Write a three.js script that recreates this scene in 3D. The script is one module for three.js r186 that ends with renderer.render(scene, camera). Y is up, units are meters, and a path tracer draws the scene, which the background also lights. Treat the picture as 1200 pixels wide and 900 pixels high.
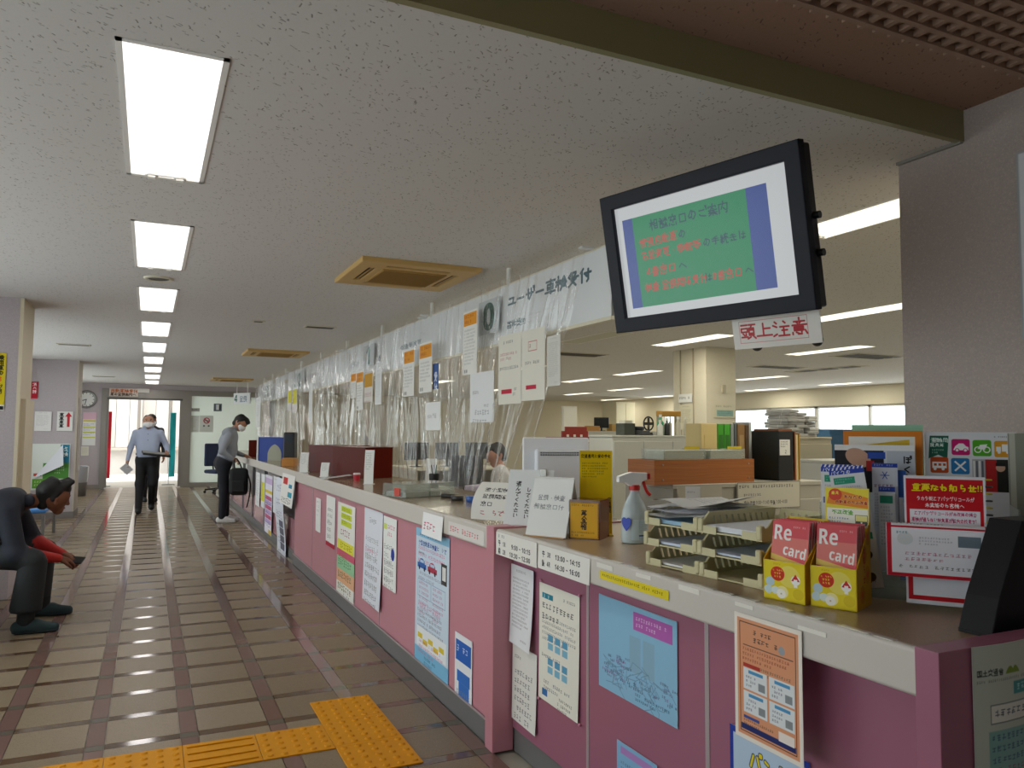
import * as THREE from 'three';
import { RoundedBoxGeometry } from 'three/addons/geometries/RoundedBoxGeometry.js';
import { mergeGeometries } from 'three/addons/utils/BufferGeometryUtils.js';
import { RectAreaLightUniformsLib } from 'three/addons/lights/RectAreaLightUniformsLib.js';

// ------------------------------------------------------------------ camera, sky, exposure
const scene = new THREE.Scene();
const FOCAL = 902.35, YAW = 0.43952, PITCH = 0.06249, ROLL = 0.00638, EYE = new THREE.Vector3(0, 1.37, 0);
const camera = new THREE.PerspectiveCamera(2 * Math.atan(450 / FOCAL) * 180 / Math.PI, 4 / 3, 0.05, 200);
const FWD = new THREE.Vector3(Math.sin(YAW) * Math.cos(PITCH), Math.sin(PITCH), -Math.cos(YAW) * Math.cos(PITCH));
const RIGHT0 = new THREE.Vector3(Math.cos(YAW), 0, Math.sin(YAW)), UP0 = new THREE.Vector3().crossVectors(RIGHT0, FWD);
const RIGHT = RIGHT0.clone().multiplyScalar(Math.cos(ROLL)).addScaledVector(UP0, Math.sin(ROLL));
const UPV = RIGHT0.clone().multiplyScalar(-Math.sin(ROLL)).addScaledVector(UP0, Math.cos(ROLL));
camera.position.copy(EYE);
camera.quaternion.setFromRotationMatrix(new THREE.Matrix4().makeBasis(RIGHT, UPV, FWD.clone().negate()));
scene.add(camera);
scene.background = new THREE.Color().setRGB(3.0, 3.08, 3.18);          // overcast white sky
const renderer = new THREE.WebGLRenderer({ antialias: true });
renderer.toneMapping = THREE.LinearToneMapping;
renderer.toneMappingExposure = 1.06;
renderer.shadowMap.enabled = true;
RectAreaLightUniformsLib.init();
const LAMP = 6.0, LAMP_OFFICE = 17.0, LAMP_RGB = [1.0, 0.955, 0.93], OFFICE_RGB = [1.0, 0.95, 0.78];

// ------------------------------------------------------------------ pixel -> place (1200 x 900 frame)
const ray = (x, y) => FWD.clone().addScaledVector(RIGHT, (x - 600) / FOCAL).addScaledVector(UPV, -(y - 450) / FOCAL);
const onX = (x, y, X) => { const d = ray(x, y); return EYE.clone().addScaledVector(d, (X - EYE.x) / d.x); };
const onY = (x, y, Y) => { const d = ray(x, y); return EYE.clone().addScaledVector(d, (Y - EYE.y) / d.y); };
const onZ = (x, y, Z) => { const d = ray(x, y); return EYE.clone().addScaledVector(d, (Z - EYE.z) / d.z); };

// ------------------------------------------------------------------ small tools
let seed = 12345;
const rnd = (a = 1, b) => { seed = (Math.imul(seed, 1664525) + 1013904223) >>> 0; const r = seed / 4294967296; return b === undefined ? r * a : a + r * (b - a); };
const taken = new Map();
function numbered(name) { const n = taken.get(name) ?? 0; taken.set(name, n + 1); return n ? name + '_' + String(n).padStart(3, '0') : name; }
const matCache = new Map();
function M(color, roughness = 0.6, more) {
  const key = color + '|' + roughness + '|' + (more ? JSON.stringify(more) : '');
  if (!matCache.has(key)) matCache.set(key, new THREE.MeshPhysicalMaterial({ color, roughness, ...more }));
  return matCache.get(key);
}
function mesh(name, geo, mat, parent) {
  const m = new THREE.Mesh(Array.isArray(geo) ? merge(geo) : geo, mat);
  m.name = parent && parent !== scene ? name : numbered(name);
  m.castShadow = m.receiveShadow = true;
  (parent ?? scene).add(m);
  return m;
}
function tag(o, label, category, group) { o.userData.label = label; o.userData.category = category; if (group) o.userData.group = group; return o; }
function thing(name, label, category, [x, y, z] = [0, 0, 0], turn = 0, group) {
  const o = new THREE.Group(); o.name = numbered(name); scene.add(o); o.position.set(x, y, z); o.rotation.y = turn;
  return tag(o, label, category, group);
}
function copy(o, [x, y, z], turn, label, group) {
  const c = o.clone(); c.name = numbered(o.name.replace(/_\d{3}$/, '')); scene.add(c); c.position.set(x, y, z); if (turn !== undefined) c.rotation.y = turn;
  c.userData = { ...o.userData }; if (label) c.userData.label = label; if (group) c.userData.group = group;
  return c;
}
function struct(name, geo, mat) { const m = mesh(name, geo, mat); m.name = name; m.userData.kind = 'structure'; return m; }
function merge(list) {
  return mergeGeometries(list.map((g) => {
    g = g.index ? g.toNonIndexed() : g.clone();
    for (const k of Object.keys(g.attributes)) if (!['position', 'normal', 'uv'].includes(k)) g.deleteAttribute(k);
    if (!g.attributes.normal) g.computeVertexNormals();
    if (!g.attributes.uv) g.setAttribute('uv', new THREE.BufferAttribute(new Float32Array(g.attributes.position.count * 2), 2));
    return g;
  }));
}
function uvm(g, s = 1) {               // uv in metres, by the way each face points
  if (g.index) g = g.toNonIndexed();
  const p = g.attributes.position, n = g.attributes.normal, uv = new Float32Array(p.count * 2);
  for (let i = 0; i < p.count; i += 3) {
    let nx = 0, ny = 0, nz = 0;
    for (let k = 0; k < 3; k++) { nx += n.getX(i + k); ny += n.getY(i + k); nz += n.getZ(i + k); }
    nx = Math.abs(nx); ny = Math.abs(ny); nz = Math.abs(nz);
    for (let k = 0; k < 3; k++) {
      const x = p.getX(i + k), y = p.getY(i + k), z = p.getZ(i + k);
      const [a, b] = ny >= nx && ny >= nz ? [x, z] : nx >= nz ? [z, y] : [x, y];
      uv[(i + k) * 2] = a * s; uv[(i + k) * 2 + 1] = b * s;
    }
  }
  g.setAttribute('uv', new THREE.BufferAttribute(uv, 2));
  return g;
}
const bx = (w, h, d, x = 0, y = 0, z = 0, r = 0) => (r ? new RoundedBoxGeometry(w, h, d, 2, Math.min(r, w / 2.01, h / 2.01, d / 2.01)) : new THREE.BoxGeometry(w, h, d)).translate(x, y, z);
const span = (x0, x1, y0, y1, z0, z1, r = 0) => bx(Math.abs(x1 - x0), Math.abs(y1 - y0), Math.abs(z1 - z0), (x0 + x1) / 2, (y0 + y1) / 2, (z0 + z1) / 2, r);
const cyl = (r0, r1, h, x = 0, y = 0, z = 0, n = 20) => new THREE.CylinderGeometry(r1, r0, h, n).translate(x, y + h / 2, z);
const lathe = (pts, n = 28) => new THREE.LatheGeometry(pts.map(([a, b]) => new THREE.Vector2(a, b)), n);
const V = (x, y, z) => new THREE.Vector3(x, y, z);
const tube = (pts, r, n = 24, k = 8, closed = false) => new THREE.TubeGeometry(new THREE.CatmullRomCurve3(pts.map((p) => V(...p)), closed), n, r, k, closed);
const bar = (a, b, r, k = 8) => new THREE.TubeGeometry(new THREE.LineCurve3(V(...a), V(...b)), 1, r, k);
const prism = (pts, d, bevel = 0) => new THREE.ExtrudeGeometry(new THREE.Shape(pts.map(([x, y]) => new THREE.Vector2(x, y))), { depth: d, bevelEnabled: bevel > 0, bevelSize: bevel, bevelThickness: bevel, bevelSegments: 1, curveSegments: 8 });

// ------------------------------------------------------------------ lettering: strokes on a 10 x 10 grid, digit pairs x y
const GLYPH = {
  'ー': '1585', 'ユ': '237367 1797', 'サ': '1484 3137 616548', 'ハ': '3218 6288', 'イ': '714415 5348', 'ク': '4114 31736858', 'タ': '4114 3173674839 3456', 'カ': '1484786859 513718', 'エ': '2282 5228 1888',
  'ア': '22826354 544839', 'ツ': '2335 5254 83754849', 'リ': '3136 717558', 'コ': '23838828', 'ル': '31351728 616895', 'ン': '2243 28679465', 'ヘ': '164397', 'へ': '164397', '・': '5556', 'す': '1383 52545655435467584859',
  'の': '524736271524416283856858', 'こ': '2373 26377888', 'は': '2128 4484 62685758476787', 'き': '2373 1585 4268 37287888', 'な': '1353 3218 6384 65684857466787', 'お': '1464 31383726445575776858', 'ら': '4152 3135 354575776858',
  'せ': '1494 626656 31372888', 'に': '2128 4383 46578787', 'い': '21263727 7285', 'で': '1282 824537486888', 'て': '1282 8245374868', 'ま': '2282 2484 5158374658 5788', 'れ': '2129 1434 34167175677889', 'さ': '1484 4175 36287888', 'た': '1353 4118 5474 57688888', 'ほ': '2128 4282 4484 62685758476787', 'く': '722568',
  'を': '2373 4115355548 7446376888', 'あ': '1383 4148 6336274454768768', 'し': '3137486884', 'か': '14647659 412819 7284', 'け': '2128 4484 636859', 'と': '3244 7344378788', 'も': '41475868 7665 2464 2666', 'り': '3135 716658', 'み': '225238172645758677 7568', 'よ': '5157374758 5373', 'む': '1363 3137275758 7284', 'ど': '3244 7344378788', 'う': '4152 2464757658', 'ぞ': '2272357546486898', 'ん': '5118 4556586885', 'だ': '1353 4118 5474 57688888', 'べ': '164397',
  '上': '4148 4484 0898', '口': '2282882822', '日': '3272783832 3575', '車': '1191 2373762623 2575 0898 5059', '検': '0343 2029 2306 2345 7145 7195 5484 5585875755 7349 7698', '受': '7131 2233 4243 7263 132494 3575 7519 3579', '付': '3113 2229 4494 7278 7869 5566',
  '頭': '0141 0343450503 1627 3637 0848 5191 7163 5383875753 5484 5686 6849 7799', '注': '1122 0324 0928 6172 4494 5686 3999 6469', '意': '5051 2282 3243 6253 1494 2575772725 2676 1819 38594969 6768 8799', '相': '0343 2029 2306 2345 5181885851 5484 5686', '談': '1132 0343 1444 1545 1646491916 7174 5252 8283 7254 7294 7579 5657 8687 7659 7699', '窓': '5051 1282 1213 8283 4225 6285 3445 6475 2575 1719 3849 4969 5657 8789', '案': '5051 1282 1213 8283 1595 4326 5378 2678 1797 5659 5719 5799', '内': '1219 1292928979 5052 5236 5577', '手': '7132 1383 1595 5258 5848',
  '続': '2113 1333 3315 1545 3235 2529 1618 3638 5191 7053 5383 4494 4445 9495 6548 7579 7999', '知': '2113 1343 1545 3118 3549 5383885853', '重': '7131 1292 2373762623 2575 5159 2777 0999', '要': '1191 2383852523 4145 6165 1696 4619 3689 7618', '製': '2112 1252 1454 2125 0515 5154 7174 9195 1696 5556 4718 3839 5799', '未': '2373 1595 5159 5518 5598', '実': '5051 1282 1213 8283 2474 2676 1797 5358 5719 5799', '施': '2122 0343 2318 2343 4339 6153 5292 4596 6369 9586 8658 4789', '客': '5051 1282 1213 8283 4325 3473 7316 3498 2676792926', '様': '0343 2029 2306 2345 5162 8172 4393 5484 4595 6369 5647 8689 6599',
  '改': '1141443414 1417 1748 6153 5392 5489 8358', '修': '2112 1319 3337 5143 5382 8345 5497 7546 7647 8758', '場': '0444 2128 0838 5181845451 5383 4595 6546 5696 9679 7657', '合': '5114 5195 3565 2777792927', '通': '1122 0435 3427 1999 4181 8163 4383874743 4585 6387', '対': '2122 0343 3318 1348 4494 7178 7868 5566', '象': '4113 3262 1383652313 4345 2676 4519 6547 5668 6799', '拡': '0333 2029 2919 0536 6162 4393 4339 6648 4888 7688', '大': '1494 5114 4419 5499', '午': '3113 2282 1595 5259', '前': '3142 7162 0393 1519 1545484839 1646 1747 6568 8589 8979', '後': '3112 3314 2529 6153 5363 7355 4595 5547 6376 8739 5699',
  '交': '5051 1292 3314 6384 3618 3699 7618', '遺': '1122 0435 3427 1999 4181834341 6154 3494 4585875745 4686', '児': '2125 4181854541 4383 3518 6568 6898 9897', '愛': '8122 2334 5354 8373 1494 1415 9495 3546 5565 3648 4676 7619 3689', '募': '1292 3143 7173 2474762624 2575 1797 4618 3787 8769', '金': '5014 5094 3464 2676 5458 3738 7768 0999', '箱': '2112 1141 6152 6191 0444 2329 2406 2446 5383895953 5585 5787', '運': '1122 0435 3427 1999 3242 3133 9193 3191 4383864643 4484 5258 3797', '輸': '0242 0343460603 2129 0848 0444 7154 7195 6484 5575 5559 7579 8588 9599', '局': '2181832321 2319 2393 9399 9989 4575784845', '職': '0141 1119 3139 1343 1545 0848 4181 5383 4484 5575785855 5676 7179 7999', '員': '3171723231 2383872723 2484 2585 3719 6799', '国': '1191981811 3272 3474 2787 5257 6676', '土': '2484 5158 0898', '省': '5154 3214 7294 7425 3484893934 3686 3787', '消': '1122 0324 0928 6164 4153 8173 4484 4449 8489 4585 4787', '火': '2335 8365 5154 5418 5498', '器': '1131331311 6181836361 1494 5214 5594 1636391916 6686896966',
  '普': '3142 7162 1292 0494 4244 6264 2334 8374 2575792925 2777', '自': '5142 2282892922 2484 2686', '動': '4012 0252 1343461613 1444 2128 0848 5393938979 7158', '番': '7132 1393 5145 3144 7264 4515 5595 2676792926 2878 5659', '等': '2112 1141 6152 6191 2373 5244 1494 1696 6468 6858 3748', '継': '2113 1333 3315 1545 3235 2529 1618 3638 5159 5999 7178 6273 8372 5595', '構': '0343 2029 2306 2345 4292 5154 8184 4393 4494 5585895955 5787 3797 6468', '造': '1122 0435 3427 1999 5143 4383 6154 3595 4676784846', '変': '5051 1292 3315 4255 6265 7284 4618 3576 7619 3689', '更': '1191 2272762622 2474 5168 2648 5999', '登': '2132 4113 7182 6194 3464 2575772725 3839 7869 1999', '録': '3113 3152 1343 1545 2128 1949 5181 8183 4393 4595 7178 5657 9677 5849 7799', '基': '1292 3136 7176 3373 3474 1696 3618 6698 4757 5759 2999', '準': '1122 0334 1635 5143 4346 4393 4484 4585 4646 6146 4696 1797 5659', '緩': '2113 1333 3315 1545 2529 1618 3638 8151 5262 7273 4494 4595 6548 5686 8548 5799', '和': '4112 0343 2229 2406 2446 5383885853', '乗': '7132 0393 2595 1686 3237 7277 5159 4718 5799', '用': '2119 2181898979 2383 2686 5159', '不': '1292 5259 5215 5596', '正': '1282 5258 5585 2528 0898', '事': '1292 3363653533 5159 5949 2676 0797 2878', '査': '1292 5056 4215 5295 2575782825 2676 2777 0999', '関': '1119 1141431311 1242 6163 6191998979 6393 6292 3545 4656 3676 2787 5559', '係': '2112 1219 8142 5344 4475 7536 6556 3686 6669 5748 7788', '移': '4112 0343 2229 2406 2446 6153 5383 8356 6566 7547 5696 9649', '転': '0242 0343460603 2129 0848 0444 5292 4494 6548 4888 7689', '名': '4113 3272 7228 3546 4686894946', '選': '1122 0435 3427 1999 4161634363 7191939373 3484 4757 3696 5255 7255 5748 7788', '点': '5154 5282 2474772724 1819 3839 6869 8899', '月': '3119 3171797969 3373 3575', '見': '3171763631 3373 3474 4618 6668 6898', '速': '1122 0435 3427 1999 3292 4383864643 6158', '小': '5159 5949 3315 7395', '型': '1151 0353 2126 4146 7174 9195 3787 5659 0999',
};
const VOICED = { 'ザ': 'サ', 'バ': 'ハ', 'グ': 'ク', 'が': 'か', 'ご': 'こ', 'ぼ': 'ほ', 'ガ': 'カ', 'ダ': 'タ', 'パ': 'ハ', 'ッ': 'ツ', 'で': 'て' };
function strokes(ch) { return (GLYPH[VOICED[ch] ?? ch] ?? '') + (ch === 'パ' ? ' 8090918180' : VOICED[ch] && ch !== 'ッ' ? ' 8092 9093' : ''); }
function glyph(g, ch, x, y, s) {
  const list = strokes(ch).split(' ').filter((t) => t.length >= 4);
  for (const t of list) {
    g.beginPath();
    for (let i = 0; i + 1 < t.length; i += 2) { const px = x + (+t[i] + 0.5) * s / 10, py = y + (+t[i + 1] + 0.5) * s / 10; i ? g.lineTo(px, py) : g.moveTo(px, py); }
    g.stroke();
  }
}
// text(): x, y is the top left of the first character box; o.v writes downwards; o.k is the stroke weight; o.w narrows or widens
function text(g, str, x, y, s, o = {}) {
  g.save(); g.strokeStyle = g.fillStyle = o.c ?? '#222'; g.lineWidth = s * (o.k ?? 0.1); g.lineCap = 'round'; g.lineJoin = 'round';
  const wide = o.w ?? 1; g.translate(x, y); if (!o.v) g.scale(wide, 1);
  let p = 0;
  for (const ch of str) {
    const ascii = ch.charCodeAt(0) < 256;
    if (ascii) { g.font = (o.k > 0.1 ? 'bold ' : '') + s * 0.95 + 'px sans-serif'; if (ch !== ' ') { if (o.outline) { g.save(); g.strokeStyle = o.outline; g.lineWidth = s * 0.16; g.strokeText(ch, o.v ? s * 0.2 : p, (o.v ? p : 0) + s * 0.86); g.restore(); } g.fillText(ch, o.v ? s * 0.2 : p, (o.v ? p : 0) + s * 0.86); } p += o.v ? s : g.measureText(ch).width + s * 0.04; }
    else { if (o.outline) { g.save(); g.strokeStyle = o.outline; g.lineWidth = s * ((o.k ?? 0.1) + 0.1); glyph(g, ch, o.v ? 0 : p, o.v ? p : 0, s); g.restore(); } glyph(g, ch, o.v ? 0 : p, o.v ? p : 0, s); p += s; }
  }
  g.restore();
  return p * wide;
}
// fine print too small to read in the photograph
function fine(g, x, y, w, rows, pitch, c = '#555', fill = 0.9, seedling = 7) {
  g.save(); g.strokeStyle = c; const s = pitch * 0.62, lw = Math.max(0.35, s * 0.1); g.lineWidth = lw;
  let r = (seedling * 7919 + rows * 131 + 17) >>> 0; const q = () => { r = (Math.imul(r, 1664525) + 1013904223) >>> 0; return (r >>> 8) / 16777216; };
  for (let k = 0; k < rows; k++) {
    const end = x + w * (rows > 1 && k === rows - 1 ? 0.6 : fill * (0.86 + 0.14 * q())), y0 = y + k * pitch;
    for (let px = x; px + s < end + 0.01; px += s * 1.1) {
      if (q() < 0.05) continue;
      g.beginPath(); const n = 2 + Math.floor(q() * 2);
      for (let j = 0; j < n; j++) { const t = y0 + s * (j + 0.2 + 0.5 * q()) / n; g.moveTo(px + s * 0.25 * q(), t); g.lineTo(px + s * (0.6 + 0.35 * q()), t); }
      const v = px + s * (0.25 + 0.45 * q()); g.moveTo(v, y0 + s * 0.3 * q()); g.lineTo(v - s * 0.2 * q(), y0 + s * (0.7 + 0.3 * q())); g.stroke();
    }
  }
  g.restore();
}
// ------------------------------------------------------------------ printed matter: sheets cut from shared print canvases
const prints = [];
function newPrint() { const c = document.createElement('canvas'); c.width = c.height = 2048; const g = c.getContext('2d'); g.fillStyle = '#f4f3f0'; g.fillRect(0, 0, 2048, 2048); const t = new THREE.CanvasTexture(c); t.colorSpace = THREE.SRGBColorSpace; t.magFilter = THREE.LinearFilter; const a = { c, g, t, x: 24, y: 0, row: 20, mats: {} }; prints.push(a); return a; }
function ink(w, h, draw) {
  w = Math.ceil(w); h = Math.ceil(h);
  let a = prints[prints.length - 1] ?? newPrint();
  if (a.x + w + 4 > 2048) { a.x = 0; a.y += a.row + 4; a.row = 0; }
  if (a.y + h + 4 > 2048) a = newPrint();
  const x = a.x, y = a.y; a.x += w + 4; a.row = Math.max(a.row, h);
  a.g.save(); a.g.translate(x, y); a.g.beginPath(); a.g.rect(0, 0, w, h); a.g.clip(); a.g.fillStyle = '#fff'; draw(a.g, w, h); a.g.restore();
  return { a, u0: (x + 0.5) / 2048, u1: (x + w - 0.5) / 2048, v0: 1 - (y + h - 0.5) / 2048, v1: 1 - (y + 0.5) / 2048 };
}
function inkMat(p, roughness = 0.65, clearcoat = 0) {
  const k = roughness + '|' + clearcoat;
  return p.a.mats[k] ??= new THREE.MeshPhysicalMaterial({ map: p.a.t, roughness, specularIntensity: 0.4, clearcoat: clearcoat * 0.5, clearcoatRoughness: 0.15 });
}
// a sheet in its own xy plane, centred in x, standing on y = 0, printed side towards +z; bend(u, v) moves it along z
function sheet(w, h, p, o = {}) {
  const nx = o.nx ?? (o.bend ? 8 : 1), ny = o.ny ?? (o.bend ? 10 : 1), t = o.t ?? 0.0012, pos = [], uv = [], idx = [];
  const back = 0.004, plain = o.printBack ? null : [6 / 2048, 1 - 8 / 2048];
  for (let side = 0; side < 2; side++) for (let j = 0; j <= ny; j++) for (let i = 0; i <= nx; i++) {
    const u = i / nx, v = j / ny, b = o.bend ? o.bend(u, v) : 0, q = o.shift ? o.shift(u, v) : [0, 0];
    pos.push((u - 0.5) * w + q[0], (1 - v) * h + q[1], b - side * t);
    if (side && plain) uv.push(...plain); else uv.push(p.u0 + (p.u1 - p.u0) * u, p.v1 + (p.v0 - p.v1) * v);
  }
  const at = (s, i, j) => s * (nx + 1) * (ny + 1) + j * (nx + 1) + i;
  for (let j = 0; j < ny; j++) for (let i = 0; i < nx; i++) {
    idx.push(at(0, i, j), at(0, i, j + 1), at(0, i + 1, j), at(0, i + 1, j), at(0, i, j + 1), at(0, i + 1, j + 1));
    idx.push(at(1, i, j), at(1, i + 1, j), at(1, i, j + 1), at(1, i + 1, j), at(1, i + 1, j + 1), at(1, i, j + 1));
  }
  const g = new THREE.BufferGeometry();
  g.setAttribute('position', new THREE.Float32BufferAttribute(pos, 3)); g.setAttribute('uv', new THREE.Float32BufferAttribute(uv, 2)); g.setIndex(idx); g.computeVertexNormals();
  return g;
}
const NONE = () => {};
// a sheet stuck to a plane X = const, facing the corridor; corners are photograph pixels tl, tr, br, bl
function stuckX(name, label, category, X, c, draw, o = {}) {
  const [tl, tr, br, bl] = c.map(([x, y]) => onX(x, y, X)), z0 = (tl.z + bl.z) / 2, z1 = (tr.z + br.z) / 2;
  const yT = (tl.y + tr.y) / 2, yB = (bl.y + br.y) / 2, w = z1 - z0, h = yT - yB, d = o.ppm ?? 900;
  const p = ink(w * d, h * d, (g, pw, ph) => { g.save(); g.scale(pw / 100, pw / 100); draw(g, 100, 100 * ph / pw); g.restore(); });
  const m = mesh(name, sheet(w, h, p, o), inkMat(p, o.rough, o.coat), o.parent);
  m.position.set(X, yB, (z0 + z1) / 2); m.rotation.y = -Math.PI / 2 + (o.turn ?? 0); if (o.roll) m.rotation.z = o.roll;
  if (!o.parent) tag(m, label, category, o.group); else if (label) m.userData.label = label;
  return m;
}
// the same on a plane Z = const, facing the camera's end of the hall
function stuckZ(name, label, category, Z, c, draw, o = {}) {
  const [tl, tr, br, bl] = c.map(([x, y]) => onZ(x, y, Z)), x0 = (tl.x + bl.x) / 2, x1 = (tr.x + br.x) / 2;
  const yT = (tl.y + tr.y) / 2, yB = (bl.y + br.y) / 2, w = x1 - x0, h = yT - yB, d = o.ppm ?? 700;
  const p = ink(w * d, h * d, (g, pw, ph) => { g.save(); g.scale(pw / 100, pw / 100); draw(g, 100, 100 * ph / pw); g.restore(); });
  const m = mesh(name, sheet(w, h, p, o), inkMat(p, o.rough, o.coat), o.parent);
  m.position.set((x0 + x1) / 2, yB, Z); if (!o.parent) tag(m, label, category, o.group); else if (label) m.userData.label = label;
  return m;
}
const fillAll = (g, c, h) => { g.fillStyle = c; g.fillRect(0, 0, 100, h + 1); };
const rect = (g, c, x, y, w, h) => { g.fillStyle = c; g.fillRect(x, y, w, h); };
const frame = (g, c, x, y, w, h, t) => { g.strokeStyle = c; g.lineWidth = t; g.strokeRect(x, y, w, h); };
const disc = (g, c, x, y, r) => { g.fillStyle = c; g.beginPath(); g.arc(x, y, r, 0, 7); g.fill(); };
const notice = (paper = '#f1f1ef', inkc = '#666', s = 1) => (g, w, h) => { fillAll(g, paper, h); fine(g, 25, 8, 55, 1, 8, inkc, 1, s); fine(g, 10, 24, 82, Math.max(1, Math.floor((h - 50) / 7)), 7, inkc, 0.95, s); fine(g, 55, h - 16, 35, 1, 7, inkc, 1, s + 2); };
newPrint();
// ------------------------------------------------------------------ surface textures (grain and flecks only)
function canvasTex(w, h, draw, srgb = true, repeat = 1) {
  const c = document.createElement('canvas'); c.width = w; c.height = h; draw(c.getContext('2d'), w, h);
  const t = new THREE.CanvasTexture(c); if (srgb) t.colorSpace = THREE.SRGBColorSpace; t.wrapS = t.wrapT = THREE.RepeatWrapping; t.repeat.set(repeat, repeat); t.magFilter = THREE.LinearFilter; return t;
}
function speckle(base, spots, n = 256, seeds = 1) {
  return (g, w, h) => {
    seed = 777 * seeds; g.fillStyle = base; g.fillRect(0, 0, w, h);
    for (const [c, count, r0, r1] of spots) for (let i = 0; i < count; i++) { g.fillStyle = c; const x = rnd(w), y = rnd(h), r = rnd(r0, r1); for (const dx of [0, -w, w]) for (const dy of [0, -h, h]) { if (x + dx > -9 && x + dx < w + 9 && y + dy > -9 && y + dy < h + 9) { g.beginPath(); g.ellipse(x + dx, y + dy, r, r * rnd(0.5, 1), rnd(6), 0, 7); g.fill(); } } }
  };
}
function flecks(base, tone, dark, n) {
  return (g, w, h) => {
    seed = 4242; g.fillStyle = base; g.fillRect(0, 0, w, h);
    for (let i = 0; i < 5000; i++) { g.fillStyle = tone; g.globalAlpha = rnd(0.08, 0.3); g.fillRect(rnd(w), rnd(h), rnd(2, 5), rnd(1, 4)); }
    g.globalAlpha = 1; g.lineCap = 'round';
    for (let i = 0; i < n; i++) {
      const x = rnd(w), y = rnd(h), l = rnd() < 0.3 ? rnd(6, 12) : rnd(2, 6), a = rnd(-0.9, 0.9) + 0.9, k = rnd(1.0, 2.3);
      g.strokeStyle = dark; g.globalAlpha = rnd(0.35, 0.85); g.lineWidth = k; g.beginPath(); g.moveTo(x, y); g.quadraticCurveTo(x + Math.cos(a) * l * 0.5 + rnd(-3, 3), y + Math.sin(a) * l * 0.5 + rnd(-3, 3), x + Math.cos(a) * l, y + Math.sin(a) * l); g.stroke();
    }
    g.globalAlpha = 1;
  };
}
const texCeil = canvasTex(1024, 1024, flecks('#d5d1ce', '#c3beb9', '#6a6359', 2300), true, 1 / 1.6);
const texBrown = canvasTex(512, 512, flecks('#9a7a68', '#8a6c5b', '#4f3c31', 420), true, 1 / 0.9);
const texTile = [1, 2, 3].map((k) => canvasTex(256, 256, speckle(['#81715a', '#7b6b55', '#877761'][k - 1], [['#90806a', 1500, 0.6, 1.8], ['#6b5b47', 1500, 0.6, 1.6], ['#5c4832', 260, 0.6, 1.4]], 256, k), true, 1 / 0.3));
const texCounter = canvasTex(512, 512, speckle('#a58d70', [['#b39c80', 3000, 0.8, 2.2], ['#94795c', 3000, 0.8, 2.2], ['#7d6448', 500, 0.6, 1.6]], 512, 5), true, 1 / 0.5);
const texWall = canvasTex(256, 256, speckle('#b3a9ab', [['#bdb2b5', 1800, 0.8, 2.2], ['#aea1a8', 1800, 0.8, 2.2]], 256, 6), true, 1 / 0.4);
const texOffice = canvasTex(256, 256, speckle('#d8d0bb', [['#ded7c4', 1500, 0.8, 2.2], ['#d1c8b2', 1500, 0.8, 2.2]], 256, 8), true, 1 / 0.4);
const texWood = canvasTex(512, 256, (g, w, h) => {
  seed = 99; g.fillStyle = '#a5622c'; g.fillRect(0, 0, w, h);
  for (let i = 0; i < 240; i++) { g.strokeStyle = ['#8f4f20', '#b97436', '#7f451b'][i % 3]; g.globalAlpha = rnd(0.1, 0.4); g.lineWidth = rnd(0.6, 2.4); const y = rnd(h), a = rnd(4), p = rnd(6); g.beginPath(); for (let x = 0; x <= w; x += 16) g.lineTo(x, y + Math.sin(x / 90 + p) * a); g.stroke(); }
  g.globalAlpha = 1;
}, true, 1 / 0.5);
const mCeil = new THREE.MeshPhysicalMaterial({ map: texCeil, roughness: 0.95, bumpMap: texCeil, bumpScale: 0.0015 });
const mBrown = new THREE.MeshPhysicalMaterial({ map: texBrown, roughness: 0.95 });
const mWall = new THREE.MeshPhysicalMaterial({ map: texWall, roughness: 0.8 });
const mOffice = new THREE.MeshPhysicalMaterial({ map: texOffice, roughness: 0.85 });
const mTile = texTile.map((t) => new THREE.MeshPhysicalMaterial({ map: t, roughness: 0.42, specularIntensity: 0.6 }));
const mCounter = new THREE.MeshPhysicalMaterial({ map: texCounter, roughness: 0.3 });
const mWood = new THREE.MeshPhysicalMaterial({ map: texWood, roughness: 0.5, bumpMap: texWood, bumpScale: 0.0004 });
const mWhite = M('#e9e7e2', 0.5), mSteel = M('#a9a7a2', 0.35, { metalness: 0.8 }), mGreyMetal = M('#9b9994', 0.45), mBlack = M('#141416', 0.45), mTrim = M('#8f887d', 0.55);

// ------------------------------------------------------------------ the room
const CEIL = 2.45, ZEND = -20.3, XW = 14.3, ZB = -23;
const mGround = M('#a8a294', 0.6);
const floor = struct('floor', uvm(span(-2.2, XW + 0.2, -0.2, -0.012, ZB - 0.2, 3.4)), mGround);
struct('ceiling', uvm(merge([span(-2.2, XW + 0.2, CEIL, CEIL + 0.3, ZB - 0.2, -1.8)])), mCeil);
// left wall: tall windows between the pillars let in the daylight
const LW = [[-6.9, -2.8], [-2.3, 0.3], [-13.4, -8.5], [-19.6, -15.0]], LY0 = 0.55, LY1 = 2.25;
struct('wall_left', uvm(merge([span(-2.2, -2.0, -0.2, LY0, ZEND - 0.2, 3.4), span(-2.2, -2.0, LY1, CEIL + 0.2, ZEND - 0.2, 3.4), ...[[ZEND - 0.2, -19.6], [-15.0, -13.4], [-8.5, -6.9], [-2.8, -2.3], [0.3, 3.4]].map(([a, b]) => span(-2.2, -2.0, LY0, LY1, a, b))])), mWall);
struct('wall_behind', uvm(span(-2.2, 2.87, -0.2, CEIL + 0.2, 3.2, 3.4)), mWall);
struct('wall_right', uvm(span(2.67, 2.87, 0, CEIL + 0.14, -2.07, 3.3)), new THREE.MeshPhysicalMaterial({ map: texWall, color: '#fffcf0', roughness: 0.8 }));
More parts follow.
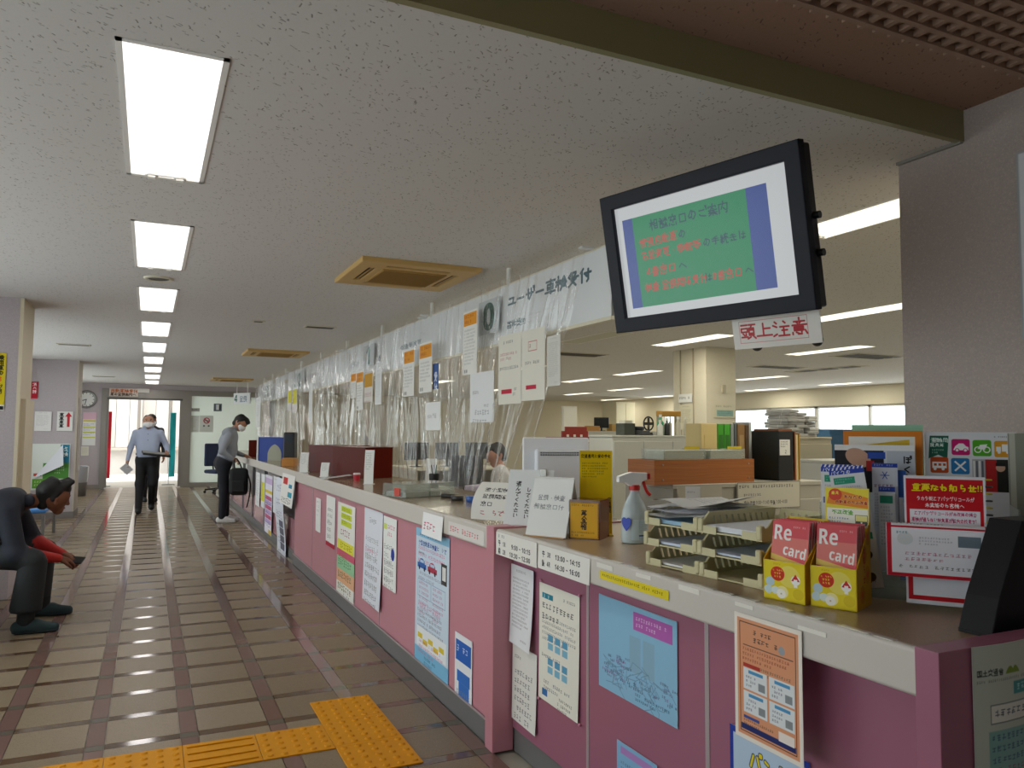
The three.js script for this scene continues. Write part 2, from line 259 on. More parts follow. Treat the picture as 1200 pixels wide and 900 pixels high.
struct('wall_office_near', uvm(span(2.87, XW + 0.2, 0, CEIL, -1.5, -1.3)), mOffice);
// office side wall with its window band
const WY0 = 0.95, WY1 = 2.03, WZ = [-19.5, -4.5];
struct('wall_office', uvm(merge([span(XW, XW + 0.2, -0.2, WY0, ZB, -1.5), span(XW, XW + 0.2, WY1, CEIL, ZB, -1.5), span(XW, XW + 0.2, WY0, WY1, ZB, WZ[0]), span(XW, XW + 0.2, WY0, WY1, WZ[1], -1.5)])), mOffice);
struct('wall_office_back', uvm(merge([span(2.9, XW + 0.2, -0.2, CEIL, ZB - 0.2, ZB)])), mOffice);
struct('wall_office_side', uvm(span(2.75, 2.9, -0.2, CEIL, ZB - 0.2, ZEND)), mOffice);
const mGlass = new THREE.MeshPhysicalMaterial({ color: '#f4f8f6', transmission: 1, thickness: 0, roughness: 0.03, ior: 1.45 });
for (let k = 0; k < 5; k++) {
  const z0 = WZ[0] + k * 3, z1 = z0 + 3, w = new THREE.Group(); w.name = 'window_' + (k + 1); w.userData.kind = 'structure'; scene.add(w);
  mesh('window_frame', [span(XW + 0.05, XW + 0.12, WY0, WY0 + 0.05, z0, z1), span(XW + 0.05, XW + 0.12, WY1 - 0.05, WY1, z0, z1), span(XW + 0.05, XW + 0.12, WY0, WY1, z0, z0 + 0.05), span(XW + 0.05, XW + 0.12, WY0, WY1, z1 - 0.05, z1), span(XW + 0.05, XW + 0.12, WY0, WY1, z0 + 1.47, z0 + 1.53)], M('#c9c8c4', 0.5), w);
  for (const [a, b] of [[z0 + 0.05, z0 + 1.47], [z0 + 1.53, z1 - 0.05]]) mesh('pane', span(XW + 0.08, XW + 0.086, WY0 + 0.05, WY1 - 0.05, a, b), mGlass, w);
}
LW.forEach(([z0, z1], k) => {
  const w = new THREE.Group(), n = Math.round((z1 - z0) / 1.2), s = (z1 - z0) / n, m = M('#a3a19c', 0.45, { metalness: 0.4 }); w.name = 'window_' + (k + 7); w.userData.kind = 'structure'; scene.add(w);
  mesh('window_frame', [span(-2.14, -2.07, LY0, LY0 + 0.05, z0, z1), span(-2.14, -2.07, LY1 - 0.05, LY1, z0, z1)], m, w);
  for (let j = 0; j <= n; j++) mesh('mullion', span(-2.14, -2.07, LY0, LY1, z0 + j * s - 0.025, z0 + j * s + 0.025), m, w);
  for (let j = 0; j < n; j++) mesh('pane', span(-2.108, -2.102, LY0 + 0.05, LY1 - 0.05, z0 + j * s + 0.025, z0 + (j + 1) * s - 0.025), mGlass, w);
});
// brown ceiling above the near hall, its lattice and the olive trim
const NEARC = 2.56;
const nearCeiling = struct('ceiling_near', uvm(span(-2.2, 2.87, NEARC, NEARC + 0.2, -1.82, 3.4)), mBrown);
{
  const bars = [], X0 = 1.05, X1 = 2.62, Z0 = -1.5, Z1 = 0.9, y = NEARC - 0.011, m = M('#9a7d6b', 0.85);
  for (let z = Z0; z <= Z1 + 0.01; z += 0.062) mesh('lattice_bar', span(X0, X1, NEARC - 0.024, NEARC, z - 0.009, z + 0.009), m, nearCeiling);
  for (let x = X0 + 0.03; x < X1; x += 0.062) mesh('lattice_bar', span(x - 0.009, x + 0.009, NEARC - 0.018, NEARC, Z0 - 0.03, Z1), m, nearCeiling);
}
struct('trim_1', [span(-2.0, 2.67, CEIL - 0.006, NEARC, -1.82, -1.795)], M('#8c8660', 0.45));
struct('trim_2', [span(2.655, 2.672, CEIL - 0.012, CEIL, -2.07, -1.8)], M('#8e8b84', 0.5));

// far end of the hall
const endWall = struct('wall_far', uvm(merge([
  span(-2.2, -1.02, -0.2, CEIL, ZEND - 0.2, ZEND), span(-1.02, 2.9, 2.33, CEIL, ZEND - 0.2, ZEND), span(2.6, 2.9, -0.2, 2.33, ZEND - 0.2, ZEND)])), mWall);
const mFrame = M('#8f8a84', 0.45, { metalness: 0.35 });
{
  const d = new THREE.Group(); d.name = 'door_1'; d.userData.kind = 'structure'; scene.add(d);
  mesh('door_frame', [span(-1.02, -0.9, 0, 2.33, ZEND - 0.12, ZEND + 0.04), span(-0.9, 0.72, 2.12, 2.33, ZEND - 0.12, ZEND + 0.04), span(0.72, 0.8, 0, 2.33, ZEND - 0.12, ZEND + 0.04)], mFrame, d);
  mesh('door_track', span(-0.9, 0.72, 2.08, 2.12, ZEND - 0.06, ZEND + 0.06), M('#55524e', 0.5), d);
  mesh('door_leaf', [span(0.66, 0.72, 0.02, 2.08, ZEND - 0.02, ZEND + 0.02), span(-0.9, -0.86, 0.02, 2.08, ZEND - 0.02, ZEND + 0.02)], mFrame, d);
  const s = new THREE.Group(); s.name = 'window_6'; s.userData.kind = 'structure'; scene.add(s);
  mesh('window_frame', [span(0.8, 0.92, 0, 2.33, ZEND - 0.1, ZEND + 0.04), span(0.92, 2.6, 2.2, 2.33, ZEND - 0.1, ZEND + 0.04), span(0.92, 2.6, 0, 0.1, ZEND - 0.1, ZEND + 0.04), span(2.54, 2.6, 0, 2.33, ZEND - 0.1, ZEND + 0.04)], mFrame, s);
  mesh('pane', span(0.92, 2.54, 0.1, 2.2, ZEND - 0.04, ZEND - 0.03), new THREE.MeshPhysicalMaterial({ color: '#eaf1ee', transmission: 0.72, thickness: 0, roughness: 0.9 }), s);
}
// outdoors beyond the door
struct('ground_outside', uvm(span(-9, 9, -0.25, -0.03, ZEND - 14, ZEND - 0.2)), M('#dddbd6', 0.9));
{
  const b = thing('building', 'pale building front with ribbed cladding seen outdoors through the open doorway', 'building', [0, -0.03, ZEND - 7]);
  mesh('wall', bx(9, 5.2, 0.2, 0, 2.6, -0.2), M('#c9c4bb', 0.8), b);
  for (let k = -8; k <= 8; k++) mesh('cladding_panel', bx(0.36, 3.4, 0.05, k * 0.38, 2.55, -0.08), M(k % 3 ? '#d6d2ca' : '#c2bbb0', 0.8), b);
  mesh('ledge', bx(7, 0.08, 0.35, 0, 0.8, 0), M('#bdb2a4', 0.7), b);
  for (const x of [-0.3, 0.62]) mesh('post', bx(0.09, 3.6, 0.09, x, 1.8, 0.1), M('#857c72', 0.6), b);
}
// ------------------------------------------------------------------ floor tiles
{
  const PX = 0.378, S = 0.075, X0 = -0.206, PZ = 0.356, C = 0.06, Z0 = -3.811, g = 0.003;
  const list = { tile: [], long: [], cross: [], knot: [] };
  for (let k = -5; k < 5; k++) for (let r = -10; r < 47; r++) {
    const xs = X0 + k * PX, zs = Z0 - r * PZ;      // strip runs xs .. xs + S; cross strip zs - C .. zs
    if (zs < ZEND + 0.05) continue;
    const x1 = Math.min(xs + PX, 1.385);
    const vis = (x, z) => { const v = V(x, 0, z).sub(EYE), d = v.dot(FWD); if (d < 0.5) return 1e3 + Math.hypot(x, z); const px = 600 + FOCAL * v.dot(RIGHT) / d, py = 450 - FOCAL * v.dot(UPV) / d; return px > -40 && px < 640 && py < 960 ? d : 1e3 + d; };
    if (xs + S < 1.385) { const w = x1 - xs - S; list.tile.push([w, PZ - C, (xs + S + x1) / 2, zs - C - (PZ - C) / 2]); list.cross.push([w, C, (xs + S + x1) / 2, zs - C / 2]); }
    const w = Math.min(S, 1.385 - xs);
    list.long.push([w, PZ - C, xs + w / 2, zs - C - (PZ - C) / 2]); list.knot.push([w, C, xs + w / 2, zs - C / 2]);
    for (const l of Object.values(list)) for (const e of l) e[4] ??= vis(e[2], e[3]);
  }
  const tileGeo = new Map();
  const slab = (w, d) => { const k = w.toFixed(3) + d.toFixed(3); if (!tileGeo.has(k)) tileGeo.set(k, uvm(new THREE.BoxGeometry(w - g, 0.012, d - g))); return tileGeo.get(k); };
  const polished = (c) => M(c, 0.1, { specularIntensity: 0.8 });
  const mats = { tile: mTile, long: [polished('#735850'), polished('#7a5f57')], cross: [polished('#5f4938'), polished('#574232')], knot: [polished('#625b50')] };
  const names = { tile: 'tile', long: 'long_strip_tile', cross: 'cross_strip_tile', knot: 'corner_tile' }, limit = { tile: 300, long: 200, cross: 200, knot: 120 };
  for (const kind of Object.keys(list)) {
    list[kind].sort((a, b) => a[4] - b[4]);
    const rest = mats[kind].map(() => []);
    list[kind].forEach(([w, d, x, z], i) => {
      if (w < 0.01) return;
      const n = mats[kind].length, k = Math.floor(Math.abs(Math.sin(x * 91.7 + z * 47.3)) * 997) % n;
      if (i < limit[kind]) { const m = mesh(names[kind], slab(w, d), mats[kind][k], floor); m.position.set(x, -0.006, z); }
      else rest[k].push(slab(w, d).clone().translate(x, -0.006, z));
    });
    rest.forEach((l, k) => { if (l.length) mesh(names[kind] + '_field', l, mats[kind][k], floor).userData.kind = 'stuff'; });
  }
}
// yellow tactile paving
{
  const Y = M('#d08c0c', 0.6, { specularIntensity: 0.4 }), dot = new THREE.CylinderGeometry(0.010, 0.0155, 0.006, 12).translate(0, 0.003, 0), rib = new RoundedBoxGeometry(0.27, 0.006, 0.02, 1, 0.0029).translate(0, 0.003, 0);
  const plate = new RoundedBoxGeometry(0.298, 0.006, 0.298, 1, 0.002);
  const dots = []; for (let i = 0; i < 5; i++) for (let j = 0; j < 5; j++) dots.push([(i - 2) * 0.06, (j - 2) * 0.06]);
  const put = (x, z, kind, label) => {
    const t = thing('tactile_tile', label, 'tactile tile', [x, 0, z], 0, 'yellow tactile tiles on the hall floor');
    mesh('plate', plate.clone().translate(0, 0.003, 0), Y, t);
    if (kind) dots.forEach(([a, b]) => { mesh('stud', dot, Y, t).position.set(a, 0.006, b); });
    else for (let k = 0; k < 4; k++) mesh('rib', rib, Y, t).position.set(0, 0.006, (k - 1.5) * 0.075);
  };
  const xa = 0.925;
  ['far end of the short yellow row along the counter', 'middle of the short yellow row along the counter', 'near end of the short yellow row along the counter'].forEach((s, k) => put(xa, -3.87 + k * 0.3, 1, 'studded yellow tactile tile, ' + s));
  [[1, 'studded yellow tactile tile joining the ribbed tile to the counter row'], [0, 'yellow tactile tile with four long raised ribs'], [1, 'studded yellow tactile tile on the other side of the ribbed tile'], [1, 'second studded yellow tactile tile beyond the ribbed tile'], [1, 'third studded yellow tactile tile beyond the ribbed tile']].forEach(([k, s], i) => put(xa - 0.3 * (i + 1), -3.56, k, s));
}
// pillars along the left side
{
  const p = struct('pillar_1', uvm(merge([span(-2.0, -0.99, 0, CEIL, -8.05, -7.43)])), mWall);
  mesh('side_panel', span(-0.99, -0.965, 0.6, CEIL, -8.06, -7.42), M('#cfc3a8', 0.6), p);
  mesh('side_board', span(-0.965, -0.93, 0.62, 1.62, -8.0, -7.5), M('#d6cbb0', 0.6), p);
  const q = struct('pillar_2', uvm(span(-2.0, -1.04, 0, CEIL, -14.5, -13.8)), mWall);
  mesh('corner_trim', span(-1.045, -1.02, 0, CEIL, -14.51, -13.79), M('#b8ad9f', 0.6), q);
  mesh('baseboard', span(-2.0, -1.01, 0, 0.1, -14.52, -13.77), M('#7d7672', 0.5), q);
}
struct('baseboard_far', span(-2.0, -1.02, 0, 0.1, ZEND, ZEND + 0.02), M('#8d847d', 0.5));
// office pillar
{
  const p = struct('pillar_3', uvm(span(6.25, 6.72, 0, CEIL, -8.28, -7.62)), mOffice);
  for (const z of [-8.12, -7.86]) mesh('seam', span(6.236, 6.25, 0, CEIL, z - 0.006, z + 0.006), M('#a79d86', 0.7), p);
  stuckX('sign', 'small white office sign', '', 6.235, [[795, 462], [811, 461], [811, 471], [795, 472]], (g, w, h) => { fillAll(g, '#ecece8', h); fine(g, 8, h * 0.35, 84, 1, 18, '#333', 1, 3); }, { parent: p, ppm: 250, t: 0.02 });
  stuckX('notice', 'cream notice', '', 6.235, [[796, 475], [812, 473], [812, 503], [796, 504]], notice('#ddd6bd', '#8a8468', 4), { parent: p, ppm: 250 });
  mesh('switch_plate', bx(0.05, 0.1, 0.02, 6.52, 1.93, -7.61), M('#b5ad97', 0.6), p);
}
// ------------------------------------------------------------------ ceiling lamps
const mLampFrame = M('#f4f2ee', 0.45), mLampInside = M('#f2f0ea', 0.4);
function troffer(x, zNear, zFar, label, group, power, rgb, lit = true) {
  const L = zNear - zFar, t = thing('ceiling_light', label, 'ceiling light', [x, CEIL, (zNear + zFar) / 2], 0, group), w = 0.3, f = 0.018;
  mesh('frame', [bx(w, 0.008, f, 0, 0.0005, L / 2 - f / 2), bx(w, 0.008, f, 0, 0.0005, -L / 2 + f / 2), bx(f, 0.008, L, w / 2 - f / 2, 0.0005, 0), bx(f, 0.008, L, -w / 2 + f / 2, 0.0005, 0)], mLampFrame, t);
  const glow = lit ? new THREE.MeshStandardMaterial({ color: '#ffffff', roughness: 0.6, emissive: new THREE.Color().setRGB(...rgb), emissiveIntensity: 1.4 }) : M('#c9c6b4', 0.6);
  mesh('diffuser', bx(w - 2 * f, 0.004, L - 2 * f, 0, -0.002, 0), lit ? (troffer.glow ??= new Map()).get(rgb) ?? (troffer.glow.set(rgb, glow), glow) : glow, t);
  if (!lit) return t;
  const e = -L / 2 + f;
  for (const s of [-1, 1]) mesh('lamp_socket', [new THREE.TorusGeometry(0.02, 0.007, 8, 14, Math.PI).rotateX(Math.PI / 2).translate(s * 0.055, -0.012, e + 0.045), bx(0.03, 0.014, 0.03, s * 0.055, -0.01, e + 0.018)], mLampInside, t);
  mesh('end_bracket', [bx(0.1, 0.012, 0.012, 0, -0.01, e + 0.062), bx(w - 2 * f, 0.006, 0.02, 0, -0.006, e + 0.008)], mLampInside, t);
  const l = new THREE.RectAreaLight(new THREE.Color().setRGB(...rgb), power, w - 2 * f - 0.01, L - 2 * f - 0.14); l.name = 'tube_light';
  l.position.set(0, -0.006, 0.06); l.rotation.x = -Math.PI / 2; t.add(l);
  return t;
}
for (let k = 0; k < 9; k++) {
  const z = -2.324 - 2.04 * k;
  troffer(0.03, z, z - 1.256, ['first', 'second', 'third', 'fourth', 'fifth', 'sixth', 'seventh', 'eighth', 'last'][k] + ' recessed walkway lamp counted from the olive ceiling beam', 'lamps above the walkway', LAMP, LAMP_RGB);
}
const officeLamps = [[3.2, -1.82], [3.62, -5.72], [3.62, -9.9], [3.62, -14.2], [3.62, -18.4], [5.68, -4.2], [5.68, -6.55], [5.68, -11], [5.68, -15.2], [7.9, -6.6], [7.9, -10.9], [8.05, -13.15], [8.05, -17.6], [10.7, -10.8], [10.65, -15.45], [10.8, -18], [10.7, -6.4], [13.6, -20.6], [13.6, -18.1], [13.6, -13.75], [13.4, -11.2], [13.4, -6.5]];
for (const [x, z] of officeLamps) troffer(x, z, z - 1.256, 'bright recessed lamp in the office ceiling behind the counter', 'lamps of the office ceiling', LAMP_OFFICE, OFFICE_RGB);
troffer(4.55, -6.9, -8.1, 'recessed office lamp that is switched off, beside the big screen', undefined, 0, OFFICE_RGB, false);
{ const t = troffer(0.03, 1.95, 0.69, 'recessed lamp in the brown ceiling of the near hall', undefined, LAMP, LAMP_RGB); t.position.y = NEARC; }
// ceiling fittings
{
  const sp = thing('ceiling_speaker', 'round grey speaker grille between the second and third walkway lamps', 'speaker', [0.028, CEIL, -5.99]);
  mesh('rim', lathe([[0.07, -0.008], [0.088, -0.014], [0.1, -0.006], [0.1, 0.002]]), M('#d5cfba', 0.5), sp);
  mesh('grille', lathe([[0.0005, -0.004], [0.05, -0.005], [0.072, -0.004], [0.072, 0.002], [0.0005, 0.002]]), M('#6e6a63', 0.7), sp);
  const aircon = (x, z, label) => {
    const t = thing('ceiling_air_conditioner', label, 'air conditioner', [x, CEIL, z], 0, undefined), m = M('#c9a566', 0.55), S = 0.39;
    const sh = new THREE.Shape([V(-S, -S), V(S, -S), V(S, S), V(-S, S)].map((v) => new THREE.Vector2(v.x, v.y)));
    const hole = (a, b, c, d) => sh.holes.push(new THREE.Path([[a, b], [c, b], [c, d], [a, d]].map((q) => new THREE.Vector2(...q))));
    const I = 0.255, O = 0.315; hole(-0.22, I, 0.22, O); hole(-0.22, -O, 0.22, -I); hole(I, -0.22, O, 0.22); hole(-O, -0.22, -I, 0.22);
    mesh('panel', new THREE.ExtrudeGeometry(sh, { depth: 0.02, bevelEnabled: true, bevelSize: 0.008, bevelThickness: 0.01, bevelSegments: 2 }).rotateX(Math.PI / 2).translate(0, -0.002, 0), m, t);
    mesh('duct', bx(0.66, 0.012, 0.66, 0, -0.016, 0), M('#1d1a15', 0.8), t);
    for (let k = 0; k < 4; k++) mesh('louver', bx(0.43, 0.006, 0.012, 0, -0.027, 0.285).rotateY(k * Math.PI / 2), M('#b08d51', 0.55), t);
    mesh('intake_grille', bx(0.44, 0.012, 0.44, 0, -0.034, 0, 0.005), M('#a88243', 0.7), t);
    const bars = []; for (let k = -8; k <= 8; k++) bars.push(bx(0.42, 0.004, 0.006, 0, -0.042, k * 0.025)); mesh('grille_bars', bars, M('#9b783d', 0.7), t);
    return t;
  };
  aircon(1.555, -5.03, 'yellowed four-way ceiling air conditioner beside the second walkway lamp'); aircon(1.545, -11.0, 'yellowed four-way ceiling air conditioner above the counter window 2'); aircon(1.545, -17.2, 'yellowed four-way ceiling air conditioner closest to the far doorway');
  const slot = (x, z, w, d, label) => { const t = thing('ceiling_vent', label, 'vent', [x, CEIL, z]); mesh('frame', [bx(w, 0.012, 0.02, 0, -0.004, d / 2), bx(w, 0.012, 0.02, 0, -0.004, -d / 2), bx(0.02, 0.012, d, w / 2, -0.004, 0), bx(0.02, 0.012, d, -w / 2, -0.004, 0)], M('#cfc8b8', 0.5), t); for (let k = 0; k < 3; k++) mesh('slat', bx(w - 0.02, 0.01, d / 5, 0, -0.004, (k - 1) * d / 3.4), M('#4c4740', 0.7), t); };
  slot(1.574, -8.05, 0.3, 0.16, 'small slotted ceiling vent between two yellowed air conditioners'); slot(0.943, -7.9, 0.1, 0.1, 'tiny square ceiling vent beside the third walkway lamp'); slot(-0.9, -11.2, 0.36, 0.14, 'slotted ceiling vent between the two left pillars'); slot(-0.86, -17.65, 0.4, 0.16, 'slotted ceiling vent near the wall clock');
  slot(8.95, -7.5, 0.9, 0.5, 'wide dark ceiling vent in the office by the grey wall edge'); slot(9.15, -9.4, 0.9, 0.4, 'dark office ceiling vent behind the pillar'); slot(10.1, -9.3, 0.3, 1.5, 'long dark slot vent in the office ceiling'); slot(5.3, -9.2, 0.8, 0.4, 'dark office ceiling vent left of the pillar');
}
// ------------------------------------------------------------------ the reception counter
const TOP = 0.95, mPink = M('#c78693', 0.35, { clearcoat: 0.15, clearcoatRoughness: 0.15 }), mPinkDark = M('#96636f', 0.35), mApron = M('#cbc5bd', 0.45), mPlinth = M('#6d6c6d', 0.4), mSeam = M('#b9aeb2', 0.35, { metalness: 0.4 });
const mMauve = M('#9f6279', 0.35, { clearcoat: 0.15, clearcoatRoughness: 0.15 });
const tapeMat = M('#eeeae2', 0.25, { clearcoat: 0.5 });
function counterTop(x0, x1, z0, z1) { return uvm(span(x0, x1, TOP - 0.03, TOP, z0, z1, 0.006)); }
{
  const c = thing('reception_counter', 'long pink-fronted reception counter with pale apron running under the numbered windows', 'counter', [0, 0, 0]);
  mesh('countertop', counterTop(1.385, 2.1, -17.2, -3.14), new THREE.MeshPhysicalMaterial({ map: texCounter, color: '#e8ecf0', roughness: 0.16 }), c);
  mesh('apron', span(1.372, 1.4, TOP - 0.098, TOP + 0.002, -17.2, -3.16, 0.008), mApron, c);
  const cuts = [-3.16, -3.82, -5.0, -6.2, -7.3, -8.26];
  for (let k = 0; k < 5; k++) { mesh('front_panel', span(1.4, 1.42, 0.1, TOP - 0.09, cuts[k + 1] + 0.004, cuts[k] - 0.004, 0.002), mPink, c); if (k) mesh('seam_strip', span(1.3975, 1.402, 0.1, TOP - 0.1, cuts[k] - 0.008, cuts[k] + 0.008), mSeam, c); }
  mesh('plinth', span(1.388, 1.42, 0, 0.1, -8.26, -3.16), mPlinth, c);
  mesh('plinth_strip', span(1.384, 1.392, 0.1, 0.107, -8.26, -3.16), mSeam, c);
  mesh('far_plinth', span(1.42, 1.46, 0, 0.1, -17.2, -8.26), mPlinth, c);
  for (const [a, b] of [[-9.5, -8.28], [-10.8, -9.52], [-12.1, -10.82], [-13.4, -12.12], [-15.2, -13.42], [-17.2, -15.22]]) mesh('lower_panel', span(1.44, 1.46, 0.1, 0.42, a, b), M('#cf97a2', 0.25, { clearcoat: 0.6 }), c);
  for (const z of [-9.5, -10.8, -12.1, -13.4, -15.2]) mesh('leg', span(1.42, 1.46, 0, TOP - 0.03, z - 0.02, z + 0.02), M('#8b8c90', 0.4), c);
  mesh('far_back_panel', span(1.9, 1.93, 0.02, TOP - 0.03, -17.2, -8.28), M('#a9a5a4', 0.6), c);
  mesh('back_panel', span(2.0, 2.03, 0.02, TOP - 0.03, -8.26, -3.16), M('#a9a5a4', 0.6), c);
  mesh('divider', span(1.42, 2.0, 0.02, TOP - 0.03, -8.28, -8.25), mPink, c);
  mesh('end_post', span(1.37, 1.47, 0, TOP + 0.008, -3.17, -3.09, 0.003), mPink, c);
  mesh('edge_strip', span(1.47, 2.1, TOP - 0.09, TOP + 0.004, -3.14, -3.095), mPink, c);
}
{
  const c = thing('reception_counter', 'near mauve counter section with brown top, carrying the letter trays and leaflets', 'counter', [0, 0, 0]), XP = 1.462;
  mesh('countertop', counterTop(1.392, 2.2, -3.085, -1.025), mCounter, c);
  mesh('apron', span(1.378, 1.404, TOP - 0.095, TOP + 0.001, -3.085, -1.03, 0.01), mApron, c);
  const s1 = onX(689, 800, XP).z, s2 = onX(829, 800, XP).z, cuts = [-3.085, s1, s2, -1.03];
  for (let k = 0; k < 3; k++) { mesh('front_panel', span(XP, XP + 0.02, 0.1, TOP - 0.03, cuts[k] + 0.004, cuts[k + 1] - 0.004, 0.002), mMauve, c); if (k) mesh('seam_strip', span(XP - 0.002, XP + 0.001, 0.1, TOP - 0.09, cuts[k] - 0.009, cuts[k] + 0.009), mSeam, c); }
  mesh('plinth', span(XP + 0.01, XP + 0.03, 0, 0.1, -3.085, -1.03), mPlinth, c);
  mesh('end_panel', span(1.325, 2.2, 0, TOP + 0.02, -1.02, -0.97, 0.002), mMauve, c);
  mesh('back_panel', span(2.15, 2.18, 0.02, TOP - 0.03, -3.08, -1.03), M('#a9a5a4', 0.6), c);
  seed = 31;
  for (let k = 0; k < 12; k++) { const z = -2.25 + k * 0.1 + rnd(0.05); mesh('tape_scrap', bx(0.016, 0.0012, rnd(0.03, 0.09), 1.388, TOP + 0.0022, z).rotateZ(0), tapeMat, c); }
  for (let k = 0; k < 5; k++) mesh('tape_scrap', bx(0.0012, rnd(0.008, 0.02), rnd(0.05, 0.1), 1.3768, TOP - rnd(0.01, 0.03), -2.2 + k * 0.22), tapeMat, c);
}
// ---- printed sheets on the counter front (left section)
const XL = 1.395, XA = 1.368, XR = 1.457, XRA = 1.374;
const curl = (a = 0.012) => (u, v) => a * v * v * (0.4 + u * 0.6);
stuckX('notice', 'narrow blank white strip taped to the pink counter front', 'paper', XL, [[370.6, 583.4], [376, 584.4], [375.4, 624], [369.4, 622]], (g, w, h) => { fillAll(g, '#eeeeea', h); fine(g, 20, 10, 60, 4, 18, '#aaa', 1, 2); });
stuckX('notice', 'narrow white notice with a red bottom edge on the pink counter', 'paper', XL, [[383, 581], [393, 582.4], [392, 644], [381.4, 638]], (g, w, h) => { fillAll(g, '#efefec', h); fine(g, 14, h * 0.24, 70, 3, 14, '#555'); fine(g, 14, h * 0.5, 70, 4, 16, '#666', 0.8, 4); rect(g, '#b3243c', 0, h - 10, 100, 10); });
stuckX('notice', 'colour-banded notice of yellow, pink, green and orange on the pink counter', 'poster', XL, [[395, 588], [416.6, 594], [414, 714], [395, 703.5]], (g, w, h) => {
  fillAll(g, '#ededE6', h); for (const y of [0.03, 0.1, 0.17]) rect(g, '#cfdc3c', 22, h * y, 60, h * 0.055); fine(g, 26, h * 0.04, 52, 3, h * 0.065, '#6d7a12', 1); fine(g, 20, h * 0.26, 64, 2, 16, '#8a4a5c', 1, 3); rect(g, '#e9e24a', 4, h * 0.38, 92, h * 0.1); rect(g, '#d4607c', 0, h * 0.48, 100, h * 0.07); rect(g, '#9fd0a4', 0, h * 0.55, 100, h * 0.13); rect(g, '#e9b48c', 0, h * 0.68, 100, h * 0.13);
  fine(g, 10, h * 0.4, 80, 2, 14, '#8b7f20', 1, 5); fine(g, 8, h * 0.57, 84, 3, 16, '#4d8357', 1, 6); fine(g, 8, h * 0.7, 84, 3, 16, '#9c6a48', 1, 7); fine(g, 40, h * 0.9, 40, 1, 14, '#777', 1, 8); });
stuckX('notice', 'pale bluish text notice beside the sheet with a blue dot', 'paper', XL, [[426, 595], [449, 600], [447, 714], [427, 705]], (g, w, h) => { fillAll(g, '#e3e6ef', h); fine(g, 30, 12, 50, 1, 14, '#888'); fine(g, 10, 40, 80, 9, 13, '#999', 1, 3); fine(g, 10, h * 0.42, 80, 1, 13, '#c86a90', 0.8); fine(g, 10, h * 0.48, 80, 10, 13, '#888', 1, 5); }, { bend: curl(0.018) });
stuckX('notice', 'white notice with a blue round mark and pink heading', 'paper', XL - 0.002, [[449, 605], [464.6, 608], [464, 694], [449, 688]], (g, w, h) => { fillAll(g, '#eceeeb', h); rect(g, '#cfdc6c', 4, 16, 26, 12); fine(g, 34, 16, 60, 2, 16, '#c0406c', 1, 3); fine(g, 8, 60, 84, 5, 18, '#777', 1, 4); disc(g, '#2a3c9c', 74, h * 0.5, 13); fine(g, 8, h * 0.6, 84, 7, 18, '#888', 1, 6); });
stuckX('poster', 'tall light blue poster with small car pictures on the pink counter', 'poster', XL, [[487.7, 618.5], [526.6, 630], [525, 809], [486, 777]], (g, w, h) => {
  fillAll(g, '#cfe0f0', h); rect(g, '#8fc6e6', 0, 0, 100, h * 0.06); rect(g, '#7dbde2', 0, h * 0.86, 100, h * 0.14); fine(g, 12, h * 0.03, 76, 1, 5, '#224'); text(g, '小型自動車の検査について', 8, h * 0.08, 5.6, { c: '#274a9a', k: 0.12, w: 1.26 }); fine(g, 8, h * 0.125, 86, 3, 6.5, '#cf4a86', 1, 4); const Y = h * 0.25;
  for (const [x, c] of [[20, '#2b5fae'], [52, '#b03a52']]) { g.fillStyle = c; g.beginPath(); g.ellipse(x, Y, 9, 5, 0, 0, 7); g.fill(); g.fillRect(x - 14, Y, 28, 5); rect(g, '#b7d0ea', x - 6, Y - 3.5, 12, 3); disc(g, '#222', x - 8, Y + 5, 2.4); disc(g, '#222', x + 8, Y + 5, 2.4); } rect(g, '#333', 78, Y - 9, 16, 20); rect(g, '#e4e4e4', 81, Y - 6, 10, 13); fine(g, 10, Y - 12, 20, 1, 5, '#345');
  fine(g, 10, h * 0.31, 80, 2, 5, '#778', 1, 5); for (const x of [12, 54]) { frame(g, '#8fa7c8', x - 4, h * 0.37, 40, h * 0.12, 0.6); fine(g, x, h * 0.38, 32, 7, 5, '#b0608c', 1, x); } fine(g, 10, h * 0.53, 80, 1, 7, '#cf4a86'); fine(g, 8, h * 0.58, 86, 7, 5.4, '#445', 1, 7); rect(g, '#eef3f8', 6, h * 0.71, 88, h * 0.14); for (let k = 0; k < 5; k++) rect(g, '#e2c93c', 10 + k * 16, h * 0.755 + (k % 2) * 4, 14, 5); fine(g, 10, h * 0.8, 80, 3, 5, '#c84a7c', 1, 9); fine(g, 30, h * 0.9, 40, 2, 5, '#245', 1, 10); }, { coat: 0.5 });
stuckX('notice', 'small white slip with pink print hanging over the counter apron', 'paper', XA, [[497, 600], [521.7, 607], [517, 632.5], [495, 626]], (g, w, h) => { fillAll(g, '#efeff0', h); fine(g, 8, h * 0.4, 88, 1, 22, '#c0406c', 1, 3); }, { bend: (u, v) => 0.01 * v });
stuckX('label_strip', 'long white apron label with one line of red print', 'label', XA + 0.002, [[525.5, 612], [568, 622], [567, 638.6], [525.5, 626]], (g, w, h) => { fillAll(g, '#dcd8d4', h); fine(g, 5, h * 0.3, 92, 1, 10, '#c23a4a', 1, 3); });
stuckX('poster', 'small white and blue poster low on the pink counter beside the post', 'poster', XL, [[534, 739.5], [554, 753], [552, 833], [532, 811]], (g, w, h) => { fillAll(g, '#e8ebf0', h); rect(g, '#2f64bc', 6, 14, 88, 44); fine(g, 12, 24, 76, 1, 24, '#e8eefa', 1, 2); rect(g, '#3a72c4', 14, 78, 74, 24); fine(g, 12, 120, 80, 8, 16, '#777', 1, 4); rect(g, '#3a72c4', 24, h * 0.74, 60, 28); fine(g, 12, h * 0.86, 80, 3, 16, '#888', 1, 6); });
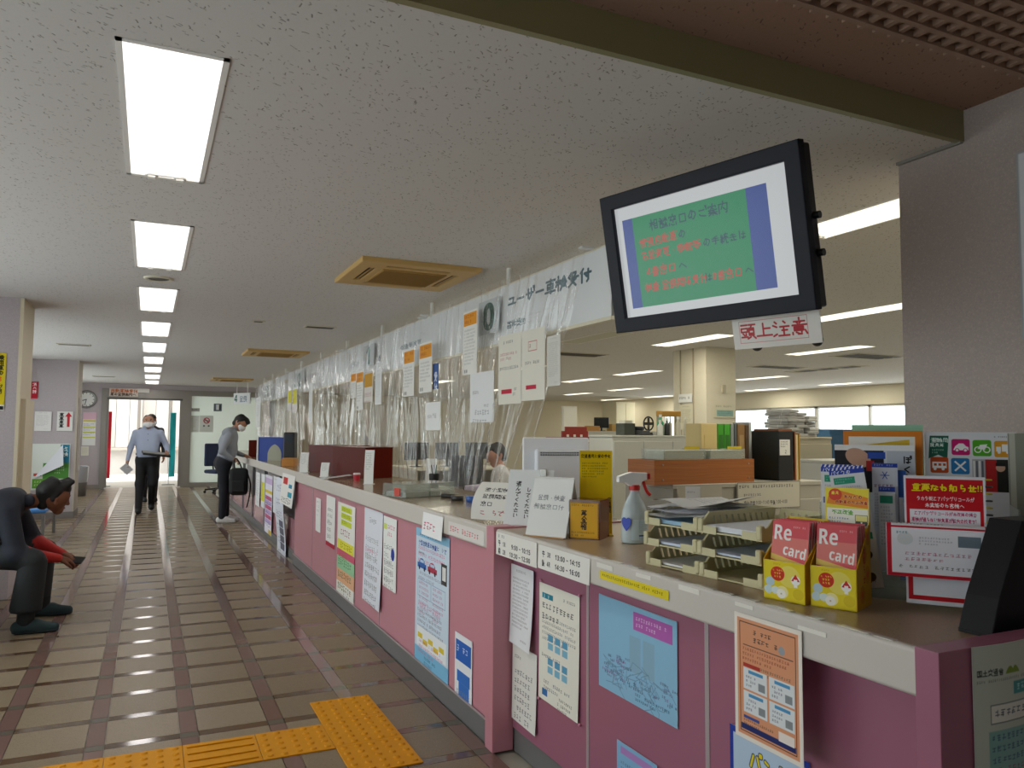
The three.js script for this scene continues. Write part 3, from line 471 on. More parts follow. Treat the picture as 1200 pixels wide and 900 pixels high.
stuckX('notice', 'white flyer with red and blue pictures draped over the counter apron', 'paper', XA, [[330, 555], [347, 557], [344.4, 594.4], [332, 590]], (g, w, h) => { fillAll(g, '#eceae6', h); rect(g, '#c9302e', 14, h * 0.12, 34, h * 0.22); rect(g, '#2f8fb4', 60, h * 0.3, 24, h * 0.12); rect(g, '#2f9fb8', 58, h * 0.55, 30, h * 0.16); fine(g, 10, h * 0.75, 80, 3, 14, '#777', 1, 3); }, { bend: (u, v) => 0.03 * v });
stuckX('notice', 'long pale sheet hanging off the corner of the counter down to the plinth', 'paper', XA + 0.006, [[325.5, 560], [333.6, 561], [333.6, 654.4], [322, 644]], (g, w, h) => { fillAll(g, '#dfe3ee', h); fine(g, 14, h * 0.08, 70, 6, 24, '#99a', 1, 4); for (let k = 0; k < 4; k++) rect(g, '#667', 40, h * (0.55 + k * 0.1), 46, 12); }, { bend: (u, v) => 0.02 * Math.sin(v * 5) });
stuckX('notice', 'striped lilac and yellow price list hanging on the far counter front', 'paper', 1.415, [[311, 556], [319, 558], [318, 628], [310, 623]], (g, w, h) => { fillAll(g, '#e6e2ee', h); rect(g, '#cbb4d8', 0, h * 0.05, 100, h * 0.1); rect(g, '#dfc84a', 0, h * 0.26, 100, h * 0.05); for (let k = 0; k < 6; k++) { rect(g, k % 2 ? '#b7a4d4' : '#c65a80', 6, h * (0.36 + k * 0.08), 88, 8); fine(g, 8, h * (0.39 + k * 0.08), 80, 1, 20, '#667', 1, k); } rect(g, '#e0c040', 60, h * 0.92, 36, 14); });
stuckX('notice', 'plain white strip beside the lilac price list', 'paper', 1.415, [[300, 553], [304.5, 554], [304, 594], [299.5, 592]], notice('#e9eaea', '#999', 3));
stuckX('notice', 'white sheet with a yellow sticker beside the lilac price list', 'paper', 1.415, [[306, 555], [310.4, 556], [310, 596], [306, 594]], (g, w, h) => { fillAll(g, '#e6e8ec', h); rect(g, '#d8d430', 10, 30, 80, 70); fine(g, 10, 130, 80, 8, 30, '#889', 1, 2); });
stuckX('notice', 'narrow white sheet between the price list and the draped flyer', 'paper', 1.415, [[320.5, 558], [325, 559], [324.5, 603], [320, 600]], notice('#e6e8ea', '#a0a0a8', 9));
// ---- right section
stuckX('label_strip', 'white apron label with the morning hours, touching the counter post', 'label', XRA, [[581, 622.5], [630, 637], [628, 664], [581.7, 650.5]], (g, w, h) => { fillAll(g, '#e6e4de', h); fine(g, 6, h * 0.08, 20, 1, 6, '#444', 1, 2); const s = h * 0.3, d = { c: '#0c0c0c', k: 0.13, w: 0.8 }; text(g, '午', 6, h * 0.3, s, d); text(g, '前', 6, h * 0.64, s, d); text(g, '1R', 18, h * 0.3, s, d); text(g, '2R', 18, h * 0.64, s, d); d.w = 1.08; text(g, '9:00 ~ 10:15', 40, h * 0.3, s, d); text(g, '10:30 ~ 12:00', 35, h * 0.64, s, d); }, { ppm: 1000 });
stuckX('label_strip', 'white apron label with the afternoon hours, beside the morning label', 'label', XRA, [[630.7, 638.5], [694, 656], [688, 683], [630.7, 667]], (g, w, h) => { fillAll(g, '#e6e4de', h); const s = h * 0.3, d = { c: '#0c0c0c', k: 0.13, w: 0.86 }; text(g, '午', 8, h * 0.18, s, d); text(g, '後', 8, h * 0.56, s, d); text(g, '3R', 19, h * 0.18, s, d); text(g, '4R', 19, h * 0.56, s, d); d.w = 1.12; text(g, '13:00 ~ 14:15', 35, h * 0.18, s, d); text(g, '14:30 ~ 16:00', 35, h * 0.56, s, d); }, { ppm: 1000, bend: (u, v) => -0.002 + 0.004 * v });
stuckX('label_strip', 'bright yellow label with one line of print on the near apron', 'label', XRA + 0.001, [[702.7, 668.5], [784, 692], [783, 702.5], [702.7, 679]], (g, w, h) => { fillAll(g, '#e3cf2a', h); fine(g, 4, h * 0.32, 94, 1, h * 0.55, '#5c5410', 1, 5); }, { ppm: 900 });
stuckX('notice', 'white text sheet curling over another sheet beside the counter post', 'paper', XR - 0.006, [[600.7, 663], [628, 668], [622, 764], [596.7, 750]], notice('#e5e6ea', '#666', 11), { bend: curl(0.02) });
stuckX('notice', 'lower white text sheet half hidden under a curling one beside the post', 'paper', XR, [[601, 755], [629, 765], [629, 861], [600, 842]], (g, w, h) => { fillAll(g, '#e4e2dc', h); fine(g, 10, h * 0.14, 30, 1, 10, '#555', 1, 3); fine(g, 10, h * 0.32, 84, 7, 16, '#555', 0.95, 4); }, { bend: curl(0.008) });
stuckX('poster', 'large cream notice with a teal speech bubble and blue diagram', 'poster', XR, [[633, 682], [680, 700], [678, 847], [631, 815]], (g, w, h) => {
  fillAll(g, '#e9e6da', h); rect(g, '#1f7f94', 8, h * 0.08, 28, h * 0.045); fine(g, 11, h * 0.088, 22, 1, 8, '#e4f0f2', 1, 2); fine(g, 62, h * 0.07, 34, 1, 6, '#555', 1, 2); fine(g, 8, h * 0.16, 88, 2, 13, '#222', 1, 4); fine(g, 8, h * 0.27, 88, 5, 6.5, '#666', 1, 5);
  for (let r = 0; r < 2; r++) for (let q = 0; q < 2; q++) for (let k = 0; k < 3; k++) rect(g, q ? '#7fb6cf' : '#5c9cc0', 24 + k * 18, h * (0.42 + r * 0.2 + q * 0.07), 13, 8); fine(g, 8, h * 0.6, 50, 1, 7, '#444', 1, 7); fine(g, 14, h * 0.82, 70, 2, 7, '#444', 1, 8); rect(g, '#3a6ea8', 10, h * 0.9, 14, 8); fine(g, 50, h * 0.9, 44, 3, 6, '#333', 1, 9); }, { bend: curl(0.008) });
for (const [x, y] of [[634, 680], [679, 698], [631, 818], [679, 850]]) { const p = onX(x, y, XR - 0.004); tag(mesh('push_pin', new THREE.SphereGeometry(0.006, 10, 8).translate(p.x, p.y, p.z), M('#d58fa8', 0.35)), 'small pink pin holding a corner of the cream notice', 'pin', 'pink pins of the cream notice'); }
stuckX('map_poster', 'light blue map poster with a magenta heading on the mauve counter', 'poster', XR, [[701, 698], [791.7, 725], [795.7, 853], [702.7, 805]], (g, w, h) => {
  fillAll(g, '#8fbfdd', h); rect(g, '#b763b4', 48, 4, 47, 13); fine(g, 51, 7, 42, 2, 4.6, '#f0dff0', 1, 3); rect(g, '#8eb4cd', 43, 22, 14, 26); rect(g, '#8eb4cd', 60, 22, 14, 26); seed = 5; g.strokeStyle = '#6f93b0'; g.lineWidth = 0.5;
  for (let k = 0; k < 90; k++) { const x = rnd(4, 96), y = rnd(40, h - 12); if (y < 52 && x > 40 && x < 80) continue; fine(g, x, y, rnd(5, 9), 1, 3.2, ['#46607e', '#5b6f90', '#7a5a94'][k % 3], 1, k); } for (let k = 0; k < 26; k++) { g.beginPath(); let x = rnd(5, 90), y = rnd(50, h - 20); g.moveTo(x, y); for (let j = 0; j < 4; j++) g.lineTo(x += rnd(-9, 12), y += rnd(-6, 9)); g.stroke(); } for (const [x, y] of [[43, 84], [72, 92]]) fine(g, x, y, 10, 2, 4, '#c04a9c', 1, x); fine(g, 50, h - 9, 44, 2, 3.4, '#3d5878', 1, 8); }, { coat: 0.4 });
stuckX('poster', 'second light blue poster below the map poster', 'poster', XR, [[723, 870], [770, 893], [770, 990], [723, 958]], (g, w, h) => { fillAll(g, '#86b6da', h); rect(g, '#b184c4', 10, 6, 80, 10); fine(g, 10, 26, 80, 12, 8, '#46607e', 1, 3); }, { coat: 0.4 });
stuckX('poster', 'orange notice with four picture boxes taped to the near apron', 'poster', XRA - 0.002, [[862, 716], [941, 741], [940, 896], [860.5, 863]], (g, w, h) => {
  fillAll(g, '#efe6dc', h); rect(g, '#dd9a74', 5, 5, 90, h - 10); frame(g, '#3a2c28', 9, 9, 82, h - 18, 0.8); fine(g, 30, 15, 34, 1, 8, '#1c1a22', 1, 2); fine(g, 30, 23, 44, 1, 9, '#1c1a22', 1, 3); disc(g, '#9aa0a8', 72, 27, 4.5); rect(g, '#4a3a34', 14, 33, 74, 0.8); fine(g, 13, 36, 76, 3, 5.4, '#8a3a2c', 1, 4); fine(g, 13, 53, 76, 2, 5, '#554', 1, 5); rect(g, '#b33a30', 14, h * 0.39, 26, 4);
  for (let r = 0; r < 2; r++) for (let q = 0; q < 2; q++) { const x = 14 + q * 39, y = h * (0.425 + r * 0.185); rect(g, '#dfe3e6', x, y, 36, h * 0.17); rect(g, '#4f94c4', x + 8, y + 2, 22, 3.4); fine(g, x + 4, y + 8, 18, 3, 4.6, '#667', 1, r * 2 + q); rect(g, '#8a8f94', x + 23, y + h * 0.09, 10, h * 0.06); } rect(g, '#3b4f9c', 14, h * 0.805, 24, 3); fine(g, 14, h * 0.83, 48, 2, 4.4, '#544', 1, 6); rect(g, '#26306c', 10, h - 17, 80, 6); rect(g, '#efe3dc', 66, h * 0.81, 22, 10); }, { ppm: 1000, coat: 0.2 });
stuckX('poster', 'blue-bordered poster with yellow lettering under the orange notice', 'poster', XR, [[856, 852], [950, 890], [950, 1040], [856, 990]], (g, w, h) => { fillAll(g, '#2a3f9e', h); rect(g, '#bcd0e6', 5, 6, 90, h - 12); text(g, 'パンク', 26, 15, 17, { c: '#e6cf1c', k: 0.16, outline: '#23306c' }); disc(g, '#b8323c', 20, 56, 14); disc(g, '#e9e6e0', 20, 56, 8); fine(g, 10, 84, 80, 6, 12, '#33406c', 1, 3); }, { ppm: 800 });
stuckZ('poster', 'pale greenish ministry notice hanging on the end panel of the counter', 'poster', -0.966, [[1137, 762], [1262, 735], [1275, 930], [1146, 930]], (g, w, h) => {
  fillAll(g, '#c3cdc2', h); g.scale(0.5, 0.5); text(g, '国土交通省', 6, 26, 8.4, { c: '#3d4440', k: 0.11 }); g.fillStyle = '#7f9a3c'; g.beginPath(); g.moveTo(52, 34); g.quadraticCurveTo(60, 21, 66, 30); g.quadraticCurveTo(70, 21, 78, 34); g.fill(); text(g, '中部運輸局', 84, 26, 8.4, { c: '#6c7a70', k: 0.1 }); fine(g, 6, 38, 150, 1, 5, '#5a665e', 1, 3); rect(g, '#4f9a9c', 66, 44, 120, 14); fine(g, 72, 47, 104, 1, 12, '#dff', 1, 3);
  rect(g, '#e3e6de', 26, 66, 150, 20); frame(g, '#5a6a66', 26, 66, 150, 20, 1); fine(g, 32, 71, 138, 1, 14, '#3a4a5c', 1, 6); rect(g, '#86b4b0', 22, 94, 156, 72); fine(g, 26, 98, 146, 3, 12, '#36506c', 1, 8); fine(g, 26, 134, 146, 2, 12, '#a0486c', 1, 9); frame(g, '#5c6470', 48, 184, 44, 18, 1.4); fine(g, 56, 189, 28, 1, 12, '#4c5470', 1, 4); fine(g, 100, 190, 70, 2, 10, '#556', 1, 5); }, { bend: (u, v) => 0.006 * Math.sin(u * 6), rough: 0.4 });
stuckX('white_board', 'white board hanging on the grey wall beside the office opening', 'board', 2.655, [[1193, 184], [1330, 128], [1330, 420], [1194, 365]], (g, w, h) => { fillAll(g, '#dfe3ea', h); frame(g, '#a9aeb4', 1.5, 1.5, 97, h - 3, 3); }, { ppm: 200, t: 0.02 });
// ------------------------------------------------------------------ numbered sign board hung from the ceiling
const XB = 2.12, BY0 = 1.965, BY1 = 2.335;
{
  const b = thing('sign_board', 'long white hanging sign board with green window numbers above the counter', 'sign', [0, 0, 0]);
  const ends = [-3.3, -4.6, -6.1, -7.63, -9.16, -10.7, -12.25, -13.8, -15.35, -17.4], ppm = 420;
  const at = (x, y) => { const p = onX(x, y, XB - 0.012); return p; };
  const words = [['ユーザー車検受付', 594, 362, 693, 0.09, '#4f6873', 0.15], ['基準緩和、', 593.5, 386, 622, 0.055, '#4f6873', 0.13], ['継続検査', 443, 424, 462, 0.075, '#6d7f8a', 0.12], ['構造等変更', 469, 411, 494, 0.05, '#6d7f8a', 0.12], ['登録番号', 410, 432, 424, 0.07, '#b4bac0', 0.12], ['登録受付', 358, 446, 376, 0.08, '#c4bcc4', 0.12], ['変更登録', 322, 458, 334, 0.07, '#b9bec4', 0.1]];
  for (let k = 0; k + 1 < ends.length; k++) {
    const z1 = ends[k], z0 = ends[k + 1], w = z1 - z0, h = BY1 - BY0;
    const p = ink(w * ppm, h * ppm, (g, pw, ph) => {
      g.fillStyle = '#dfe2e4'; g.fillRect(0, 0, pw, ph);
      const X = (z) => (z - z0) * ppm, Y = (y) => (BY1 - y) * ppm;
      for (const [s, x, y, x2, size, c, wt] of words) { const a = at(x, y), e = at(x2, y - 20); if (a.z > z0 && a.z < z1) { const n = [...s].length; text(g, s, X(a.z), Y(a.y + size), size * ppm, { c, k: wt, w: (e.z - a.z) / (n * size) }); } }
      if (k === 0) fine(g, 60, ph * 0.6, pw * 0.5, 1, 60, '#d3d7d8', 1, 4);
    });
    mesh('board_panel', [sheet(w - 0.004, h, p, { t: 0.022 })], inkMat(p, 0.4), b).position.set(0, 0, 0);
    const m = b.children[b.children.length - 1]; m.position.set(XB - 0.011, BY0, (z0 + z1) / 2); m.rotation.y = -Math.PI / 2;
    mesh('edge_rail', [span(XB - 0.014, XB + 0.014, BY0 - 0.02, BY0, z0, z1), span(XB - 0.014, XB + 0.014, BY1, BY1 + 0.008, z0, z1)], M('#d9d3bd', 0.4), b);
  }
  for (let k = 0; k < 9; k++) mesh('hanger_pole', cyl(0.019, 0.019, CEIL - BY1 + 0.01, XB, BY1 - 0.008, -4.56 - k * 1.53 + (k > 7 ? 0.3 : 0)), M('#d9d8d2', 0.4), b);
  const numeral = (n, c, label) => stuckX('number_plate', label, '', XB - 0.04, c, (g, w, h) => { fillAll(g, '#c4cacd', h); g.save(); g.fillStyle = '#0f5348'; g.font = 'bold ' + h * 1.05 + 'px sans-serif'; g.translate(50, h * 0.88); g.textAlign = 'center'; g.scale(1.5, 1); g.fillText(n, 0, 0); g.strokeStyle = '#0f5348'; g.lineWidth = 2.5; g.strokeText(n, 0, 0); g.restore(); }, { parent: b, ppm: 500, t: 0.006 });
  numeral('0', [[559, 356], [583, 348], [587, 388], [563, 393]], 'grey plate with a dark green 0');
  numeral('1', [[425, 407], [438, 402], [439, 428], [426, 431]], 'plate with a dark green 1'); numeral('2', [[345, 438], [357, 434], [357, 453], [345, 456]], 'plate with a dark green 2'); numeral('3', [[309.5, 453], [318.5, 450], [318.5, 464], [309.5, 466]], 'plate with a dark green 3');
}
{
  const t = thing('number_sign', 'small white hanging sign with the number 4 at the far end of the board', 'sign', [1.86, 0, -18.2], -Math.PI / 2 + 0.5);
  const p = ink(360, 130, (g, w, h) => { g.fillStyle = '#e2e5e7'; g.fillRect(0, 0, w, h); g.fillStyle = '#0f5348'; g.font = 'bold 120px sans-serif'; g.fillText('4', 20, 108); text(g, '登録', 130, 30, 80, { c: '#8a98a4', k: 0.12 }); });
  mesh('panel', sheet(0.62, 0.24, p, { t: 0.02 }).translate(0, 1.97, 0), inkMat(p, 0.4), t);
  for (const x of [-0.2, 0.2]) mesh('hanger', cyl(0.012, 0.012, CEIL - 2.2, x, 2.2, -0.01), M('#d9d8d2', 0.4), t);
}
// ------------------------------------------------------------------ clear plastic film curtain
const mFilm = new THREE.MeshPhysicalMaterial({ color: '#ffffff', transmission: 0.955, thickness: 0, roughness: 0.1, ior: 1.5, side: THREE.DoubleSide });
const bunch0 = (o) => { const b = o.bunch ?? []; if (!b.length || rnd() < 0.4) return rnd(1); const q = b[Math.floor(rnd(b.length))]; return q[0] + rnd(-1, 1) * q[1] * 1.2; };
function film(zNear, zFar, yTop, yBot, X, o, label) {
  const nu = 300, nv = 80, folds = []; seed = Math.floor(o.ph * 1000); for (let k = 0; k < 80; k++) { const c = bunch0(o); folds.push([c, rnd(1), rnd(-0.35, 0.35), rnd(0.25, 0.7), rnd(0.005, 0.02), rnd(0.006, 0.014) ]); }
  const  pos = [], idx = [], L = zNear - zFar, bunch = o.bunch ?? [];
  for (let j = 0; j <= nv; j++) for (let i = 0; i <= nu; i++) {
    const u = i / nu, v = j / nv; let z = zNear - u * L, x = X, y = yTop - v * (yTop - yBot);
    if (o.pull) z -= o.pull * Math.pow(v, 1.25) * Math.pow(1 - u, 1.5);
    if (o.pullFar) z += o.pullFar * Math.pow(v, 1.25) * Math.pow(u, 1.5);
    let a = 0.006 * Math.sin(u * L * 9 + v * 1.3 + o.ph) + 0.012 * v * Math.sin(u * L * 4.3 + 2 * o.ph + v * 2.1);
    for (const [c, wd, amp, f] of bunch) { const e = Math.exp(-(((u - c - 0.05 * v * Math.sin(o.ph)) / wd) ** 2)); a += e * (0.2 + 0.8 * v) * amp * (Math.sin((u - c) * L * f + v * 3 * Math.sin(c * 40)) + 0.5 * Math.sin((u - c) * L * f * 2.3 + v * 5)); x -= e * v * 0.02; }
    a += 0.005 * Math.sin(v * 22 + u * 30 + o.ph) * Math.exp(-(((u - (o.crush ?? 0.5)) / 0.18) ** 2)) * v;
    for (const [fu, fv, sl, len, am, wd] of folds) { const dv = (v - fv) / len; if (dv > 1 || dv < -1) continue; const d = (u - fu) * L - sl * (v - fv) * 1.4; if (Math.abs(d) < 0.12) a -= am * Math.exp(-Math.abs(d) / wd) * (1 - dv * dv); }
    pos.push(x + a, y, z);
  }
  for (let j = 0; j < nv; j++) for (let i = 0; i < nu; i++) { const k = j * (nu + 1) + i; idx.push(k, k + nu + 1, k + 1, k + 1, k + nu + 1, k + nu + 2); }
  const g = new THREE.BufferGeometry(); g.setAttribute('position', new THREE.Float32BufferAttribute(pos, 3)); g.setIndex(idx); g.computeVertexNormals();
  const t = thing('plastic_curtain', label, 'plastic sheet', [0, 0, 0]);
  mesh('film', g, mFilm, t);
  for (const z of [zNear - 0.04, zFar + 0.04]) mesh('top_clip', span(X - 0.012, X + 0.06, yTop - 0.004, yTop + 0.006, z - 0.02, z + 0.02), M('#d8dcdc', 0.3), t);
}
film(-3.42, -6.13, 2.34, 0.965, 2.03, { ph: 0.4, pull: 0.85, bunch: [[0.28, 0.14, 0.02, 26], [0.62, 0.08, 0.012, 34], [0.05, 0.08, 0.03, 20]], crush: 0.55 }, 'clear crinkled plastic curtain gathered beside the number 0 plate');
film(-6.15, -9.13, 2.33, 0.965, 2.04, { ph: 1.7, bunch: [[0.12, 0.07, 0.022, 30], [0.75, 0.1, 0.03, 24]], crush: 0.1 }, 'clear crumpled plastic curtain hanging below the number 1 plate');
film(-9.15, -12.93, 2.33, 0.965, 2.02, { ph: 2.9, bunch: [[0.22, 0.14, 0.04, 22], [0.8, 0.08, 0.03, 26]], pullFar: 0.2 }, 'clear plastic curtain with deep pleats behind the dark red boxes');
film(-12.95, -17.3, 2.33, 0.965, 2.035, { ph: 4.2, bunch: [[0.2, 0.08, 0.04, 22], [0.6, 0.14, 0.05, 20]], pullFar: 0.6 }, 'clear plastic curtain hanging beside the customer in grey');
// sheets taped to the curtains
const XF = 1.985;
const amber = (s) => (g, w, h) => { fillAll(g, '#e9e9e4', h); rect(g, '#e59a2c', 4, 6, 92, 34); fine(g, 8, 10, 84, 2, 15, '#a8402c', 1, s); fine(g, 8, 50, 84, Math.floor((h - 70) / 9), 9, '#8a8f92', 1, s + 3); rect(g, '#8a8a88', 10, h - 14, 8, 9); rect(g, '#8a8a88', 24, h - 14, 8, 9); };
stuckX('notice', 'tall white sheet with an orange heading left of the number 0 plate', 'paper', XF, [[541.5, 367], [558, 362], [560, 436], [544, 440.5]], amber(3), { ppm: 500 });
stuckX('notice', 'white text sheet with a red bottom line directly under the 0 plate', 'paper', XF, [[585.5, 394], [612.5, 388], [609, 471.6], [583, 475.5]], (g, w, h) => { fillAll(g, '#e3e0d4', h); fine(g, 22, 12, 50, 1, 9, '#555', 1, 2); fine(g, 8, 34, 84, 2, 9, '#a8505c', 1, 3); fine(g, 6, 60, 88, Math.floor((h - 110) / 11), 11, '#4c4c4c', 1, 4); rect(g, '#c22a44', 14, h - 28, 46, 8); fine(g, 64, h - 30, 24, 2, 9, '#555', 1, 5); }, { ppm: 520 });
stuckX('notice', 'white text sheet with a red boxed heading under the 0 plate', 'paper', XF, [[613, 388], [641, 381.5], [636, 466.7], [609.5, 471.6]], (g, w, h) => { fillAll(g, '#e3e0d4', h); frame(g, '#c05a5a', 30, 24, 36, 18, 1.2); fine(g, 33, 28, 30, 1, 14, '#c04a4a', 1, 2); fine(g, 16, 62, 70, 1, 10, '#555', 1, 3); fine(g, 8, 100, 84, Math.floor((h - 160) / 12), 12, '#5a5250', 1, 4); rect(g, '#c22a44', 20, h - 30, 44, 8); }, { ppm: 520 });
stuckX('notice', 'plain white letter taped low on the curtain below the orange-headed sheet', 'paper', XF, [[551, 438], [579, 434], [578, 493], [550.5, 496.5]], (g, w, h) => { fillAll(g, '#e4e6e8', h); fine(g, 12, 30, 30, 1, 10, '#777', 1, 3); fine(g, 12, 62, 76, 8, 15, '#8c9094', 1, 4); fine(g, 60, h - 30, 26, 1, 10, '#777', 1, 5); }, { ppm: 520 });
stuckX('notice', 'faint sheet hanging askew at the gathered edge of the near curtain', 'paper', XF, [[642, 395], [661, 390], [652, 450], [640, 455]], notice('#d6d6cf', '#9a9a96', 5), { ppm: 400 });
stuckX('notice', 'left of two orange-headed sheets beside the number 1 plate', 'paper', XF, [[472.5, 411], [485, 407.5], [485.5, 463], [473, 465.5]], amber(8), { ppm: 420 });
stuckX('notice', 'right of two orange-headed sheets beside the number 1 plate', 'paper', XF, [[491, 403.5], [506, 399], [506, 459], [491.5, 461]], amber(9), { ppm: 420 });
stuckX('notice', 'narrow blue sign beside the orange-headed sheets', 'sign', XF + 0.02, [[507, 427], [514, 425], [514, 455], [507, 457]], (g, w, h) => { fillAll(g, '#3f5f9e', h); text(g, '受付', 20, h * 0.3, 60, { v: 1, c: '#dfe6f0', k: 0.14 }); }, { ppm: 420 });
stuckX('notice', 'white card hanging on tape in front of the crumpled curtain', 'paper', XF, [[499, 472], [515.5, 470.5], [515.5, 504], [498.5, 504.5]], (g, w, h) => { fillAll(g, '#eceeee', h); fine(g, 14, 30, 70, 1, 13, '#888', 1, 3); fine(g, 14, 70, 60, 2, 22, '#999', 1, 4); fine(g, 50, h - 40, 36, 1, 13, '#888', 1, 5); }, { ppm: 420 });
[[411, 438, 417, 466], [417.5, 436, 425.5, 480]].forEach(([a, b, c, d], i) => stuckX('notice', ['narrow orange-headed sheet under the plate 1, outer of a pair', 'long orange-headed sheet under the plate 1, inner of a pair'][i], 'paper', XF, [[a, b], [c, b - 2], [c, d], [a, d + 1]], amber(12 + i), { ppm: 420 }));
stuckX('notice', 'sheet with an amber heading and red print under the plate 1', 'paper', XF, [[426.7, 438], [436.7, 435], [436.7, 470], [426.7, 472]], (g, w, h) => { fillAll(g, '#ddd8d2', h); rect(g, '#cf9a2c', 4, 4, 92, 40); fine(g, 8, 60, 84, 8, 24, '#b06a6a', 1, 3); }, { ppm: 420 });
stuckX('notice', 'narrow plain white sheet beside the plate 1', 'paper', XF, [[439.5, 433], [447, 430.5], [447, 473], [439.5, 475]], notice('#e6e8e8', '#aaa', 15), { ppm: 420 });
[[337, 458, 341.5, 481], [342.5, 456, 348, 483]].forEach(([a, b, c, d], i) => stuckX('notice', ['small yellow-headed sheet on the curtain of window 2, beside a longer one', 'longer yellow-headed sheet on the curtain of window 2'][i], 'paper', XF, [[a, b], [c, b - 1], [c, d], [a, d]], (g, w, h) => { fillAll(g, '#e6e2e2', h); rect(g, '#d8cf3c', 6, 4, 88, 50); fine(g, 10, 70, 80, 6, 40, '#a99', 1, i); }, { ppm: 300 }));
[[362, 449, 366, 495], [300, 466, 305, 500]].forEach(([a, b, c, d], i) => stuckX('notice', ['long narrow white strip on the curtain between plates 1 and 2', 'long pale strip on the curtain beside plate 3'][i], 'paper', XF, [[a, b], [c, b - 1], [c, d], [a, d]], notice('#e8eaea', '#b5b5b5', 21 + i), { ppm: 300 }));

// ------------------------------------------------------------------ hanging screen
{
  const W = 0.85, k = W / 0.8, c = [[1.493, 2.242, -2.422], [1.699, 2.238, -1.649], [1.791, 1.74, -1.676], [1.585, 1.744, -2.449]].map(([x, y, z]) => V(x * k, EYE.y + (y - EYE.y) * k, z * k));
  const ex = c[1].clone().sub(c[0]), ey = c[0].clone().sub(c[3]), w = ex.length(), h = ey.length(); ex.normalize(); ey.normalize(); const ez = new THREE.Vector3().crossVectors(ex, ey);
  const t = thing('hanging_screen', 'black framed display showing a green slide, hung from the ceiling', 'screen'), mid = c.reduce((a, b) => a.add(b.clone()), V(0, 0, 0)).multiplyScalar(0.25);
  t.position.copy(mid); t.quaternion.setFromRotationMatrix(new THREE.Matrix4().makeBasis(ex, ey, ez));
  const bz = 0.052, D = 0.075, ring = (a, b, cw, ch, d, z, bev) => { const s = new THREE.Shape([[-a, -b], [a, -b], [a, b], [-a, b]].map((q) => new THREE.Vector2(...q))); s.holes.push(new THREE.Path([[-cw, -ch], [cw, -ch], [cw, ch], [-cw, ch]].map((q) => new THREE.Vector2(...q)))); return new THREE.ExtrudeGeometry(s, { depth: d, bevelEnabled: true, bevelSize: bev, bevelThickness: bev, bevelSegments: 2 }).translate(0, 0, z); };
  mesh('bezel', ring(w / 2 - 0.004, h / 2 - 0.004, w / 2 - bz, h / 2 - bz, 0.03, -0.034, 0.004), M('#171a26', 0.5, { specularIntensity: 0.5 }), t);
  mesh('case', [bx(w - 0.01, h - 0.01, D - 0.03, 0, 0, -0.034 - (D - 0.03) / 2 - 0.004, 0.008), bx(w * 0.7, h * 0.7, 0.05, 0, 0, -0.11, 0.02)], M('#17181b', 0.45), t);
  const cv = document.createElement('canvas'); cv.width = 960; cv.height = 576; const g = cv.getContext('2d');
  g.fillStyle = '#d3d6d8'; g.fillRect(0, 0, 960, 576); g.fillStyle = '#3a4f98'; g.fillRect(50, 74, 800, 450); g.fillStyle = '#208a5c'; g.fillRect(113, 74, 637, 450); g.setTransform(0.92, 0, 0, 0.96, -2, 16);
  const dk = { c: '#1c4a58', k: 0.1 }, rd = { c: '#b8503e', k: 0.12 };
  text(g, '相談窓口のご案内', 236, 88, 60, dk); text(g, '普通自動車', 154, 172, 50, rd); text(g, 'の', 408, 172, 50, dk); text(g, '名登変更・移転等', 154, 238, 49, { ...rd, w: 0.98 }); text(g, 'の手続きは', 548, 238, 50, dk);
  text(g, '4番窓口', 180, 322, 54, rd); text(g, 'へ', 386, 322, 54, dk); text(g, '検査 登録関係受付', 158, 404, 50, { ...rd, w: 0.96 }); text(g, 'は', 536, 404, 50, dk); text(g, '0番窓口', 584, 404, 50, { ...rd, w: 0.94 }); text(g, 'へ', 764, 404, 48, dk);
  const tx = new THREE.CanvasTexture(cv); tx.colorSpace = THREE.SRGBColorSpace; tx.magFilter = THREE.LinearFilter;
  mesh('display', new THREE.PlaneGeometry(w - 2 * bz + 0.006, h - 2 * bz + 0.006).translate(0, 0, -0.018), new THREE.MeshPhysicalMaterial({ color: '#1b1b1b', roughness: 0.25, emissive: '#ffffff', emissiveMap: tx, emissiveIntensity: 0.62 }), t);
  for (const y of [0.03, -0.09]) mesh('side_knob', cyl(0.012, 0.012, 0.02).rotateZ(-Math.PI / 2).translate(w / 2 - 0.005, y, -0.06), M('#101012', 0.4), t);
  const inv = t.quaternion.clone().invert(), loc = (v) => v.clone().sub(t.position).applyQuaternion(inv), top = onY(862, 224, CEIL);
  mesh('ceiling_arm', [bar([0.05, 0, -0.1], loc(V(top.x, mid.y + 0.1, top.z)).toArray(), 0.02, 10), bar(loc(V(top.x, mid.y + 0.09, top.z)).toArray(), loc(top).toArray(), 0.022, 12)], M('#1c1d20', 0.45), t);
  for (const x of [0.125, 0.352]) mesh('bracket_foot', [new THREE.SphereGeometry(0.02, 16, 10).translate(x, -h / 2 - 0.105, -0.12), bx(0.03, 0.14, 0.012, x, -h / 2 - 0.03, -0.12)], M('#0d0d0f', 0.3, { clearcoat: 0.6 }), t);
  // the warning card under it
  const p = ink(300, 108, (g, pw, ph) => { g.fillStyle = '#dfdbd6'; g.fillRect(0, 0, pw, ph); frame(g, '#c06a6a', 26, 16, 232, 72, 1.5); text(g, '頭上注意', 30, 20, 57, { c: '#b3232c', k: 0.1 }); });
  const s = tag(mesh('warning_card', sheet(0.325, 0.112, p, { t: 0.004, bend: (u, v) => 0.004 * Math.sin(u * 5) }), inkMat(p, 0.45, 0.3)), 'white card with red characters hanging under the display', 'sign');
  const a = t.localToWorld(V(0.245, -h / 2 - 0.108, -0.045)); s.position.copy(a); s.quaternion.copy(t.quaternion);
}
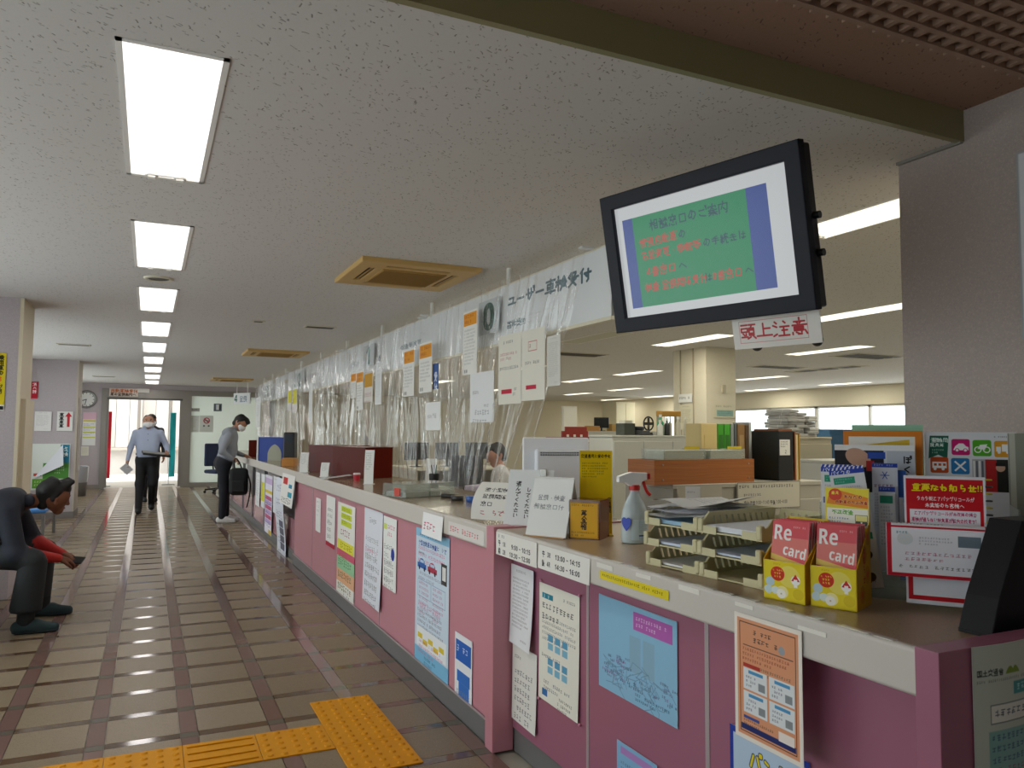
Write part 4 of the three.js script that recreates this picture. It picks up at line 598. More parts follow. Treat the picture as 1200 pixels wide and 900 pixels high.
// ------------------------------------------------------------------ things on the near counter
const onTop = (x, y) => onY(x, y, TOP);
const yawOf = (a, b) => Math.atan2(-(b.z - a.z), b.x - a.x);        // turn that lays local +x along a -> b
const mClear = new THREE.MeshPhysicalMaterial({ color: '#f3f6f4', transmission: 0.9, thickness: 0, roughness: 0.06, ior: 1.49 });
// a board standing on the counter: bottom corners in pixels, height, backward lean
function standing(name, label, category, bl, br, h, lean, draw, o = {}) {
  const a = onTop(...bl), b = onTop(...br), w = o.w ?? a.distanceTo(b), d = o.ppm ?? 1000, g0 = o.parent ?? thing(name, label, category, [(a.x + b.x) / 2, TOP + 0.001, (a.z + b.z) / 2], o.yaw ?? yawOf(a, b));
  const p = ink(w * d, h * d, (g, pw, ph) => { g.save(); g.scale(pw / 100, pw / 100); draw(g, 100, 100 * ph / pw); g.restore(); });
  const m = mesh(o.part ?? 'board', sheet(w, h, p, { t: 0.004, ...o }), inkMat(p, o.rough ?? 0.5), g0); m.rotation.x = -lean; m.position.y = 0.0015 + (o.t ?? 0.004) * Math.sin(lean);
  return g0;
}
// leaning paper in front of the monitor
standing('desk_notice', 'curved white paper notice with rows of characters leaning beside the blue tape', 'paper', [566, 611], [588, 614], 0.2, 0.5, (g, w, h) => { fillAll(g, '#e8e7e1', h); seed = 3; const s = 13; for (const [r, str] of [[0, '速小型検車'], [1, '登録関係事'], [2, '窓口'], [3, 'こちらです']]) text(g, str, 20, 18 + r * h * 0.2, s, { c: r === 3 ? '#a8505c' : '#444', k: 0.1, w: 1.15 }); }, { w: 0.2, yaw: -0.85, bend: (u, v) => 0.05 * Math.sin(v * 2.6) * (1 - 0.4 * u), part: 'sheet' });
{
  const t = standing('easel_sign', 'white board with vertical characters leaning behind the tent sign', 'sign', [601, 613], [632, 622], 0.265, 0.42, (g, w, h) => { fillAll(g, '#e3e7e8', h); text(g, '選んでください', 18, 26, 12, { v: 1, c: '#333', k: 0.12 }); text(g, 'してください', 42, 40, 12, { v: 1, c: '#333', k: 0.12 }); text(g, 'すべて', 74, 26, 12, { v: 1, c: '#333', k: 0.12 }); }, { w: 0.21, yaw: -0.72, t: 0.006 });
  mesh('clip', bx(0.03, 0.035, 0.014, 0.06, 0.235, -0.088, 0.003), mSteel, t);
  mesh('prop', bar([0, 0.2, -0.1], [0, 0.004, -0.15], 0.004), mSteel, t);
}
{
  const a = onTop(630, 622), b = onTop(655, 637), t = thing('tent_sign', 'folded white tent sign with grey characters and a dark inside at the counter edge', 'sign', [(a.x + b.x) / 2, TOP + 0.001, (a.z + b.z) / 2], -1.05);
  const p = ink(190, 260, (g, pw, ph) => { g.fillStyle = '#e4e5e3'; g.fillRect(0, 0, pw, ph); text(g, '登録・検査', 30, 78, 26, { c: '#8a8d8e', k: 0.1 }); text(g, '相談窓口付', 18, 118, 26, { c: '#8a8d8e', k: 0.09, w: 1.1 }); text(g, 'し', 22, 118, 16, { c: '#333' }); });
  const f = mesh('front_board', sheet(0.19, 0.245, p, { t: 0.004 }), inkMat(p, 0.5), t); f.rotation.x = -0.3; f.position.set(0, 0.002, 0.02);
  const r = mesh('rear_board', bx(0.19, 0.245, 0.004, 0, 0.1225, 0), M('#e4e5e3', 0.5), t); r.rotation.x = 0.3; r.position.set(0, 0.002, -0.122);
  mesh('base_strip', bx(0.19, 0.003, 0.03, 0, 0.0015, 0.022), M('#b98f58', 0.5), t);
}
// white computer screen seen from behind
{
  const c = onZ(652, 560, -3.35), t = thing('computer_monitor', 'white computer monitor seen from behind on the counter', 'monitor', [c.x, TOP, -3.35], -0.3);
  mesh('stand', [bx(0.2, 0.012, 0.16, 0, 0.006, 0, 0.004), bx(0.07, 0.1, 0.04, 0, 0.055, -0.01, 0.006)], M('#cfd3d8', 0.45), t);
  mesh('screen_frame', bx(0.33, 0.33, 0.03, 0, 0.23, -0.02, 0.008), M('#e6e9ee', 0.45), t);
  const back = mesh('back_case', bx(0.25, 0.27, 0.06, 0.015, 0.205, 0.022, 0.015), M('#dde1e7', 0.45), t);
  for (let r = 0; r < 2; r++) for (let k = 0; k < 18; k++) mesh('vent_slot', bx(0.008, 0.006, 0.003, -0.085 + k * 0.012, 0.322 - r * 0.011, 0.0525), M('#5d6268', 0.7), back);
}
{
  const p = onTop(699, 622), t = thing('wooden_post_board', 'narrow dark brown board behind the yellow appeal board', 'board', [p.x + 0.06, TOP, p.z - 0.12], -0.44); mesh('board', bx(0.045, 0.33, 0.012, 0, 0.165, 0), M('#7c3f1d', 0.5), t);
}
{
  const a = onTop(697, 633.5), b = onTop(729, 634), t = thing('appeal_board', 'tall yellow charity board with black characters behind the collection box', 'sign', [(a.x + b.x) / 2 + 0.05, TOP, a.z - 0.15], -0.44);
  const p = ink(180, 470, (g, w, h) => { g.fillStyle = '#e6c414'; g.fillRect(0, 0, w, h); text(g, '交通遺児に愛の手を', 8, 18, 24, { c: '#2a2410', k: 0.12, w: 0.76 }); fine(g, 14, 66, w - 30, 6, 15, '#4a4010', 1, 3); text(g, '交通遺児育成', 152, 260, 22, { v: 1, c: '#2a2410', k: 0.14 }); });
  mesh('board', sheet(0.135, 0.345, p, { t: 0.005 }), inkMat(p, 0.4), t); mesh('foot', bx(0.135, 0.004, 0.06, 0, 0.002, 0.02), M('#c9aa18', 0.4), t);
}
{
  const a = onTop(697, 633), t = thing('collection_box', 'amber acrylic donation box with a yellow label and coin slot', 'donation box', [a.x + 0.02, TOP, a.z - 0.075], -0.86), s = 0.125, h = 0.15, m = new THREE.MeshPhysicalMaterial({ color: '#7a3a10', transmission: 0.45, thickness: 0, roughness: 0.12 });
  mesh('front_wall', bx(s, h, 0.004, 0, h / 2, s / 2), m, t); mesh('rear_wall', bx(s, h, 0.004, 0, h / 2, -s / 2), m, t); for (const q of [-1, 1]) mesh('side_wall', bx(0.004, h, s, q * s / 2, h / 2, 0), m, t); mesh('bottom', bx(s, 0.004, s, 0, 0.002, 0), m, t);
  const sh = new THREE.Shape([[-s / 2, -s / 2], [s / 2, -s / 2], [s / 2, s / 2], [-s / 2, s / 2]].map((q) => new THREE.Vector2(...q))); sh.holes.push(new THREE.Path([[-0.03, -0.006], [0.03, -0.006], [0.03, 0.006], [-0.03, 0.006]].map((q) => new THREE.Vector2(...q))));
  mesh('lid', new THREE.ExtrudeGeometry(sh, { depth: 0.004, bevelEnabled: false }).rotateX(-Math.PI / 2).translate(0, h, 0), m, t);
  const p = ink(150, 170, (g, w, ph) => { g.fillStyle = '#d8a41c'; g.fillRect(0, 0, w, ph); fine(g, 8, 8, w - 16, 1, 16, '#5c3c08', 1, 3); text(g, '募金箱', 58, 32, 32, { v: 1, c: '#2c1a06', k: 0.14 }); fine(g, 8, 138, w - 16, 2, 14, '#3c2808', 1, 4); frame(g, '#8c5c10', 3, 3, w - 6, ph - 6, 2); });
  const l = mesh('label_plate', sheet(s - 0.008, h - 0.01, p, { t: 0.001 }), inkMat(p, 0.4), t); l.position.set(0, 0.004, s / 2 + 0.0035);
  mesh('coin', lathe([[0.0005, 0], [0.011, 0], [0.011, 0.0016], [0.0005, 0.0016]], 20).translate(0.02, 0.004, 0.02), mSteel, t);
  l.userData.label = 'yellow label with black characters'; 
}
// spray bottle
{
  const p = onTop(749, 637.5), t = thing('spray_bottle', 'white translucent spray bottle with a red and white trigger head', 'spray bottle', [p.x, TOP, p.z - 0.03], -0.25); t.scale.setScalar(1.28);
  mesh('bottle', lathe([[0.0005, 0], [0.036, 0], [0.04, 0.006], [0.04, 0.075], [0.036, 0.1], [0.028, 0.122], [0.018, 0.14], [0.013, 0.152], [0.013, 0.16]]).scale(1, 1, 0.75), M('#cfdde2', 0.25, { transmission: 0.25, thickness: 0 }), t);
  mesh('collar', cyl(0.0165, 0.0165, 0.016, 0, 0.157, 0), M('#c4201c', 0.4), t);
  mesh('spray_head', new THREE.ExtrudeGeometry(new THREE.Shape([[-0.05, 0.196], [-0.05, 0.184], [-0.03, 0.182], [-0.016, 0.173], [0.014, 0.173], [0.02, 0.186], [0.034, 0.19], [0.034, 0.206], [-0.012, 0.208], [-0.03, 0.203]].map((q) => new THREE.Vector2(...q))), { depth: 0.018, bevelEnabled: true, bevelSize: 0.003, bevelThickness: 0.003, bevelSegments: 2 }).translate(0, 0, -0.009), M('#e6e8ea', 0.35), t);
  mesh('nozzle', bx(0.014, 0.018, 0.018, 0.041, 0.198, 0, 0.003), M('#c4201c', 0.4), t);
  mesh('trigger', tube([[0.026, 0.188, 0], [0.032, 0.17, 0], [0.04, 0.152, 0], [0.05, 0.142, 0]], 0.005), M('#c4201c', 0.4), t);
  const q = ink(90, 120, (g, w, h) => { g.fillStyle = '#c3d5db'; g.fillRect(0, 0, w, h); fine(g, 34, 6, 50, 8, 9, '#4a7a94', 1, 3); rect(g, '#2a5a9c', 34, 90, 50, 8); fine(g, 34, 102, 50, 2, 9, '#2a5a9c', 1, 4); });
  mesh('label', new THREE.CylinderGeometry(0.0407, 0.0407, 0.06, 20, 1, true, -0.5, 1.5).scale(1, 1, 0.76).translate(0, 0.042, 0), inkMat(q, 0.4), t); { const uv = t.children[t.children.length - 1].geometry.attributes.uv; for (let i = 0; i < uv.count; i++) uv.setXY(i, q.u0 + (q.u1 - q.u0) * uv.getX(i), q.v0 + (q.v1 - q.v0) * uv.getY(i)); }
  const s = new THREE.Shape(); s.moveTo(0, -0.022); s.bezierCurveTo(-0.03, 0.006, -0.012, 0.028, 0, 0.014); s.bezierCurveTo(0.012, 0.028, 0.03, 0.006, 0, -0.022);
  mesh('heart_mark', new THREE.ExtrudeGeometry(s, { depth: 0.001, bevelEnabled: false }).rotateY(-0.95).translate(-0.0325, 0.06, 0.0195), M('#2440b4', 0.4), t);
}
// letter trays
{
  const m = M('#c9c29a', 0.5), W = 0.236, D = 0.33, H = 0.058;
  const slotted = (L, n) => { const s = new THREE.Shape([[0, 0], [L, 0], [L, H], [L * 0.13, H], [0.02, H * 0.62], [0, H * 0.55]].map((q) => new THREE.Vector2(...q))); for (let k = 0; k < n; k++) { const x = L * 0.16 + k * (L * 0.78 / n), a = 0.016, b = H - 0.012; s.holes.push(new THREE.Path([[x + 0.012, a], [x + 0.021, a], [x + 0.011, b], [x + 0.002, b]].map((q) => new THREE.Vector2(...q)))); } return new THREE.ExtrudeGeometry(s, { depth: 0.004, bevelEnabled: false }); };
  // local: front (open) towards +z, width along x
  const sideL = slotted(D, 10).rotateY(Math.PI / 2).translate(-W / 2, 0, 0), sideR = sideL.clone().translate(W - 0.004, 0, 0), back = slotted(W, 7).translate(-W / 2, 0, -D);
  const trayBody = merge([sideL, sideR, back]), base = merge([bx(W, 0.004, D, 0, 0.004, -D / 2), bx(0.07, 0.022, 0.005, -W / 2 + 0.035, 0.011, 0), bx(0.07, 0.022, 0.005, W / 2 - 0.035, 0.011, 0), bx(0.02, 0.04, 0.02, -W / 2 + 0.01, 0.022, -0.004, 0.006), bx(0.02, 0.04, 0.02, W / 2 - 0.01, 0.022, -0.004, 0.006)]);
  const paper = [M('#d8dce4', 0.7), M('#9cc0dc', 0.7), M('#e3e4e6', 0.7), M('#c9d4ea', 0.7)];
  const A = onTop(757, 661), B = onTop(895, 692), dirx = B.clone().sub(A).normalize(), yaw = yawOf(A, B), nrm = V(Math.sin(yaw), 0, Math.cos(yaw)), half = A.distanceTo(B) / 2, W2 = half;
  const lv = ['bottom', 'middle', 'top'], st = ['stack nearer the spray bottle', 'stack beside the yellow card box'];
  for (let s = 0; s < 2; s++) for (let l = 0; l < 3; l++) {
    const c = A.clone().addScaledVector(dirx, half * (s + 0.5)).addScaledVector(nrm, l * 0.008 - 0.002 - (l === 2 ? 0.012 : 0)), t = thing('letter_tray', `cream slotted letter tray, ${lv[l]} of the ${st[s]}`, 'letter tray', [c.x, TOP + 0.001 + l * 0.064, c.z], yaw, 'cream letter trays on the counter');
    t.scale.set(W2 / W, 1, 1);
    mesh('slotted_walls', trayBody, m, t); mesh('base', base, m, t);
    // papers lying in it
    const sets = s === 0 ? [[2, 0.006, 0.2], [3, 0.008, 0.2], [1, 0.012, 0.2]][l] : [null, [3, 0.006, 0.2], [0, 0.016, 0.2]][l];
    if (sets) { const q = tag(mesh('paper_pile', bx(sets[2], sets[1], 0.29, 0, 0, 0, 0.001), paper[sets[0]]), `sheets of paper lying in the ${lv[l]} tray of the ${st[s]}`, 'paper'); q.position.copy(t.position).addScaledVector(nrm, -0.155).add(V(0, 0.0075 + sets[1] / 2, 0)); q.rotation.y = yaw; }
  }
  // crumpled flyers on top of the first stack
  seed = 21;
  for (let k = 0; k < 4; k++) { const c = A.clone().addScaledVector(dirx, half * 0.5 + rnd(-0.02, 0.02)).addScaledVector(nrm, -0.12 - rnd(0.03)), p = ink(120, 160, (g, w, h) => { g.fillStyle = ['#f0f0f0', '#e4e5ee', '#f2f2f2', '#e9ebea'][k]; g.fillRect(0, 0, w, h); if (k % 2) fine(g, 10, 12, 100, 10, 11, '#9a9ca4', 1, k); });
    const q = tag(mesh('loose_flyer', sheet(0.2, 0.27, p, { nx: 10, ny: 12, bend: (u, v) => 0.008 * Math.sin(u * 5 + k * 2) * Math.cos(v * 4 + k) + 0.012 * (1 - v) * u }).translate(0, -0.135, 0), inkMat(p, 0.7)), 'loose curling flyer on top of the stack nearer the spray bottle', 'paper', 'loose flyers on the letter trays'); q.rotation.set(-Math.PI / 2, 0, 0.2 - k * 0.13); q.rotation.order = 'YXZ'; q.rotation.y = yaw; q.position.set(c.x, TOP + 0.001 + 0.128 + 0.036 + k * 0.013, c.z); }
  const f = onTop(838, 640), cs = thing('folded_card', 'small white folded card standing behind the letter trays', 'card', [f.x + 0.12, TOP, f.z - 0.28], -0.6); mesh('card', sheet(0.06, 0.2, ink(60, 200, (g, w, h) => { g.fillStyle = '#e4e4e2'; g.fillRect(0, 0, w, h); fine(g, 8, 20, 44, 1, 12, '#888', 1, 3); }), { bend: (u, v) => 0.01 * v }), inkMat(ink(8, 8, (g) => g.fillRect(0, 0, 8, 8))), cs);
}
// yellow card boxes with pink cards
{
  const printFront = ink(240, 220, (g, w, h) => { g.fillStyle = '#e4cf24'; g.fillRect(0, 0, w, h); disc(g, '#e9d964', 150, 80, 60); disc(g, '#efe4a0', 110, 170, 34); disc(g, '#d8c020', 200, 170, 30); for (const [x, y, r, c] of [[40, 120, 26, '#b9d0d8'], [30, 165, 24, '#c4d8dc'], [70, 165, 22, '#d8e4e0']]) disc(g, c, x, y, r); disc(g, '#f2f0e8', 104, 180, 26); disc(g, '#c8b890', 104, 180, 5); disc(g, '#cc3218', 84, 72, 40); text(g, 'こちらから', 54, 46, 12, { c: '#f4e24a', k: 0.14 }); text(g, 'すすむ', 62, 62, 14, { c: '#f4e24a', k: 0.14 }); text(g, 'どうぞ', 62, 80, 14, { c: '#f4e24a', k: 0.14 }); disc(g, '#f3f3ee', 186, 96, 26); g.fillStyle = '#c8261c'; g.beginPath(); g.moveTo(186, 62); g.lineTo(210, 100); g.lineTo(162, 100); g.fill(); rect(g, '#f3f3ee', 176, 90, 20, 44); fine(g, 60, 14, 60, 1, 16, '#c07818', 1, 3); });
  const printSide = ink(160, 240, (g, w, h) => { g.fillStyle = '#d9a81c'; g.fillRect(0, 0, w, h); for (const [x, y] of [[60, 200], [120, 150], [90, 90], [130, 40]]) { disc(g, '#c88a1c', x, y, 26); disc(g, '#d8642c', x, y, 10); } text(g, 'お知らせ', 70, 60, 28, { v: 1, c: '#b8401c', k: 0.12 }); });
  const printCard = ink(170, 240, (g, w, h) => { g.fillStyle = '#d8545c'; g.fillRect(0, 0, w, h); g.fillStyle = '#e07c74'; g.fillRect(0, 60, w, 70); g.fillStyle = '#e9c860'; g.beginPath(); g.moveTo(0, 120); g.lineTo(w, 150); g.lineTo(w, 175); g.lineTo(0, 140); g.fill(); g.fillStyle = '#e8dcd8'; g.fillRect(0, 165, w, 75); g.fillStyle = '#f4f0ee'; g.font = 'bold 74px sans-serif'; g.fillText('Re', 4, 70); g.font = 'bold 52px sans-serif'; g.save(); g.translate(52, 120); g.rotate(0.12); g.fillText('card', 0, 0); g.restore(); fine(g, 96, 18, 66, 1, 12, '#f4e4e0', 1, 3); for (let k = 0; k < 4; k++) disc(g, ['#8a94c4', '#9ca4b4', '#a8b0d0', '#8c98c8'][k], 22 + k * 42, 190, 18); fine(g, 8, 216, 150, 2, 10, '#8a7a8c', 1, 5); });
  const printHead = ink(260, 300, (g, w, h) => { g.fillStyle = '#e9d63c'; g.fillRect(0, 0, w, h); g.fillStyle = '#e58a24'; g.beginPath(); g.moveTo(20, 60); g.lineTo(90, 20); g.lineTo(w - 6, 60); g.lineTo(w - 6, 130); g.lineTo(10, 110); g.fill(); disc(g, '#d8482c', 62, 48, 40); text(g, '意見', 36, 24, 24, { c: '#f4e24a', k: 0.14 }); text(g, 'あなたの', 110, 44, 28, { c: '#b02a18', k: 0.16, outline: '#f4e9a0' }); text(g, '自動車の不正改造', 60, 82, 24, { c: '#b02a18', k: 0.16, outline: '#f4e9a0' }); rect(g, '#f0efe2', 12, 136, w - 20, 120); text(g, '不正改造', 40, 144, 32, { c: '#6fae4c', k: 0.16, outline: '#f8f8f0' }); fine(g, 24, 196, 130, 2, 22, '#3c5cb4', 1, 4); disc(g, '#5c5c58', 196, 226, 16); disc(g, '#5c5c58', 236, 226, 16); rect(g, '#e9e08c', 180, 176, 70, 40); frame(g, '#5c5c58', 180, 176, 70, 40, 3); fine(g, 60, 270, 150, 1, 18, '#a8781c', 1, 5); });
  const bend = (n) => (u, v) => 0;
  [[895, 700.5, 944, 710, 'yellow card box full of pink cards, beside the letter trays', 0], [950, 710, 1005, 718, 'yellow card box with a tall printed header, nearer the leaflet display', 1]].forEach(([x0, y0, x1, y1, label, head]) => {
    const a = onTop(x0, y0), b = onTop(x1, y1), w = a.distanceTo(b), yaw = yawOf(a, b), nrm = V(Math.sin(yaw), 0, Math.cos(yaw)), c = a.clone().lerp(b, 0.5), t = thing('card_box', label, 'card box', [c.x, TOP + 0.001, c.z], yaw), D = 0.12, hf = 0.098, hb = 0.2, m = M('#d9bd20', 0.5);
    mesh('front_wall', sheet(w, hf, printFront, { t: 0.002 }), inkMat(printFront, 0.45), t);
    const side = (q) => { const s = prism([[0, 0], [D, 0], [D, hb], [0, hf]], 0.002); s.rotateY(Math.PI / 2).translate(q, 0, 0); const p = s.attributes.position, uv = s.attributes.uv; for (let i = 0; i < p.count; i++) uv.setXY(i, printSide.u0 + (printSide.u1 - printSide.u0) * (-p.getZ(i) / D), printSide.v0 + (printSide.v1 - printSide.v0) * (p.getY(i) / hb)); return s; };
    mesh('side_wall', side(-w / 2), inkMat(printSide, 0.45), t); mesh('side_wall', side(w / 2 - 0.002), inkMat(printSide, 0.45), t);
    mesh('rear_wall', bx(w, hb, 0.002, 0, hb / 2, -D), m, t); mesh('bottom', bx(w, 0.002, D, 0, 0.002, -D / 2), m, t);
    if (head) { const f = mesh('header', sheet(w * 0.98, 0.115, printHead, { t: 0.002 }), inkMat(printHead, 0.45), t); f.position.set(0, 0.168, -D + 0.004); f.rotation.x = -0.06; }
    for (let k = 0; k < 6; k++) { const q = tag(mesh('leaflet_card', sheet(w - 0.014, 0.17, printCard, { t: 0.004 }), inkMat(printCard, 0.4)), 'pink and white card standing in the ' + (head ? 'yellow box with the printed header' : 'yellow box beside the letter trays'), 'card', head ? 'cards in the box with a header' : 'cards in the box by the trays'); q.position.set(c.x, TOP + 0.03, c.z).addScaledVector(nrm, -0.012 - k * 0.012); q.rotation.order = 'YXZ'; q.rotation.y = yaw; q.rotation.x = -0.16; }
  });
}
// leaflet display: sheets on upright planes turned towards the hall
function onPlane(x, y, p0, yaw) { const n = V(Math.sin(yaw), 0, Math.cos(yaw)), d = ray(x, y); return EYE.clone().addScaledVector(d, p0.clone().sub(EYE).dot(n) / d.dot(n)); }
function racked(name, label, category, p0, yaw, c, draw, o = {}) {
  const q = c.map(([x, y]) => onPlane(x, y, p0, yaw)), ax = V(Math.cos(yaw), 0, -Math.sin(yaw)), w = (q[1].clone().sub(q[0]).dot(ax) + q[2].clone().sub(q[3]).dot(ax)) / 2, yT = (q[0].y + q[1].y) / 2, yB = Math.max(o.floor ?? TOP + 0.012, (q[2].y + q[3].y) / 2), h = yT - yB, d = o.ppm ?? 1200;
  const ctr = q.reduce((a, b) => a.add(b), V(0, 0, 0)).multiplyScalar(0.25), p = ink(w * d, h * d, (g, pw, ph) => { g.save(); g.scale(pw / 100, pw / 100); draw(g, 100, 100 * ph / pw); g.restore(); });
  const m = mesh(name, sheet(w, h, p, { t: 0.003, ...o }), inkMat(p, 0.35, 0.2), o.parent); m.position.set(ctr.x, yB, ctr.z); m.rotation.y = yaw; if (o.roll) m.rotation.z = o.roll; tag(m, label, category, o.group); return m;
}
{
  const Y = -0.9, base = V(1.70, TOP, -1.29), at = (d) => base.clone().add(V(0.776 * d, 0, -0.617 * d));
  const bk = thing('leaflet_rack', 'clear acrylic leaflet rack holding brochures beside the yellow card boxes', 'leaflet rack', [1.83, TOP, -1.43], Y);
  mesh('rear_plate', bx(0.46, 0.3, 0.004, 0.02, 0.15, -0.21), mClear, bk); mesh('base_plate', bx(0.46, 0.006, 0.3, 0.02, 0.003, -0.05), mClear, bk); mesh('front_lip', bx(0.46, 0.07, 0.004, 0.02, 0.035, 0.095), mClear, bk);
  for (const z of [-0.11, -0.01]) mesh('divider', bx(0.46, 0.16, 0.003, 0.02, 0.083, z), mClear, bk); for (const x of [-0.2, 0.25]) mesh('side_plate', bx(0.004, 0.24, 0.3, x, 0.12, -0.06), mClear, bk);
  racked('folder', 'pale green folder sticking up behind the orange one in the rack', 'folder', at(0.29), Y, [[1000, 499], [1084, 497], [1084, 690], [1000, 680]], (g, w, h) => fillAll(g, '#9cc9ac', h), { floor: TOP + 0.01 });
  racked('folder', 'orange-framed brochure sticking up behind the photo brochure', 'brochure', at(0.255), Y, [[990, 508], [1083, 502], [1083, 690], [990, 680]], (g, w, h) => { fillAll(g, '#d8802c', h); rect(g, '#e6e4dc', 7, 8, 84, h); g.fillStyle = '#d8b83c'; g.beginPath(); g.moveTo(14, 22); g.lineTo(84, 12); g.lineTo(84, 20); g.fill(); }, {});
  racked('brochure', 'brochure with a photo of a person and large dark characters in the rack', 'brochure', at(0.215), Y, [[984, 523], [1078, 520], [1070, 690], [975, 685]], (g, w, h) => { fillAll(g, '#cfd4da', h); rect(g, '#e8e9e8', 0, 0, 100, 8); rect(g, '#25262c', 0, 8, 62, h * 0.3); g.fillStyle = '#c49a86'; g.beginPath(); g.ellipse(30, 18, 17, 12, 0.5, 0, 7); g.fill(); rect(g, '#2f4fa8', 42, 10, 22, 9); rect(g, '#a82a2c', 40, 22, 10, 14); rect(g, '#b8c0cc', 66, 8, 34, h); text(g, 'ぼくら', 84, 14, 12, { v: 1, c: '#1c1c1e', k: 0.13 }); }, {});
  racked('poster', 'white recruiting poster with five coloured vehicle icons', 'poster', at(0.27), Y, [[1090, 505], [1197, 508], [1190, 640], [1080, 630]], (g, w, h) => {
    fillAll(g, '#d9dce2', h); g.fillStyle = '#1f5c4a'; g.beginPath(); g.moveTo(6, 5); g.lineTo(27, 5); g.lineTo(25, 34); g.lineTo(15, 29); g.lineTo(4, 34); g.fill(); text(g, '運輸局', 7, 7, 6.4, { c: '#e0ece6', k: 0.12 }); text(g, '職員募集', 6, 14, 5.2, { c: '#e0ece6', k: 0.12 }); fine(g, 8, 22, 15, 2, 3.4, '#cfe0d8', 1, 3); fine(g, 76, 5, 18, 1, 3, '#888', 1, 2);
    const tile = (x, y, c) => { g.fillStyle = c; g.beginPath(); g.roundRect(x, y, 20, 20, 2.4); g.fill(); g.fillStyle = '#eef0f0'; };
    tile(30, 9, '#c01f6c'); g.beginPath(); g.moveTo(32, 22); g.lineTo(34, 18); g.lineTo(38, 14.5); g.lineTo(43, 14.5); g.lineTo(46, 18); g.lineTo(48.5, 19); g.lineTo(48.5, 23); g.lineTo(32, 23); g.fill(); disc(g, '#c01f6c', 36, 23, 2.4); disc(g, '#c01f6c', 45, 23, 2.4); disc(g, '#eef0f0', 36, 23, 1.6); disc(g, '#eef0f0', 45, 23, 1.6);
    tile(53, 10, '#4fa428'); for (const x of [58.5, 68]) { g.strokeStyle = '#eef0f0'; g.lineWidth = 1.4; g.beginPath(); g.arc(x, 22, 3.4, 0, 7); g.stroke(); } g.beginPath(); g.moveTo(58, 21); g.lineTo(61, 16); g.lineTo(69, 15); g.lineTo(66, 22); g.fill();
    tile(76, 11, '#d8992c'); g.fillRect(84, 15, 10, 9); g.fillRect(78, 18, 5, 6); disc(g, '#eef0f0', 81, 25, 1.8); disc(g, '#eef0f0', 90, 25, 1.8);
    tile(6, 32, '#b8481c'); g.fillRect(8, 38, 16, 8); rect(g, '#b8481c', 10, 40, 3, 3); rect(g, '#b8481c', 15, 40, 3, 3); rect(g, '#b8481c', 20, 40, 3, 3); disc(g, '#eef0f0', 11, 47, 1.8); disc(g, '#eef0f0', 20, 47, 1.8);
    tile(29, 33, '#2c78b4'); g.strokeStyle = '#eef0f0'; g.lineWidth = 2.2; g.beginPath(); g.moveTo(33, 37); g.lineTo(45, 49); g.moveTo(45, 37); g.lineTo(33, 49); g.stroke();
    rect(g, '#a8a8ac', 52, 34, 42, 40); rect(g, '#b22a2a', 66, 34, 12, 40); rect(g, '#2a2a26', 78, 34, 16, 40); disc(g, '#c8a08c', 82, 44, 5); rect(g, '#222', 77, 38, 10, 4); for (let k = 0; k < 4; k++) rect(g, k % 2 ? '#5c6068' : '#e0e0e0', 53 + k * 3, 36, 2, 36); }, { ppm: 1100 });
  racked('brochure', 'grey-green brochure edge beside the recruiting poster', 'brochure', at(0.26), Y, [[1185, 507], [1235, 509], [1230, 640], [1180, 630]], (g, w, h) => { fillAll(g, '#8d9184', h); rect(g, '#b9bcae', 4, 0, 14, h); }, {});
  const bike = (s) => (g, w, h) => { fillAll(g, '#e2e4e8', h); rect(g, '#3048b0', 0, 0, 100, 22); for (let k = 0; k < 9; k++) { g.fillStyle = '#e8eaf4'; g.beginPath(); g.moveTo(k * 12, 0); g.lineTo(k * 12 + 5, 0); g.lineTo(k * 12 + 1, 9); g.lineTo(k * 12 - 4, 9); g.fill(); } text(g, 'バイクの安全', 4, 10, 13, { c: '#f2f4fa', k: 0.14, w: 1.1 }); rect(g, '#2f9c7c', 10, 32, 60, 20); fine(g, 14, 35, 52, 2, 8, '#dff4ec', 1, s); fine(g, 10, 60, 80, 3, 9, '#888c98', 1, s + 1); rect(g, '#5a62b8', 6, 96, 40, 18); rect(g, '#2f9c7c', 40, h * 0.55, 52, 20); for (let k = 0; k < 4; k++) { disc(g, ['#7a5c3c', '#3c3c40', '#c8a040', '#5c4430'][k], 24 + (k % 2) * 46, h * (0.64 + 0.09 * k), 13); disc(g, '#3a3634', 16 + (k % 2) * 46, h * (0.64 + 0.09 * k) + 12, 7); } fine(g, 8, h * 0.94, 80, 1, 9, '#667', 1, 5); };
  racked('leaflet', 'motorcycle leaflet with a striped blue heading standing upright in the rack', 'leaflet', at(0.1), Y, [[964, 546], [1006, 543], [1006, 668], [962, 660]], bike(3), {});
  racked('leaflet', 'motorcycle leaflet with a blue heading tilted to one side in the rack', 'leaflet', at(0.07), Y, [[986, 549], [1024, 543], [1046, 690], [1000, 690]], bike(6), { roll: 0.14 });
  racked('leaflet', 'pale leaflet with a blue snowflake and heading behind the notice board', 'leaflet', at(0.15), Y, [[1024, 544], [1054, 542], [1052, 665], [1022, 662]], (g, w, h) => { fillAll(g, '#d3dae8', h); rect(g, '#2c46a8', 0, 0, 100, 18); fine(g, 8, 4, 84, 1, 14, '#e0e6f4', 1, 3); g.strokeStyle = '#3c56b4'; g.lineWidth = 3; for (let k = 0; k < 6; k++) { g.beginPath(); g.moveTo(50, 52); g.lineTo(50 + 18 * Math.cos(k * 1.047), 52 + 18 * Math.sin(k * 1.047)); g.stroke(); } fine(g, 8, 90, 84, 1, 22, '#5c2040', 1, 4); fine(g, 8, 130, 84, 12, 12, '#8890a0', 1, 5); }, {});
